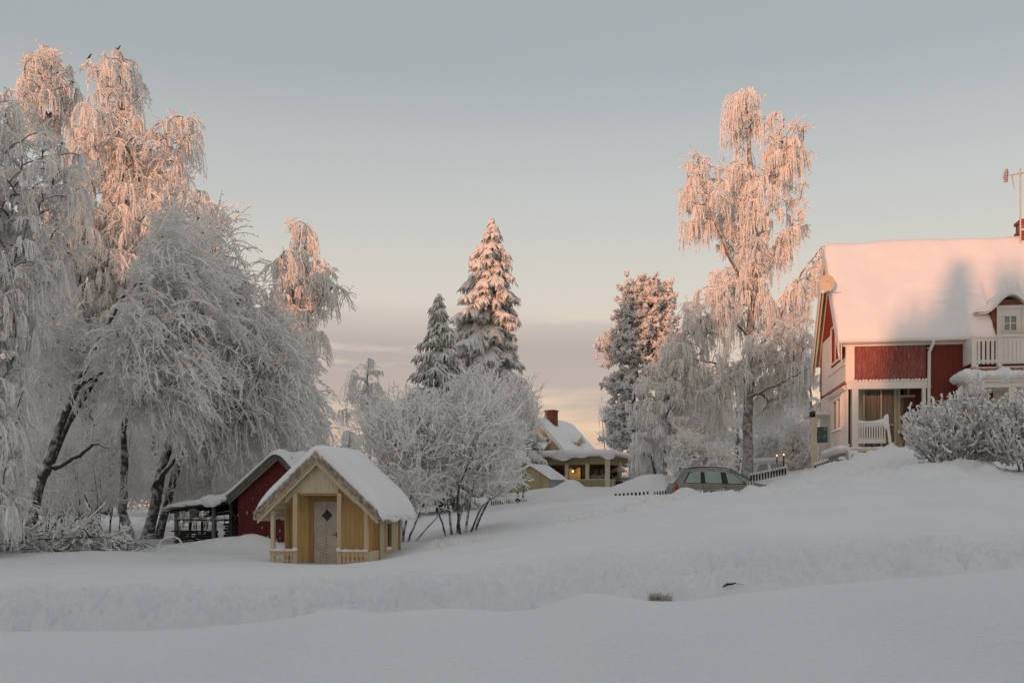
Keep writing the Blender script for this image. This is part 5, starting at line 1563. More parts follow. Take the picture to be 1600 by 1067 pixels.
    g.box(ub0, ub0 + .22, va, va + .2, floor - .66, floor + 1.75); g.box(ub0 + .221, -.04, va, va + .06, floor + .38, floor + .46); g.box(ub0 + .221, -.04, va, va + .06, floor - .62, floor - .54)
    for u in np.arange(ub0 + .3, -.04, .14): g.box(u, u + .07, va + .01, va + .04, floor - .54, floor + .38)
    g.build('far_veranda', M['cream_paint'], root)
    g = G(); g.box(ub0 + .24, -.04, va + .3, va + .33, floor + .46, floor + 1.25); g.build('far_veranda_glass', M['teal'], root)
    g = G(); g.box(ub0 - .1, .0, va - .1, vb2, floor + 1.76, floor + 1.85); g.build('far_veranda_roof', M['white_paint'], root)
    g = G(); 
    for i in range(10): g.ell((ub0 + i * .12, va - .05, floor - .63), (.1, .1, .05), i, .3, 6); 
    for i in range(10): g.ell((ub0 + .2 + i * .1, va + .0, floor + .48), (.08, .05, .03), i, .3, 6)
    g.build('far_veranda_snow', M['roof_snow'], root, smooth=True)
    # ---------------- roof
    g = G()
    th = .16
    zt = lambda v: zrdg - sl * abs(v - vr)
    ul, ur_ = -vo - .0, uR + .5
    e0, e1 = -eo, vB + eo
    xd0, xd1 = U(1552), U(1606)
    for (p, q, ua, uc) in ((e0, vr, ul, xd0), (1.3, vr, xd0 + .001, xd1 - .001), (e0, vr, xd1, ur_), (vr, e1, ul, ur_)):
        pts = [(p, zt(p)), (q, zt(q)), (q, zt(q) + th), (p, zt(p) + th)]
        g.prism(pts[::-1], ua, uc, 'x')
    rf = g.build('roof', M['cream_paint'], root)
    for off, mt, du in ((0.0, 'white_paint', 0.0), (0.17, 'cream_paint', 0.10)):
        for (p, q) in ((e0 - .05, vr), (vr, e1 + .05)):
            g = G(); pts = [(p, zt(p) + th + .02 - off * 1.3), (q, zt(q) + th + .02 - off * 1.3), (q, zt(q) - .52 - off), (p, zt(p) - .52 - off)]
            g.prism(pts, ul - .05 + du, ul - .006 + du, 'x'); g.build('barge_board', M[mt], root)
    g = G(); g.box(ul, U(1512), e0 - .10, e0 - .0, zt(e0) + .00, zt(e0) + .11); g.box(ul, U(1512), e0, -.05, zt(e0) - .03, zt(e0) - .005); g.build('gutter', M['white_paint'], root)
    # snow on the roof
    g = G(); n, m = 260, 70
    s = np.sin(np.linspace(-np.pi / 2, np.pi / 2, m)); u = np.sin(np.linspace(-np.pi / 2, np.pi / 2, n))
    Uu, Sv = np.meshgrid(u, s, indexing='ij')
    X = (ul + ur_) / 2 + Uu * (ur_ - ul + .1) / 2; V_ = (e0 + e1) / 2 + Sv * (e1 - e0 + .12) / 2
    zz_ = sum(zrdg - sl * np.abs(V_ + d - vr) for d in np.linspace(-.18, .18, 5)) / 5 + th
    ed = (1 - np.abs(Uu) ** 60) ** .5 * (1 - np.abs(Sv) ** 14) ** .5
    und = .11 * fbm(X * .35, V_ * .35, 77, 3) + .04 * fbm(X * .9, V_ * .9, 78, 3) + .012 * fbm(X * 3.5, V_ * 3.5, 79, 3)
    # ripples where the snow piled up above the balcony
    rip = np.exp(-((X - U(1500)) / 1.2) ** 2 - ((V_ - .5) / .6) ** 2)
    und = und + rip * (.10 * np.sin(V_ * 16 + X * 2) + .18)
    cut = sm(U(1549), U(1554), X) * (1 - sm(1.0, 1.4, V_)) * (1 - sm(U(1602), U(1608), X))
    ed = ed * (1 - .9 * cut); zz_ = zz_ - 1.6 * cut
    tp = zz_ + (.36 + und * 1.2) * ed
    g.grid(np.stack([X, V_, tp], -1)); g.grid(np.stack([X, V_, np.minimum(zrdg - sl * np.abs(V_ - vr) + th - 1.7 * cut, tp - .004)], -1), flip=True)
    sn = g.build('roof_snow', M['roof_snow'], rf, smooth=True)
    # downpipe
    g = G(); ud = U(1451)
    g.tube([(ud + .08, e0 - .05, zt(e0) + .02), (ud + .08, e0 - .05, zt(e0) - .10), (ud, -.10, zt(e0) - .42), (ud - .01, -.10, Z(600, 3)), (ud - .02, -.10, -.6)], .065, 10); g.build('downpipe', M['white_paint'], root, smooth=True)
    g = G(); 
    for y in (545, 605, 660): g.box(ud - .09, ud + .07, -.18, -.02, Z(y, 3), Z(y, 3) + .03)
    g.build('pipe_bracket', M['white_paint'], root)
    # ---------------- balcony and porch at the right
    vf = -1.1
    c0, c1 = U(1505, 0), U(1519, vf)
    bt, bb_ = Z(528, c1, vf), Z(566, c1, vf)
    g = G()
    # corner posts
    for u, v, w in ((c1 + .08, vf, .17), (U(1562, vf), vf, .15), (U(1640, vf), vf, .15)):
        g.box(u - w / 2, u + w / 2, v - .02, v + .12, bb_ - .18, bt + .02)
    g.box(c1, U(1700, vf), vf - .05, vf + .12, bt, bt + .05); g.box(c1, U(1700, vf), vf + .01, vf + .06, bt - .13, bt - .001); g.box(c1, U(1700, vf), vf + .01, vf + .06, bb_ - .02, bb_ + .08)
    bl = g.build('balcony_rail', M['white_paint'], root)
    u = c1 + .2; i = 0
    while u < U(1690, vf):
        st = .165 if u < U(1556, vf) else .15
        wv = .105 if u < U(1556, vf) else .14
        g = G(); g.box(u, u + wv, vf + .015, vf + .045, bb_ - .08, bt - .02); 
        if i < 26: g.build('baluster', M['white_paint'], bl)
        u += st; i += 1
    # slanted left side, boarded
    g = G()
    g.hexa([(c0 - .02, -.02, bb_ - .02), (c0 + .03, -.02, bb_ - .02), (c1 + .03, vf, bb_ - .02), (c1 - .02, vf, bb_ - .02), (c0 - .02, -.02, bt), (c0 + .03, -.02, bt), (c1 + .03, vf, bt), (c1 - .02, vf, bt)])
    g.build('balcony_side', M['white_paint'], bl)
    g = G()
    for i in range(40): g.ell((c1 + .05 + i * .11, vf + .03, bt + .055), (.09, .08, .03), i, .25, 6)
    g.build('snow', M['roof_snow'], bl, smooth=True)
    # curved cove under the balcony, cornice, snow
    uE = U(1760, vf)
    zc0, zc1 = bb_ - .18, Z(599, c1, vf)
    g = G(); m = 8
    g.box(c0, uE, vf + .05, -.02, zc0 - .06, zc0); g.build('balcony_floor', M['white_paint'], root)
    vs_ = np.linspace(0, 1, m)
    A = []
    for s_ in vs_:
        out = .16 + .75 * s_ ** 1.6 if True else 0
        z = zc0 - .05 - (zc0 - zc1 - .25) * s_
        A.append([(c0 - out * .35 - .05, -.03, z), (c1 - out * .45, vf - out + .2, z), (uE, vf - out + .2, z)])
    g = G(); g.grid(np.array(A)); g.build('cove', M['red_frost'], root, smooth=False)
    zo = zc1
    def slab(g, o, z0, z1):
        p = [(c0 - .38 - o, -.03), (c1 - .50 - o, vf - .75 - o), (uE, vf - .75 - o), (uE, -.03)]
        g.prism(p[::-1][::-1], z0, z1, 'z')
    g = G(); slab(g, .0, zo + .10, zo + .22); slab(g, -.12, zo - .02, zo + .099); slab(g, -.22, zo - .22, zo - .021); g.build('cornice', M['white_paint'], root)
    g = G()
    nu = int((uE - c1) / .16)
    for i in range(nu):
        u = c1 - .45 + i * .16
        g.ell((u, vf - .50, zo + .24), (.24, .34, .19 + .08 * math.sin(i * .9) + .05 * math.sin(i * 2.3)), i, .18, 9)
    for i in range(9):
        s_ = i / 8; g.ell((c0 - .30 + (c1 - c0 - .15) * s_, -.1 + (vf - .35) * s_, zo + .24), (.26, .2, .16), i, .18, 8)
    g.build('cornice_snow', M['roof_snow'], root, smooth=True)
    for px in (1517, 1580, 1640):
        g = G(); u = U(px, vf - .3); g.box(u - .13, u + .13, vf - .45, vf - .2, -1.0, zo - .22); g.build('porch_post', M['white_paint'], root)
    g = G(); u = U(1507, -.2); g.box(u - .12, u + .12, -.3, -.03, -1.0, zo - .22); g.build('porch_post', M['white_paint'], root)
    # porch front: pale wall with window behind the posts
    g = G(); u0, u1 = U(1551, 0), U(1610, 0)
    g.box(u0, u1, -.06, -.024, -1.0, zo - .1); pw_ = g.build('porch_front', M['cream_paint'], root)
    g = G(); frame(g, U(1570), U(1596), Z(640, 7), Z(614, 7), -.061, .07, .04); g.box(U(1583) - .03, U(1583) + .03, -.095, -.062, Z(640, 7) + .07, Z(614, 7) - .07)
    w_ = g.build('window', M['white_paint'], root); g = G(); g.box(U(1570) + .07, U(1596) - .07, -.07, -.063, Z(640, 7) + .07, Z(614, 7) - .07); g.build('pane', M['glass_dark'], w_)
    # ---------------- arched wall dormer
    vd = -.07
    xc = U(1578, vd); R_ = .92
    zb, zc = zg + .05, Z(490, xc, vd)
    ztop = Z(467.5, xc, vd)
    hwD = xc - U(1549, vd)
    g = G()
    arcn = 20
    zar = zc + .10
    arc = [(xc - hwD * math.cos(math.pi * i / arcn), zar + (ztop - zar) * math.sin(math.pi * i / arcn)) for i in range(arcn + 1)]
    poly = [(xc - hwD, zb - .6)] + arc + [(xc + hwD, zb - .6)]
    g.prism(poly[::-1], vd, vd + 2.6, 'y'); dm = g.build('dormer', M['rust'], root)
    g = G()
    wx0, wx1 = U(1568, vd), U(1587.5, vd); wz0, wz1 = Z(517, xc, vd), Z(494, xc, vd)
    fx0, fx1, fz1 = U(1557.5, vd), U(1599, vd), Z(480, xc, vd)
    wall_with_holes(g, fx0, fx1, vd - .05, vd - .001, zb - .2, fz1, [(wx0, wx1, wz0, wz1)])
    frame(g, fx0 - .02, fx1 + .02, zb - .3, fz1 + .02, vd - .051, .10, .03)
    g.box(fx0 - .05, fx1 + .05, vd - .10, vd - .052, fz1 - .03, fz1 + .06)
    g.build('dormer_front', M['white_paint'], dm)
    g = G(); g.box(wx0, wx1, vd - .03, vd - .026, wz0, wz1); g.build('pane', M['glass_side'], dm)
    g = G(); frame(g, wx0 - .04, wx1 + .04, wz0 - .04, wz1 + .04, vd - .052, .055, .03)
    g.box((wx0 + wx1) / 2 - .022, (wx0 + wx1) / 2 + .022, vd - .06, vd - .031, wz0, wz1); g.box(wx0, wx1, vd - .058, vd - .033, (wz0 + wz1) / 2 - .02, (wz0 + wz1) / 2 + .02); g.build('window_frame', M['white_paint'], dm)
    # eyebrow roof with snow, sweeping out to the sides
    def eyebrow(g, t0, t1, v0, v1, ext=.62):
        n = 44; out = []
        for i in range(n + 1):
            s_ = -1 + 2 * i / n
            x = xc + s_ * (hwD + ext)
            q = abs(s_) * (hwD + ext) / (hwD)
            base_z = zar - .12 + (ztop + .12 - zar + .12) * (math.cos(min(1, q / 1.45) * math.pi) * .5 + .5) if True else 0
            out.append((x, base_z, t0 + (t1 - t0) * (1 - abs(s_) ** 6) ** .6))
        lo = [(x, z + t0) for x, z, _ in out]; hi = [(x, z + t) for x, z, t in out]
        N_ = len(lo); 
        V = []
        for v in (v0, v0 + .08, v1):
            for (x, z), (x2, z2) in zip(lo, hi):
                k_ = .82 if v == v0 else 1
                V.append((x, v, z)); V.append((x2, v, z + (z2 - z) * k_))
        V = np.array(V).reshape(3, N_, 2, 3)
        g.grid(V[:, :, 1]); g.grid(V[:, :, 0], flip=True); g.grid(V[0][:, ::1])
    g = G(); eyebrow(g, 0.0, .07, vd - .28, vd + 2.6); g.build('dormer_roof', M['white_paint'], dm)
    g = G(); eyebrow(g, .075, .34, vd - .24, vd + 2.6, .66); g.build('dormer_snow', M['roof_snow'], dm, smooth=True)
    # ---------------- chimney
    uc0, uc1 = U(1591.5, vr), U(1622, vr)
    zc0_, zc1_ = zrdg - .5, Z(350, 8, vr)
    g = G(); g.box(uc0, uc1, vr - .35, vr + .35, zc0_, zc1_); g.box(uc0 - .06, uc1 + .06, vr - .41, vr + .41, zc1_ + .001, zc1_ + .12)
    g.box(uc0 - .05, uc1 + .05, vr - .40, vr + .40, zc0_ + .95, zc0_ + 1.05)
    ch = g.build('chimney', M['brick_frost'], rf)
    g = G(); g.ell(((uc0 + uc1) / 2, vr, zc1_ + .12), ((uc1 - uc0) / 2, .4, .12), 3, .2, 8)
    for i in range(6): g.ell((uc0 - .05 + i * .08, vr - .42, zc0_ + 1.03), (.07, .06, .04), i, .3, 6)
    g.build('snow', M['roof_snow'], ch, smooth=True)
    g = G(); ue = U(1586.5, vr); g.tube([(ue, vr - .1, zrdg), (ue, vr - .1, Z(379, 8, vr))], .045, 8); g.tube([(ue, vr - .1, Z(380, 8, vr)), (ue, vr - .1, Z(377, 8, vr))], .06, 8); g.build('vent_pipe', M['rust'], rf)
    M4 = Matrix.Translation(base) @ Matrix.Rotation(-a, 4, 'Z')
    # ---------------- antenna on the chimney
    um = U(1595, vr - .5)
    an = thing('roof_antenna', 'rime-coated television aerial on a tall mast beside the chimney of the red house', 'antenna', M4 @ Vector((um, vr - .46, zrdg - .2)), -a)
    zm = Z(268, 8, vr) - (zrdg - .2)
    g = G(); g.tube([(0, 0, 0), (0, 0, zm)], .035, 8); mast = g.build('mast', M['metal_frost'], an, smooth=True)
    g = G(); za = zm - .25; k_ = 42.0 / F
    g.tube([(-.42, 0, za - .02), (1.3, 0, za + .22)], .03, 6); bm_ = g.build('boom', M['metal_frost'], an)
    for i in range(12):
        g = G(); x = -.25 + i * .13; z = za + (x + .42) * .14; w = .16 + .012 * i; g.tube([(x, -w, z - .06), (x, w, z + .02)], .022, 5); g.build('element', M['metal_frost'], bm_)
    g = G()
    th_ = np.linspace(0, 2 * np.pi, 25)[None]; rr = np.array([0.0, .12, .22, .27])[:, None]
    g.grid(np.stack([-.42 - .22 + .5 * rr ** 1 * 0 + .55 * rr ** 2 * 1.0 * -1 + .12 + 0 * th_, rr * np.cos(th_), za - .03 + rr * 1.05 * np.sin(th_) + 0 * th_], -1))
    for i in range(9):
        z = -.24 + i * .06; w = math.sqrt(max(.001, .27 ** 2 - z * z)); g.tube([(-.50 - .12, -w, za - .03 + z), (-.45 - .05, 0, za - .03 + z), (-.50 - .12, w, za - .03 + z)], .02, 5)
    g.build('reflector', M['metal_frost'], an)
    g = G(); g.tube([(-.33, .0, za - .05), (-.28, .02, za - .35), (-.22, .02, za - .62)], [.03, .03, .012], 6); g.build('cable', M['metal_frost'], an)
    # ---------------- satellite dish on the gable edge
    ds = thing('satellite_dish', 'pale satellite dish fixed high on the left gable of the red house', 'satellite dish', M4 @ Vector((-.62, .9, Z(443, 0, .9))), 0)
    g = G(); th_ = np.linspace(0, 2 * np.pi, 41)[None]; rr = np.linspace(0, 1, 8)[:, None]
    aim = math.radians(-58)
    X_ = rr * .31 * np.cos(th_); Z_ = rr * .37 * np.sin(th_); Y_ = -.10 * rr ** 2 + 0 * th_
    for flip, oy in ((False, 0.0), (True, .025)):
        Xr = X_ * math.cos(math.radians(25)) + (Y_ + oy) * math.sin(math.radians(25)); Yr = -X_ * math.sin(math.radians(25)) + (Y_ + oy) * math.cos(math.radians(25))
        g.grid(np.stack([Xr, Yr, Z_], -1), flip=flip)
    d_ = g.build('reflector', M['dish'], ds, smooth=True)
    g = G()
    for i in range(9): g.tube([(-.06 + i * .018, -.045 - .01, .10 + .002 * (i % 2)), (-.050 + i * .018, -.045 - .01, .10)], .008, 4)
    g.build('lettering', M['black'], d_)
    g = G(); g.tube([(0, 0, -.34), (-.06, -.32, -.40)], .025, 6); g.tube([(-.12, -.30, -.40), (.0, -.34, -.40)], .045, 8); g.build('feed_arm', M['grey_wood'], ds)
    g = G(); g.tube([(.02, .03, -.05), (.3, .12, -.3), (.62, .12, -.35)], .03, 6); g.build('bracket', M['metal_frost'], ds)
    g = G(); g.ell((-.20, -.1, -.35), (.09, .08, .07), 3, .2, 8); g.build('snow', M['roof_snow'], ds, smooth=True)
    # ---------------- planter by the door
    pt = thing('letter_box', 'small black box on a thin stand beside the veranda door', 'box', M4 @ Vector((ub(1408.5), vb - .38, floor)), -a)
    g = G(); z = kz(683) - floor; g.box(-.12, .14, -.1, .1, z, z + .22); g.prism([(-.1, z + .22), (.1, z + .22), (0, z + .27)], -.15, .16, 'x') if False else None; g.build('case', M['black'], pt)
    g = G(); g.tube([(-.08, 0, z), (.05, 0, 0)], .012, 5); g.tube([(.1, 0, z), (-.06, 0, 0)], .012, 5); g.build('stand', M['black'], pt)
red_house()
# ------------------------------------------------------------------ far yellow house
def local_frame(px, y, D, b, yref=None):
    p = P(px, y, D)
    return p, Matrix.Translation(p) @ Matrix.Rotation(-b, 4, 'Z')

def yellow_house():
    b = math.radians(25); D = 82.0; k = D / F
    # origin: foot of the gable's right corner
    C = P(882, 740, D); base = C
    root = thing('yellow_house', 'distant pale yellow house with a snow-white roof and red brick chimney', 'house', base, -b)
    cb = math.cos(b); sb = math.sin(b)
    hw = 84 * k / 2 / cb; Lh = 60 * k / sb * 1.02
    zz = lambda y: (740 - y) * k
    zr_, ze = zz(652), zz(702)
    sl = (zr_ - ze) / (hw)
    g = G(); n = 30
    xs = np.linspace(-2 * hw, 0, n + 1)
    zl = lambda x: zr_ - sl * abs(x + hw)
    for p, q in zip(xs[:-1], xs[1:]): g.box(p, q, 0, .1, -2, min(zl(p), zl(q)) - .05)
    g.box(-.1, 0, .1, Lh, -2, ze - .1); g.box(-2 * hw, -2 * hw + .1, .1, Lh, -2, ze - .1)
    for p, q in zip(xs[:-1], xs[1:]): g.box(p, q, Lh, Lh + .1, -2, min(zl(p), zl(q)) - .05)
    battens(g, -2 * hw, 0, 0, -1, lambda x: zl(x) - .1, step=.3, w=.06, d=.03)
    g.build('wall', M['house_yellow'], root)
    g = G()
    for s in (-1, 1):
        xe = s * (hw + .35)
        p = [(-hw, zr_ + .05), (-hw + xe, zr_ - sl * abs(xe) + .05), (-hw + xe, zr_ - sl * abs(xe) - .25), (-hw, zr_ - .25)]
        g.prism(p if s < 0 else p[::-1], -.45, -.40, 'y')
    g.build('barge_board', M['white_paint'], root)
    g = G()
    for s in (-1, 1):
        xe = s * (hw + .35)
        p = [(-hw, zr_), (-hw + xe, zr_ - sl * abs(xe)), (-hw + xe, zr_ - sl * abs(xe) + .08), (-hw, zr_ + .10)]
        g.prism(p if s < 0 else p[::-1], -.39, Lh + .4, 'y')
    rf = g.build('roof', M['grey_wood'], root)
    g = G(); snow_gable(g, hw + .36, hw + .36, -.42, Lh + .42, lambda x: zr_ + .10 - sl * np.abs(x), .22, seed=6, nx=60, ny=50, lump=.06, over=.05)
    for v in g.v: v[:, 0] -= hw
    g.build('roof_snow', M['roof_snow'], rf, smooth=True)
    # chimney
    g = G(); cx0, cx1 = -hw - .15, -hw + .75; y0 = 1.9
    g.box(cx0, cx1, y0, y0 + .8, zr_ - .8, zz(636)); g.box(cx0 - .06, cx1 + .06, y0 - .06, y0 + .86, zz(637.5), zz(636) + .01)
    ch = g.build('chimney', M['brick'], rf); g = G(); g.ell(((cx0 + cx1) / 2, y0 + .4, zz(636)), (.5, .45, .10), 2, .2, 8); g.build('snow', M['roof_snow'], ch, smooth=True)
    # gable window, white with two panes
    wx = -(882 - 850) * k / cb
    g = G(); frame(g, wx - .75, wx + .75, zz(692), zz(682), -.035, .14, .05); g.box(wx - .10, wx + .10, -.08, -.036, zz(692) + .1, zz(682) - .1); g.box(wx - .6, wx + .6, -.05, -.036, zz(692) + .13, zz(682) - .13)
    w_ = g.build('window', M['white_paint'], root)
    for s in (-1, 1):
        g = G(); g.box(wx + s * .32 - .19, wx + s * .32 + .19, -.07, -.051, zz(692) + .15, zz(682) - .15); g.build('pane', M['glass_dark'], w_)
    # dormer on the right slope
    g = G(); dy = Lh * .50; dx = -.25
    zb, zt = zz(699), zz(687)
    g.box(-1.6, dx, dy - .75, dy + .75, zb - .3, zt)
    A = [(dx + .02, dy - .95, zt), (dx + .02, dy + .95, zt), (dx + .02, dy, zt + .55)]
    g.poly(A); g.box(dx + .001, dx + .03, dy - .5, dy + .5, zb + .1, zt - .05)
    dm = g.build('dormer', M['house_yellow'], rf)
    g = G(); g.box(dx + .031, dx + .05, dy - .32, dy + .32, zb + .2, zt - .1); g.build('pane', M['glass_dark'], dm)
    g = G()
    for s in (-1, 1):
        g.hexa([(dx + .3, dy, zt + .55), (dx + .3, dy + s * 1.1, zt - .05), (-2.6, dy + s * 1.1, zt - .05), (-2.6, dy, zt + .55)][::s] + [(dx + .3, dy, zt + .80), (dx + .3, dy + s * 1.1, zt + .18), (-2.6, dy + s * 1.1, zt + .18), (-2.6, dy, zt + .80)][::s])
    g.build('dormer_snow', M['roof_snow'], dm)
    g = G(); g.box(.0, 1.3, Lh * .35, Lh * .95, -2, zz(705)); g.build('annexe', M['house_yellow'], root)
    g = G(); g.box(-.1, 1.5, Lh * .33, Lh * .97, zz(705), zz(701.5)); g.build('annexe_snow', M['roof_snow'], root)
    # lower snow-covered lean roof in front of the gable
    g = G(); g.hexa([(-2 * hw - .5, -2.4, zz(706)), (-.9, -2.4, zz(706)), (-1.4, -.05, zz(694)), (-2 * hw - .5, -.05, zz(694)), (-2 * hw - .5, -2.4, zz(702)), (-.9, -2.4, zz(702)), (-1.4, -.05, zz(690)), (-2 * hw - .5, -.05, zz(690))])
    g.build('porch_roof_snow', M['roof_snow'], root)
    g = G(); g.box(-2 * hw - .3, -1.1, -2.2, -.05, -2, zz(706)); g.build('porch', M['house_yellow'], root)
    M4 = Matrix.Translation(base) @ Matrix.Rotation(-b, 4, 'Z')
    an = thing('roof_antenna', 'thin television aerial on the roof of the distant yellow house', 'antenna', M4 @ Vector((-hw - 1.0, 1.0, zr_ - .6)), -b)
    g = G(); H = zz(612) - zr_ + .6; g.tube([(0, 0, 0), (0, 0, H)], .03, 6); g.build('mast', M['metal_frost'], an)
    g = G(); g.tube([(-.3, 0, H - .2), (.9, 0, H - .05)], .025, 5)
    for i in range(7): g.tube([(-.2 + i * .15, -.3, H - .2 + i * .02), (-.2 + i * .15, .3, H - .18 + i * .02)], .02, 4)
    g.tube([(-.35, 0, H - .8), (-.35, 0, H - .1)], .10, 6); g.build('boom', M['metal_frost'], an)
yellow_house()

# ------------------------------------------------------------------ open veranda building
def veranda_house():
    b = math.radians(20); D = 58.0; k = D / F
    C = P(949, 759, D); base = C
    root = thing('veranda_building', 'long low open veranda of pale boards under a flat snow-laden roof', 'veranda', base, -b)
    cb, sb = math.cos(b), math.sin(b)
    ux = lambda px: ((px - 800) / F * D - C.x) / (cb + (px - 800) / F * sb)      # along the front (v=0)
    def vy(px): q = (px - 800) / F; return (C.x - q * D) / (q * cb - sb)          # along the right side (u=0)
    zz = lambda y: (759 - y) * k
    x0 = ux(770); ys = vy(987)
    # boarded parapet bands
    g = G(); g.box(x0, -.001, 0, .08, zz(749.5), zz(759) - 1.0) if False else g.box(x0, -.13, .0, .08, -1.2, zz(749.5)); g.box(-.12, 0.0, .6, ys, -1.2, zz(749.5)) 
    battens(g, x0, -.13, 0, -1.0, zz(749.5), step=.14, w=.03, d=.02); g.build('parapet', M['olive'], root)
    g = G(); g.box(x0, -.13, -.03, .10, zz(749.5) + .001, zz(748)); g.box(-.14, .03, .6, ys, zz(749.5) + .001, zz(748)); g.build('handrail', M['cream_paint'], root)
    g = G(); g.box(x0, -.13, 0, .08, zz(725), zz(711)); battens(g, x0, -.13, 0, zz(725), zz(711), step=.14, w=.03, d=.02)
    battens_side(g, 0, .1, ys, zz(725), zz(711), step=.14, w=.03, d=.02, sgn=1); g.box(-.08, 0, .081, ys, zz(725), zz(711)); g.build('fascia', M['olive'], root)
    for px in (802, 836.5, 885.5, 917.5):
        g = G(); u = ux(px); g.box(u - .10, u + .10, -.05, .12, zz(748), zz(724)); g.build('post', M['cream_paint'], root)
    g = G(); u = ux(836.5); g.box(u - .10, u + .10, -.05, -.021, zz(724), zz(711)); g.build('post', M['cream_paint'], root)
    g = G(); g.box(-.12, .12, -.10, .14, -1.2, zz(711)); g.build('post', M['cream_paint'], root)
    for px in (968, 986):
        g = G(); v = vy(px); g.box(-.11, .07, v - .10, v + .10, -1.2, zz(718)); g.build('post', M['cream_paint'], root)
    g = G(); v = vy(956.5); g.box(-.11, .07, v - .12, v + .12, -1.2, zz(748)); g.build('post', M['cream_paint'], root)
    # roof slab and wavy snow
    g = G(); g.box(x0 - .5, .5, -.5, ys + 1.0, zz(711) + .001, zz(709.5)); rf = g.build('roof', M['white_paint'], root)
    g = G(); n, m = 150, 50
    u = np.sin(np.linspace(-np.pi / 2, np.pi / 2, n)); v = np.sin(np.linspace(-np.pi / 2, np.pi / 2, m)); U_, V_ = np.meshgrid(u, v, indexing='ij')
    X = (x0 - .5 + .55) / 2 + U_ * (.55 - x0 + .5) / 2; Y = (ys + .5) / 2 + V_ * (ys + 1.6) / 2
    ed = (1 - np.abs(U_) ** 14) ** .5 * (1 - np.abs(V_) ** 10) ** .5
    wave = (.16 + .13 * np.sin(X * 2.1) + .10 * np.sin(X * 4.7 + 1)) * (V_ < -.9)
    tp = zz(709.5) + .33 * ed + .03 * fbm(X, Y, 5, 3) * ed
    lo = zz(710) - np.clip(wave, 0.0, .4) * np.abs(V_) ** 30
    Yb = Y - .06 * (V_ < -.98)
    g.grid(np.stack([X, Yb, np.maximum(tp, lo + .01)], -1)); g.grid(np.stack([X, Yb, np.where(np.abs(V_) > .93, lo, zz(709.6))], -1), flip=True)
    # hanging lip of snow along the eaves
    xs_ = np.arange(x0, .5, .09)
    for i, x in enumerate(xs_):
        hgt = .12 + .09 * math.sin(x * 1.9) + .06 * math.sin(x * 4.3 + 1); g.ell((x, -.52, zz(710) - .02), (.10, .10, max(.05, hgt) + .04), i, .12, 6)
    g.build('roof_snow', M['roof_snow'], rf, smooth=True)
    # room inside: back wall with door, window, floor and ceiling
    g = G(); yb = 3.4
    g.box(x0, .0, yb, yb + .1, -1.0, zz(711)) ; g.box(x0 - .1, x0, 0, yb, -1, zz(711)); g.box(x0, -.1, .1, yb, zz(711) - .05, zz(711) - .01)
    g.build('back_wall', M['room'], root)
    def ub(px, v): q = (px - 800) / F; return (q * (D + v * cb) - C.x - v * sb) / (cb + q * sb)
    g = G(); g.box(ub(889, yb), ub(904, yb), yb - .06, yb - .001, -.5, zz(728)); dr = g.build('door', M['olive'], root)
    g = G(); g.box(ub(904, yb), ub(907.5, yb), yb - .09, yb - .001, -.5, zz(726)); g.box(ub(887, yb), ub(889, yb), yb - .09, yb - .001, -.5, zz(726)); g.build('door_frame', M['yellow_wood'], dr)
    g = G(); frame(g, ub(926, yb), ub(946, yb), zz(742), zz(727), yb - .01, .1, .06); g.box(ub(936, yb) - .05, ub(936, yb) + .05, yb - .07, yb - .01, zz(742), zz(727)); w_ = g.build('window', M['red_wood'], root)
    g = G(); g.box(ub(928, yb), ub(945, yb), yb - .03, yb - .012, zz(741), zz(728)); g.build('pane', M['glass_side'], w_)
    g = G(); frame(g, ub(872, yb), ub(884, yb), zz(742), zz(727), yb - .01, .08, .05); w_ = g.build('window', M['red_wood'], root)
    g = G(); g.box(ub(873, yb), ub(883, yb), yb - .03, yb - .012, zz(741), zz(728)); g.build('pane', M['glass_dark'], w_)
    M4 = Matrix.Translation(base) @ Matrix.Rotation(-b, 4, 'Z')
    lp = thing('wall_lamp', 'small glowing lamp in the open veranda above the door', 'lamp', M4 @ Vector((ub(896, 3.1), 3.1, zz(732.5))), -b)
    g = G(); g.ell((0, -.12, 0), (.06, .06, .06), 1, 0, 8); g.build('bulb', M['lamp'], lp, smooth=True)
    g = G(); g.box(-.04, .04, -.08, .24, .10, .15); g.build('bracket', M['black'], lp)
    ld = bpy.data.lights.new('lamp_light', 'POINT'); ld.energy = 10; ld.color = (1, .66, .3); ld.shadow_soft_size = .09
    lo_ = bpy.data.objects.new('lamp_light', ld); COL.objects.link(lo_); lo_.parent = lp; lo_.location = (0, -.32, 0)
    # planting box with dark foliage on the rail, garden table, parasol
    for i, (a0, a1, v, zb, lab) in enumerate([(925, 946, .5, 749, 'dark evergreen plants in a trough behind the veranda rail, left of the corner post'), (959, 984, 2.2, 749, 'dark evergreen plants behind the veranda rail, right of the corner post')]):
        rng = np.random.default_rng(50 + i)
        u0, u1 = ub(a0, v), ub(a1, v); N = 420
        pt = thing('trough_plants', lab, 'plants', M4 @ Vector(((u0 + u1) / 2, v, zz(752))), -b)
        o = np.stack([rng.uniform((u0 - u1) / 2, (u1 - u0) / 2, N), rng.uniform(-.15, .15, N), rng.uniform(0, .2, N)], 1)
        p = strands(rng, o, rng.normal(size=(N, 3)) * .5 + np.array([0, 0, .8]), rng.uniform(.12, .32, N), 4, .2, .2)
        g = G(); twig_mesh(g, p, .022, .010, rng); g.build('leaves', M['needle'], pt)
        g = G(); g.box((u0 - u1) / 2, (u1 - u0) / 2, -.16, .16, -.15, .06); g.build('trough', M['dark_wood'], pt)
    um = thing('garden_parasol', 'snow-topped garden parasol under the right end of the veranda roof', 'parasol', M4 @ Vector((ub(967, 3.0), 3.0, -.2)), -b)
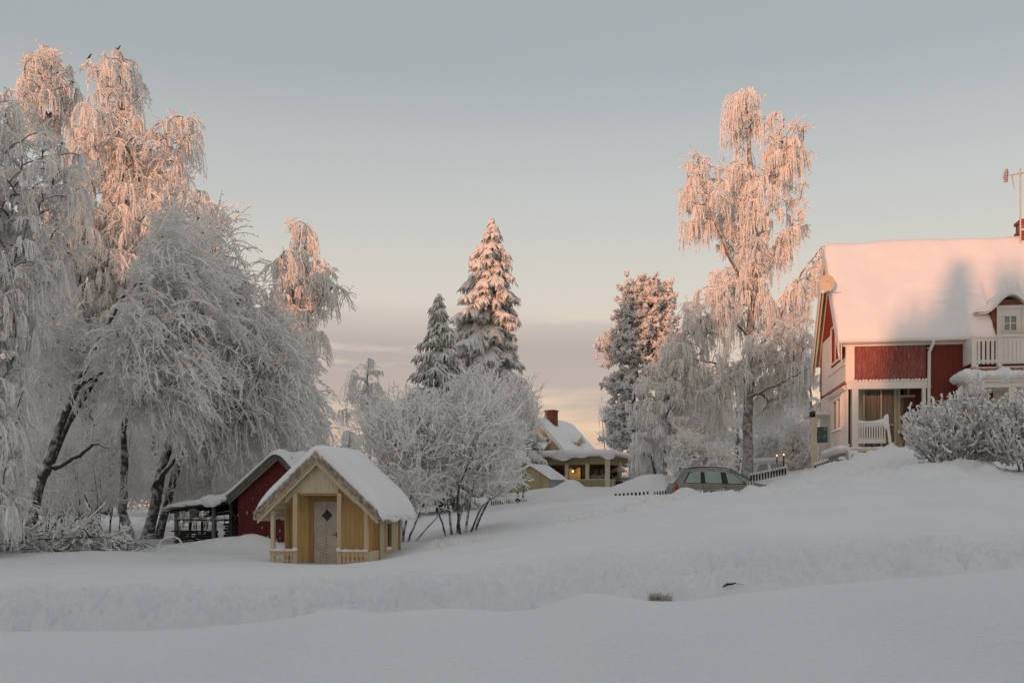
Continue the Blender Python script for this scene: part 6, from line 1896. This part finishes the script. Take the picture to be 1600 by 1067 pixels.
    g = G(); g.tube([(0, 0, 0), (0, 0, zz(728) + .2)], .03, 6); g.build('pole', M['dark_wood'], um)
    g = G(); a = np.linspace(0, 2 * np.pi, 33)[None]; rr = np.linspace(0.01, 1, 6)[:, None]
    g.grid(np.stack([rr * .52 * np.cos(a), rr * .52 * np.sin(a), zz(727) + .25 - .28 * rr ** 1.5 + .03 * rr * np.cos(a * 8)], -1)); g.grid(np.stack([rr * .52 * np.cos(a), rr * .52 * np.sin(a), zz(727) + .17 - .26 * rr ** 1.5 + .03 * rr * np.cos(a * 8)], -1), flip=True); g.build('canopy', M['white_paint'], um, smooth=True)
veranda_house()

def little_shed():
    b = math.radians(28); D = 53.0; k = D / F
    C = P(859.5, 764, D)
    root = thing('garden_shed', 'little tan garden shed with snowy pitched roof and grey corrugated side', 'shed', C, -b)
    cb, sb = math.cos(b), math.sin(b); zz = lambda y: (764 - y) * k
    W = 60 * k / cb; q = (883 - 800) / F; Ls = (C.x - q * D) / (q * cb - sb)
    ze, zp = zz(748), zz(727)
    g = G(); sl = (zp - ze) / (W / 2); xs = np.linspace(-W, 0, 21)
    for a, c in zip(xs[:-1], xs[1:]): g.box(a, c, 0, .05, -1, zp - sl * max(abs(a + W / 2), abs(c + W / 2)))
    for x in (-W * .75, -W * .5, -W * .25): g.box(x - .015, x + .015, -.02, -.001, -1, zp - sl * abs(x + W / 2) - .05)
    g.box(-W, 0, -.02, -.001, zz(752), zz(751))
    g.build('wall', M['olive'], root)
    g = G(); y = np.linspace(0.0, Ls, 80); z = np.array([-1.2, ze]); Y_, Z_ = np.meshgrid(y, z, indexing='ij'); g.grid(np.stack([.02 + .025 * np.sin(Y_ * 40), Y_, Z_], -1)); g.box(-.05, -.01, 0.051, Ls, -1, ze); g.box(-W, -W + .05, .051, Ls, -1, ze); g.box(-W, 0, Ls, Ls + .05, -1, ze)
    g.build('corrugated_side', M['tarp'], root)
    g = G()
    for s in (-1, 1):
        xe = s * (W / 2 + .1); p = [(-W / 2, zp), (-W / 2 + xe, zp - sl * abs(xe)), (-W / 2 + xe, zp - sl * abs(xe) + .04), (-W / 2, zp + .05)]
        g.prism(p if s < 0 else p[::-1], -.12, Ls + .12, 'y')
    rf = g.build('roof', M['olive'], root)
    g = G(); snow_gable(g, W / 2 + .1, W / 2 + .1, -.12, Ls + .12, lambda x: zp + .05 - sl * np.abs(x), .13, seed=3, nx=40, ny=40, lump=.03, over=.03)
    for v in g.v: v[:, 0] -= W / 2
    g.build('roof_snow', M['roof_snow'], rf, smooth=True)
little_shed()

# ------------------------------------------------------------------ cars
def car_body(name, label, px, y, D, rot, L=4.62, paint='car_paint', snow=0.0, glass='glass_car', dark='black'):
    base = P(px, y, D)
    root = thing(name, label, 'car', base, rot)
    W = 0.88
    # side profile: x from the tail, z of the upper outline (roof + bonnet); shoulder height; sill
    xs = np.array([0.0, .05, .12, .30, .52, .75, 1.2, 1.8, 2.3, 2.6, 2.9, 3.2, 3.45, 3.75, 4.1, 4.4, 4.55, 4.62])
    top = np.array([.80, .93, 1.02, 1.34, 1.55, 1.62, 1.66, 1.66, 1.62, 1.55, 1.42, 1.24, 1.08, .99, .93, .84, .72, .60])
    belt = np.interp(xs, [0, .5, 2.5, 3.4, 4.1, 4.62], [.98, 1.0, .97, .95, .88, .58])
    belt = np.minimum(belt, top - .01)
    sill = np.interp(xs, [0, .15, .6, 4.0, 4.4, 4.62], [.34, .28, .22, .22, .26, .36])
    wid = W * np.interp(xs, [0, .05, .3, 1, 3.6, 4.2, 4.5, 4.62], [.78, .88, .96, 1, 1, .94, .82, .66])
    tsc = np.linspace(0, 1, 5)
    def yh(z, i_b, i_w):   # half width at height z
        return i_w * np.where(z < i_b, 1 - .05 * ((i_b - z) / .7) ** 2, 1 - .42 * (z - i_b) ** 1.1)
    def half(x, z): 
        return float(yh(np.array(z), np.interp(x, xs, belt), np.interp(x, xs, wid)))
    rings = []
    for x, t, bl, s, w in zip(xs, top, belt, sill, wid):
        zs_ = np.concatenate([np.linspace(s, bl, 6), np.linspace(bl, t - .02, 5)[1:]])
        ys_ = yh(zs_, bl, w)
        ring = [(x, -yy, z) for yy, z in zip(ys_, zs_)]
        ye = ys_[-1]
        for q in (-.85, -.5, 0, .5, .85): ring.append((x, q * ye, t + .03 * (1 - q * q)))
        ring += [(x, yy, z) for yy, z in zip(ys_[::-1], zs_[::-1])]
        rings.append(ring)
    A = np.array(rings)
    g = G(); g.grid(A); g.poly([tuple(p) for p in A[0]]); g.poly([tuple(p) for p in A[-1]][::-1])
    body = g.build('body', M[paint], root, smooth=True)
    for p in body.data.polygons: 
        if len(p.vertices) > 4: p.use_smooth = False
    # bumper, sill strip
    g = G(); g.hexa([(-.10, -.66, .30), (.10, -.84, .30), (.10, .84, .30), (-.10, .66, .30), (-.10, -.66, .56), (.10, -.86, .56), (.10, .86, .56), (-.10, .66, .56)])
    g.build('bumper', M[paint], root)
    g = G(); g.box(.5, 3.9, -W * .985, -W * .9, .19, .30); g.build('sill', M['black'], root)
    # side glass following the tumblehome
    def panel(gg, poly, off=.008, side=-1, n=6):
        P0 = np.array(poly); # quad (x,z): bl, br, tr, tl
        s = np.linspace(0, 1, n); S, T_ = np.meshgrid(s, s, indexing='ij')
        bl, br, tr, tl = P0
        Q = (1 - S)[..., None] * (1 - T_)[..., None] * bl + S[..., None] * (1 - T_)[..., None] * br + S[..., None] * T_[..., None] * tr + (1 - S)[..., None] * T_[..., None] * tl
        Y = np.array([[half(q[0], q[1]) + off for q in r] for r in Q])
        gg.grid(np.stack([Q[..., 0], side * Y, Q[..., 1]], -1))
    wz = lambda x: np.interp(x, xs, belt) + .03
    tz = lambda x, d=.13: np.interp(x, xs, top) - d
    quads = {'rear_side_window': [(.50, wz(.5)), (1.18, wz(1.2)), (1.22, tz(1.22)), (.78, tz(.78, .15))],
             'rear_door_window': [(1.40, wz(1.4)), (2.10, wz(2.1)), (2.08, tz(2.08)), (1.38, tz(1.38))],
             'front_door_window': [(2.38, wz(2.4)), (3.06, wz(3.1)), (2.66, tz(2.66, .12)), (2.30, tz(2.3))],
             'corner_window': [(3.10, wz(3.1)), (3.42, wz(3.42)), (3.16, tz(3.16, .10)), (2.72, tz(2.72, .12))]}
    for side in (-1, 1):
        g = G(); panel(g, [(.44, wz(.44) - .02), (3.50, wz(3.5) - .02), (2.55, tz(2.55, .085)), (.72, tz(.72, .11))], .006, side, 24); 
        surr = g.build('window_surround', M[dark], root, smooth=True)
        for nm, q in quads.items():
            g = G(); panel(g, q, .014, side); g.build(nm, M[glass], root, smooth=True)
    # rear window, windscreen
    g = G(); g.hexa([(.085, -.70, 1.0), (.085, .70, 1.0), (.10, .70, 1.0), (.10, -.70, 1.0), (.45, -.56, 1.50), (.45, .56, 1.50), (.47, .56, 1.50), (.47, -.56, 1.50)])
    for v in g.v: v[:, 0] -= .035
    g.build('rear_window', M[glass], root)
    g = G(); g.hexa([(2.62, -.60, 1.57), (2.62, .60, 1.57), (3.46, .72, 1.115), (3.46, -.72, 1.115), (2.62, -.60, 1.60), (2.62, .60, 1.60), (3.46, .72, 1.145), (3.46, -.72, 1.145)]); g.build('windscreen', M[glass if snow else 'glass_dark'], root)
    # tail lights, door seams, handles, roof rails, mirror
    for side in (-1, 1):
        g = G()
        q = [(.07, .62), (.30, .64), (.20, .98), (.12, 1.0)]
        panel(g, q, .012, side); g.hexa([(.0, side * .62, .62), (.06, side * .74, .62), (.08, side * .74, .62), (.02, side * .62, .62), (.06, side * .66, .95), (.10, side * .74, .95), (.12, side * .74, .95), (.08, side * .66, .95)]); g.build('tail_light', M['plastic_red'], root)
        g = G(); pts = [(x, side * (half(x, tz(x, .02)) - .08), tz(x, -.05)) for x in np.linspace(.75, 2.6, 10)]; g.tube(pts, .018, 6); g.build('roof_rail', M['black'], root, smooth=True)
        g = G(); g.ell((3.12, side * (.93), 1.06), (.09, .10, .08), 3, .05, 8); g.build('mirror', M[paint], root, smooth=True)
        g = G()
        for x in (1.30, 2.28, 3.20):
            panel(g, [(x, .32), (x + .012, .32), (x + .012, wz(x) - .03), (x, wz(x) - .03)], .004, side, 6)
        g.build('door_seam', M['black'], root)
        for x in (1.42, 2.42):
            g = G(); y_ = half(x, .84); g.box(x, x + .18, min(side * (y_ + .002), side * (y_ + .03)), max(side * (y_ + .002), side * (y_ + .03)), .85, .88); g.build('door_handle', M[paint], root)
        for x in (.82, 3.62):
            g = G(); a = np.linspace(0, 2 * np.pi, 25)[None]; rr = np.array([.01, .18, .20, .30, .32, .30])[:, None]; yy = np.array([.02, .02, 0, 0, .04, .2])[:, None]
            g.grid(np.stack([x + rr * np.cos(a), side * (W * .99 - yy) + 0 * a, .32 + rr * np.sin(a)], -1)); wh = g.build('wheel', M['black'], root, smooth=True)
    g = G(); pts = [(x, y_, np.interp(x, xs, top) + .045) for x, y_ in ((2.2, 0), (2.05, 0), (1.9, .0))]; g.tube([pts[0], (1.95, 0, pts[0][2] + .18)], .008, 4); g.build('aerial', M['black'], root)
    if snow:
        g = G(); n, m = 60, 24
        u = np.sin(np.linspace(-np.pi / 2, np.pi / 2, n)); v = np.sin(np.linspace(-np.pi / 2, np.pi / 2, m)); U_, V_ = np.meshgrid(u, v, indexing='ij')
        X = L / 2 + U_ * (L / 2 + .05); tz_ = np.interp(X, xs, top); hw = np.interp(X, xs, wid) * (1 - .42 * np.maximum(0, tz_ - np.interp(X, xs, belt))) + .04
        Y = V_ * hw; ed = (1 - np.abs(U_) ** 10) ** .5 * (1 - np.abs(V_) ** 6) ** .5
        g.grid(np.stack([X, Y, tz_ - .02 + snow * ed + .04 * fbm(X * 1.3, Y * 1.3, 8, 3)], -1)); g.build('snow_cover', M['roof_snow'], root, smooth=True)
    return root
car_body('parked_car', 'grey estate car with a red tail light parked behind a low snowbank', 1045.5, 791.5, 43.4, math.radians(2.0))
car_body('parked_car', 'car buried under snow behind the birch trunk and the picket fence', 1158, 769, 54, math.radians(6), snow=.24, paint='rime', glass='tarp', dark='rime_grey')

# ------------------------------------------------------------------ fences with snow caps
def picket_fence(label, p0, y0, p1, y1, D0, D1, n, h=0.85, w=0.10, cap=0.07, mat='dark_wood', rail=True):
    a = P(p0, y0, D0); b_ = P(p1, y1, D1)
    root = thing('picket_fence', label, 'fence', a)
    v = b_ - a
    for i in range(n):
        c = v * (i / max(1, n - 1)); g = G(); g.box(c.x - w / 2, c.x + w / 2, c.y - .012, c.y + .012, c.z - h, c.z - cap * .5); 
        g.prism([(c.x - w / 2, c.z - cap * .5), (c.x + w / 2, c.z - cap * .5), (c.x, c.z)], c.y - .012, c.y + .012, 'y')
        pk = g.build('picket', M[mat], root)
        g = G(); g.ell((c.x, c.y, c.z - .01), (w * .75, .06, cap), i, .15, 7, zcut=-.4); g.build('snow_cap', M['roof_snow'], pk, smooth=True)
    if rail:
        g = G(); g.beam((0, .03, -.42), (v.x, v.y + .03, v.z - .42), .03, .08); g.build('rail', M[mat], root)
picket_fence('low snow-capped picket fence right of the birch trunk', 1173.5, 741, 1227, 730, 50, 51, 13, w=.085, cap=.09)
picket_fence('short snow-capped picket fence in front of the dark base of the far veranda', 1274, 725, 1293, 718.5, 42.5, 42, 6, w=.065, cap=.11)
picket_fence('buried picket fence tops just behind the tail of the grey car', 1023, 767.5, 1044, 764.5, 47, 47.5, 6, w=.07, cap=.07)
picket_fence('buried picket fence of which only a sparse row of tips shows left of the car', 962, 770.5, 1012, 767, 46, 47, 9, w=.09, cap=.03)
picket_fence('buried picket fence tops right of the round bush on dark stems', 768, 781, 822, 778.5, 46, 46.5, 17, w=.06, cap=.04)

# ------------------------------------------------------------------ small things
def small_things():
    # snowed-over garden figure
    b_ = at_ground(196, 29); b_.z -= .03
    o = thing('garden_figure', 'snow-covered garden figure of a small child at the foot of the dark tree', 'statue', b_)
    g = G()
    a = np.linspace(0, 2 * np.pi, 21)[None]
    prof = [(0.02, 0), (.17, 0), (.16, .12), (.14, .26), (.15, .36), (.13, .42), (.06, .455), (.05, .47), (.085, .50), (.10, .55), (.085, .60), (.05, .63), (.06, .645), (.055, .68), (.03, .70), (0.004, .705)]
    r = np.array([p[0] for p in prof])[:, None]; z = np.array([p[1] for p in prof])[:, None]
    g.grid(np.stack([r * np.cos(a) * (1 + .1 * np.sin(3 * a)), r * .8 * np.sin(a), z + 0 * a], -1))
    for s in (-1, 1): g.tube([(s * .12, 0, .40), (s * .17, -.05, .28), (s * .06, -.13, .24)], [.04, .045, .04], 8)
    g.build('body', M['rime_grey'], o, smooth=True)
    g = G(); g.ell((0, 0, .63), (.10, .09, .06), 3, .15, 8); g.ell((-.13, 0, .41), (.06, .08, .03), 4, .2, 7); g.ell((.13, 0, .41), (.06, .08, .03), 5, .2, 7); g.build('snow_cap', M['roof_snow'], o, smooth=True)
    # ornament by the red house cellar
    b_ = P(1334, 725, 39.2); b_.z = gz(b_.x, b_.y)
    o = thing('garden_ornament', 'snow-covered deer-like garden ornament in front of the veranda plinth', 'ornament', b_)
    g = G(); g.ell((0, 0, .28), (.22, .10, .10), 1, .1, 9); g.tube([(-.15, 0, .32), (-.22, 0, .50), (-.30, 0, .52)], [.06, .05, .035], 8); g.tube([(-.21, .04, .54), (-.18, .06, .62)], .015, 5); g.tube([(-.21, -.04, .54), (-.18, -.06, .62)], .015, 5)
    for x in (-.15, .15):
        for y in (-.06, .06): g.tube([(x, y, .26), (x, y, -.05)], [.04, .02], 6)
    g.build('body', M['rime'], o, smooth=True)
    b_ = P(1316, 722, 39.6); b_.z = gz(b_.x, b_.y)
    o = thing('garden_lantern', 'small dark lantern under a snow cap beside the cellar window of the red house', 'lantern', b_)
    g = G(); g.box(-.07, .07, -.07, .07, 0, .28); g.build('case', M['black'], o); g = G(); g.ell((0, 0, .30), (.14, .12, .08), 2, .15, 8); g.build('snow_cap', M['roof_snow'], o, smooth=True)
    # hoops
    for i, (px, D, w, h, lab) in enumerate([(266, 27.6, .34, .42, 'rimed garden hoop leaning out of the snow, the upper of the two by the lean-to'), (274, 26.4, .42, .22, 'rimed garden hoop lying low in the snow, the lower of the two by the lean-to')]):
        b_ = at_ground(px, D); o = thing('garden_hoop', lab, 'hoop', b_)
        t = np.linspace(0, np.pi, 16); g = G(); g.tube([(-math.cos(x) * w, .1 * math.sin(x), h * math.sin(x) ** .7 - .03 if 0 < x < 3.14 else -.1) for x in t], .022, 6); g.build('hoop', M['rime'], o, smooth=True)
    # birds in the treetop
    for i, (px, y, fl, lab) in enumerate([(131.5, 88, 1, 'small dark bird on the left of the twin birch tops, on the drooping tip'), (174.5, 79.5, -1, 'small dark bird perched alone left of the highest birch tip'), (190.5, 77.5, 1, 'small dark bird perched on the highest birch tip')]):
        b_ = P(px, y, 38)
        V = TREES['tall leaning birch at the left whose twin tops glow pink in the sun']
        near = V[np.abs(V[:, 0] - b_.x) < .22]; top_ = near[np.argmax(near[:, 2])]
        b_ = Vector((float(top_[0]), float(top_[1]), float(top_[2]) + .045)); o = thing('bird', lab, 'bird', b_)
        g = G(); a = np.linspace(0, 2 * np.pi, 13)[None]; t = [(-.11, .008, -.05), (-.06, .016, -.02), (-.03, .032, .01), (0.01, .046, .04), (.04, .042, .075), (.05, .028, .10), (.06, .030, .115), (.075, .022, .125), (.10, .004, .122)]
        x = np.array([q[0] for q in t])[:, None] * fl; r = np.array([q[1] for q in t])[:, None]; z = np.array([q[2] for q in t])[:, None]
        g.grid(np.stack([x + 0 * a, r * np.cos(a), z + r * np.sin(a)], -1)); g.tube([(.01 * fl, .01, .0), (.0, .01, -.05)], .005, 4); g.tube([(.01 * fl, -.01, .0), (.0, -.01, -.05)], .005, 4)
        g.build('body', M['rust'] if i else M['black'], o, smooth=True)
    # dark outbuilding far behind the left trunks
    D = 60; k = D / F; C = P(88, 803, D)
    o = thing('red_outbuilding', 'far low red building under a snow-covered roof, seen between the left trunks', 'outbuilding', C)
    g = G(); g.box(-2.6, 2.2, 1.0, 1.1, .5, (803 - 752) * k); g.build('upper_wall', M['shed_red'], o)
    g = G(); g.box(-2.6, 2.2, 0, .08, -1, (803 - 788) * k); g.box(-2.6, -2.5, .08, 3, -1, 1.2); g.box(2.1, 2.2, .08, 3, -1, 1.2); g.build('lower_wall', M['dark_wood'], o)
    g = G(); z0, z1 = (803 - 788) * k, (803 - 758) * k; g.hexa([(-2.9, -.5, z0), (2.5, -.5, z0), (2.5, .99, z1), (-2.9, .99, z1), (-2.9, -.5, z0 + .28), (2.5, -.5, z0 + .28), (2.5, .99, z1 + .25), (-2.9, .99, z1 + .25)]); g.build('lower_roof_snow', M['roof_snow'], o)
    g = G(); z1 = (803 - 752) * k; g.hexa([(-2.9, .7, z1), (2.5, .7, z1), (2.5, 3, z1 + 1.0), (-2.9, 3, z1 + 1.0), (-2.9, .7, z1 + .25), (2.5, .7, z1 + .25), (2.5, 3, z1 + 1.25), (-2.9, 3, z1 + 1.25)]); g.build('upper_roof_snow', M['roof_snow'], o)
    # garden lamps behind the birch
    for i, (px, y, lab) in enumerate([(1214, 711.5, 'left of the two small warm lamps glowing behind the shrubs right of the birch'), (1224.5, 710, 'right of the two small warm lamps glowing behind the shrubs right of the birch')]):
        b_ = P(px, y, 53.5); z = b_.z; b_.z = gz(b_.x, b_.y); o = thing('garden_lamp', lab, 'lamp', b_)
        g = G(); g.tube([(0, 0, 0), (0, 0, z - b_.z - .08)], .03, 6); g.build('pole', M['black'], o)
        g = G(); g.ell((0, 0, z - b_.z), (.045, .045, .045), 1, 0, 8); g.build('bulb', M['lamp'], o, smooth=True)
    # little box on the outer post of the far veranda
    b_ = P(1268.5, 652, 43.2)
    o = thing('bird_house', 'small dark nesting box fixed to the outer post of the far veranda', 'nest box', b_)
    g = G(); g.box(-.11, .11, -.14, .0, 0, .20); g.build('box', M['dark_wood'], o)
    g = G(); g.prism([(-.15, .201), (.15, .201), (0, .29)], -.18, .03, 'y'); g.build('lid', M['grey_wood'], o)
    # fallen twig, and brown blades put in for a dark hole
    p_ = seen_ground(1137, 915)
    o = thing('fallen_twig', 'dark twig lying on the ploughed snowbank right of the dark hole', 'twig', p_)
    g = G(); g.tube([(-.07, -.03, -.01), (-.02, -.05, .025), (.05, -.06, .03), (.09, -.05, .045)], [.008, .016, .013, .006], 6); g.tube([(.05, -.03, .03), (.13, -.05, .035), (.2, -.04, .02)], [.005, .003, .002], 5); g.build('twig', M['dark_wood'], o)
    p_ = seen_ground(1031, 931); p_.z -= .05
    o = thing('hole_blades', 'brown blades standing in for a dark hole at the foot of the far snowbank', 'dark hole', p_)
    rng = np.random.default_rng(2); N = 260
    oo = np.stack([rng.uniform(-.14, .14, N), rng.uniform(-.1, .05, N), np.zeros(N)], 1)
    p = strands(rng, oo, rng.normal(size=(N, 3)) * .35 + np.array([0, -.3, 1.]), rng.uniform(.05, .12, N), 4, .2, .2); g = G(); twig_mesh(g, p, .004, .002, rng); g.build('blades', M['thatch'], o)
    # rimed weeds along the slope: uncountable
    rng = np.random.default_rng(9); g = G(); pts = []
    for i in range(130):
        t = rng.uniform(0, 1) if i % 3 else rng.choice([.12, .2, .42, .5, .55, .78, .83, .9]) + rng.normal(0, .012); px = 855 + t * 340 + rng.normal(0, 12); D = 26.5 + 9.0 * t + rng.normal(0, .5); pts.append((px, D))
    for i in range(60): pts.append((rng.uniform(670, 770), rng.uniform(23.5, 25.5)))
    for i in range(60): pts.append((rng.uniform(1000, 1100), rng.uniform(33.5, 36)))
    base_ = np.array([((px - 800) * D / F, D) for px, D in pts]); zb = HZ(base_[:, 0], base_[:, 1])
    n = 7; o_ = np.repeat(np.column_stack([base_, zb - .02]), n, 0) + rng.normal(size=(len(pts) * n, 3)) * np.array([.06, .06, 0])
    p = strands(rng, o_, rng.normal(size=(len(o_), 3)) * .45 + np.array([0, 0, 1.]), rng.uniform(.05, .20, len(o_)), 4, .12, .15); twig_mesh(g, p, .010, .005, rng)
    w_ = g.build('rimed_weeds', M['rime'])
    tag(w_, kind='stuff', label='rimed weeds poking through the snow along the slope')
small_things()

# ------------------------------------------------------------------ the wood behind the viewer, which keeps the low sun off the garden
def wood():
    rng = np.random.default_rng(77)
    sx, sy = math.sin(_az), math.cos(_az)          # towards the sun
    gx, gy = -sy, sx                               # along the wood's edge
    g = G(); T = 70.0
    knots = [(-90, 16), (-56, 16.5), (-40, 16.6), (-36, 18.4), (-34.3, 18.4), (-33, 16.4), (-31, 16.8), (-29.4, 16.6), (-28.3, 13.8), (-26.4, 13.4), (-25.2, 14.2), (-23.4, 14.4), (-22.2, 15.8), (-18, 16.5), (-16, 18.8), (-14.5, 18.2), (-13, 17.4), (-11.5, 17.2), (-9.5, 17.6), (-8, 14.5), (-6.8, 10.9), (-5.8, 11.2), (-5.0, 13.2), (-4, 15.0), (-3, 16.0), (-1.5, 16.8), (0, 17.2), (6, 17.5), (10, 12), (40, 12), (90, 13)]
    ks = [q[0] for q in knots]; kh = [q[1] for q in knots]
    def conifer(x, y, z0, top, r):
        n = 7; v = []; f = []
        for L_ in range(10):
            t0 = L_ / 10; zb = z0 + (top - z0) * (.10 + .9 * t0); zt = z0 + (top - z0) * min(1, .10 + .9 * (t0 + .19)); rr = r * (1 - t0) ** .8
            a = np.arange(2 * n) * math.pi / n + rng.uniform(0, 6)
            rad = rr * np.where(np.arange(2 * n) % 2, .55, 1.0) * rng.uniform(.75, 1.15, 2 * n)
            ring = np.stack([x + rad * np.cos(a), y + rad * np.sin(a), np.full(2 * n, zb) - .05 * rad], 1)
            i0 = len(v); v += list(ring) + [np.array([x, y, zt])]
            f += [(i0 + i, i0 + (i + 1) % (2 * n), i0 + 2 * n) for i in range(2 * n)]
        g.raw(np.array(v), np.array(f))
    s = -88.0
    while s < 88:
        for row in range(4):
            dT = row * 3.2 + rng.uniform(-1, 1); ss = s + rng.uniform(-.5, .5)
            h = np.interp(ss, ks, kh) + E + dT * .0559 - (0.0 if row == 0 else rng.uniform(0, 1.6))
            x = ss * -gx * -1 * 1.0; 
            px_, py_ = ss * (-sy) + (T + dT) * sx, ss * (sx) + (T + dT) * sy
            conifer(px_, py_, .5, h, 1.5)
        s += 1.15
    # further trees added out of view, placed for the shade they throw
    for k in range(9):      # taller clump, added to keep the front of the pine in shade
        ss = -23.1 + k * .22; conifer(ss * (-sy) + 72 * sx, ss * sx + 72 * sy, .5, E + 21.5 + rng.uniform(-.6, .6), 1.2)
    for k in range(64):     # unseen spruces added close behind the viewer to darken the near snow
        x_ = -34 + k * 1.05 + rng.uniform(-.3, .3); conifer(x_, -6.8 + rng.uniform(-1.0, 1.0), .6, E + 6.0 + rng.uniform(-.8, .5), 1.35)
    T2 = 60.0  # ragged conifers shaped to throw mottled shade on the red house roof
    for bs, top, r in ((-2.2, 16.4, 3.4), (-.4, 15.6, 2.2), (1.5, 16.9, 2.6), (-4.4, 12.6, 1.6), (4.2, 17, 2.4)):
        x, y = bs * (-sy) + T2 * sx, bs * sx + T2 * sy
        for L_ in range(26):
            t0 = L_ / 26; zb = E + 1 + (top - 1) * t0; rr = r * (1 - t0) ** .75
            for k in range(22):
                an = rng.uniform(0, 6.28); ln = rr * rng.uniform(.45, 1.15)
                p = np.array([[(x, y, zb + .2), (x + ln * .5 * math.cos(an), y + ln * .5 * math.sin(an), zb - .05), (x + ln * math.cos(an), y + ln * math.sin(an), zb - .35)]])
                v, f = tubes(p, np.array([[.14, .26, .10]]), 4); g.raw(v, f)
        g.tube([(x, y, 0), (x, y, E + top)], [.3, .05], 6)
    o = g.build('shade_conifers', M['needle'])
    tag(o, kind='stuff', label='unseen conifer wood behind the viewer, shaped to shade the garden, with added spruces')
wood()

def far_wood():
    rng = np.random.default_rng(5); g = G(); gt = G()
    for i in range(170):
        if i < 90: px = rng.uniform(-500, 560); top = 690 - 30 * rng.uniform(0, 1) - 40 * (px < 430); D = rng.uniform(88, 130)
        elif i < 125: px = rng.uniform(560, 850); top = 735 - 20 * rng.uniform(0, 1); D = rng.uniform(95, 130)
        else: px = rng.uniform(930, 2100); top = 690 - 30 * rng.uniform(0, 1); D = rng.uniform(88, 120)
        x = (px - 800) * D / F; z0 = gz(x, D); zt = E + (HOR - top) * D / F
        if zt < z0 + 2: zt = z0 + 2.5
        r = (zt - z0) * .33; n = int(170); u = unit(rng.normal(size=(n, 3))); q = u * rng.uniform(.3, 1, (n, 1)) ** .5 * np.array([r, r, (zt - z0) * .46])
        o = np.array([x, D, (z0 + zt) / 2]) + q
        p = strands(rng, o, u + rng.normal(size=(n, 3)) * .5 + np.array([0, 0, .3]), rng.uniform(.8, 1.8, n), 3, .2, .2)
        twig_mesh(g, p, .075, .035, rng)
        s_ = spurs(rng, p, 2, .4); twig_mesh(g, s_, .05, .03, rng)
        v, f = tubes(np.array([[(x, D, z0 - .3), (x + .2, D, (z0 + zt) / 2), (x, D, zt - .3)]]), np.array([[.2, .12, .04]]), 5); g.raw(v, f)
    o = g.build('far_wood', M['rime_grey']); tag(o, kind='stuff', label='far rimed wood along the horizon')
far_wood()
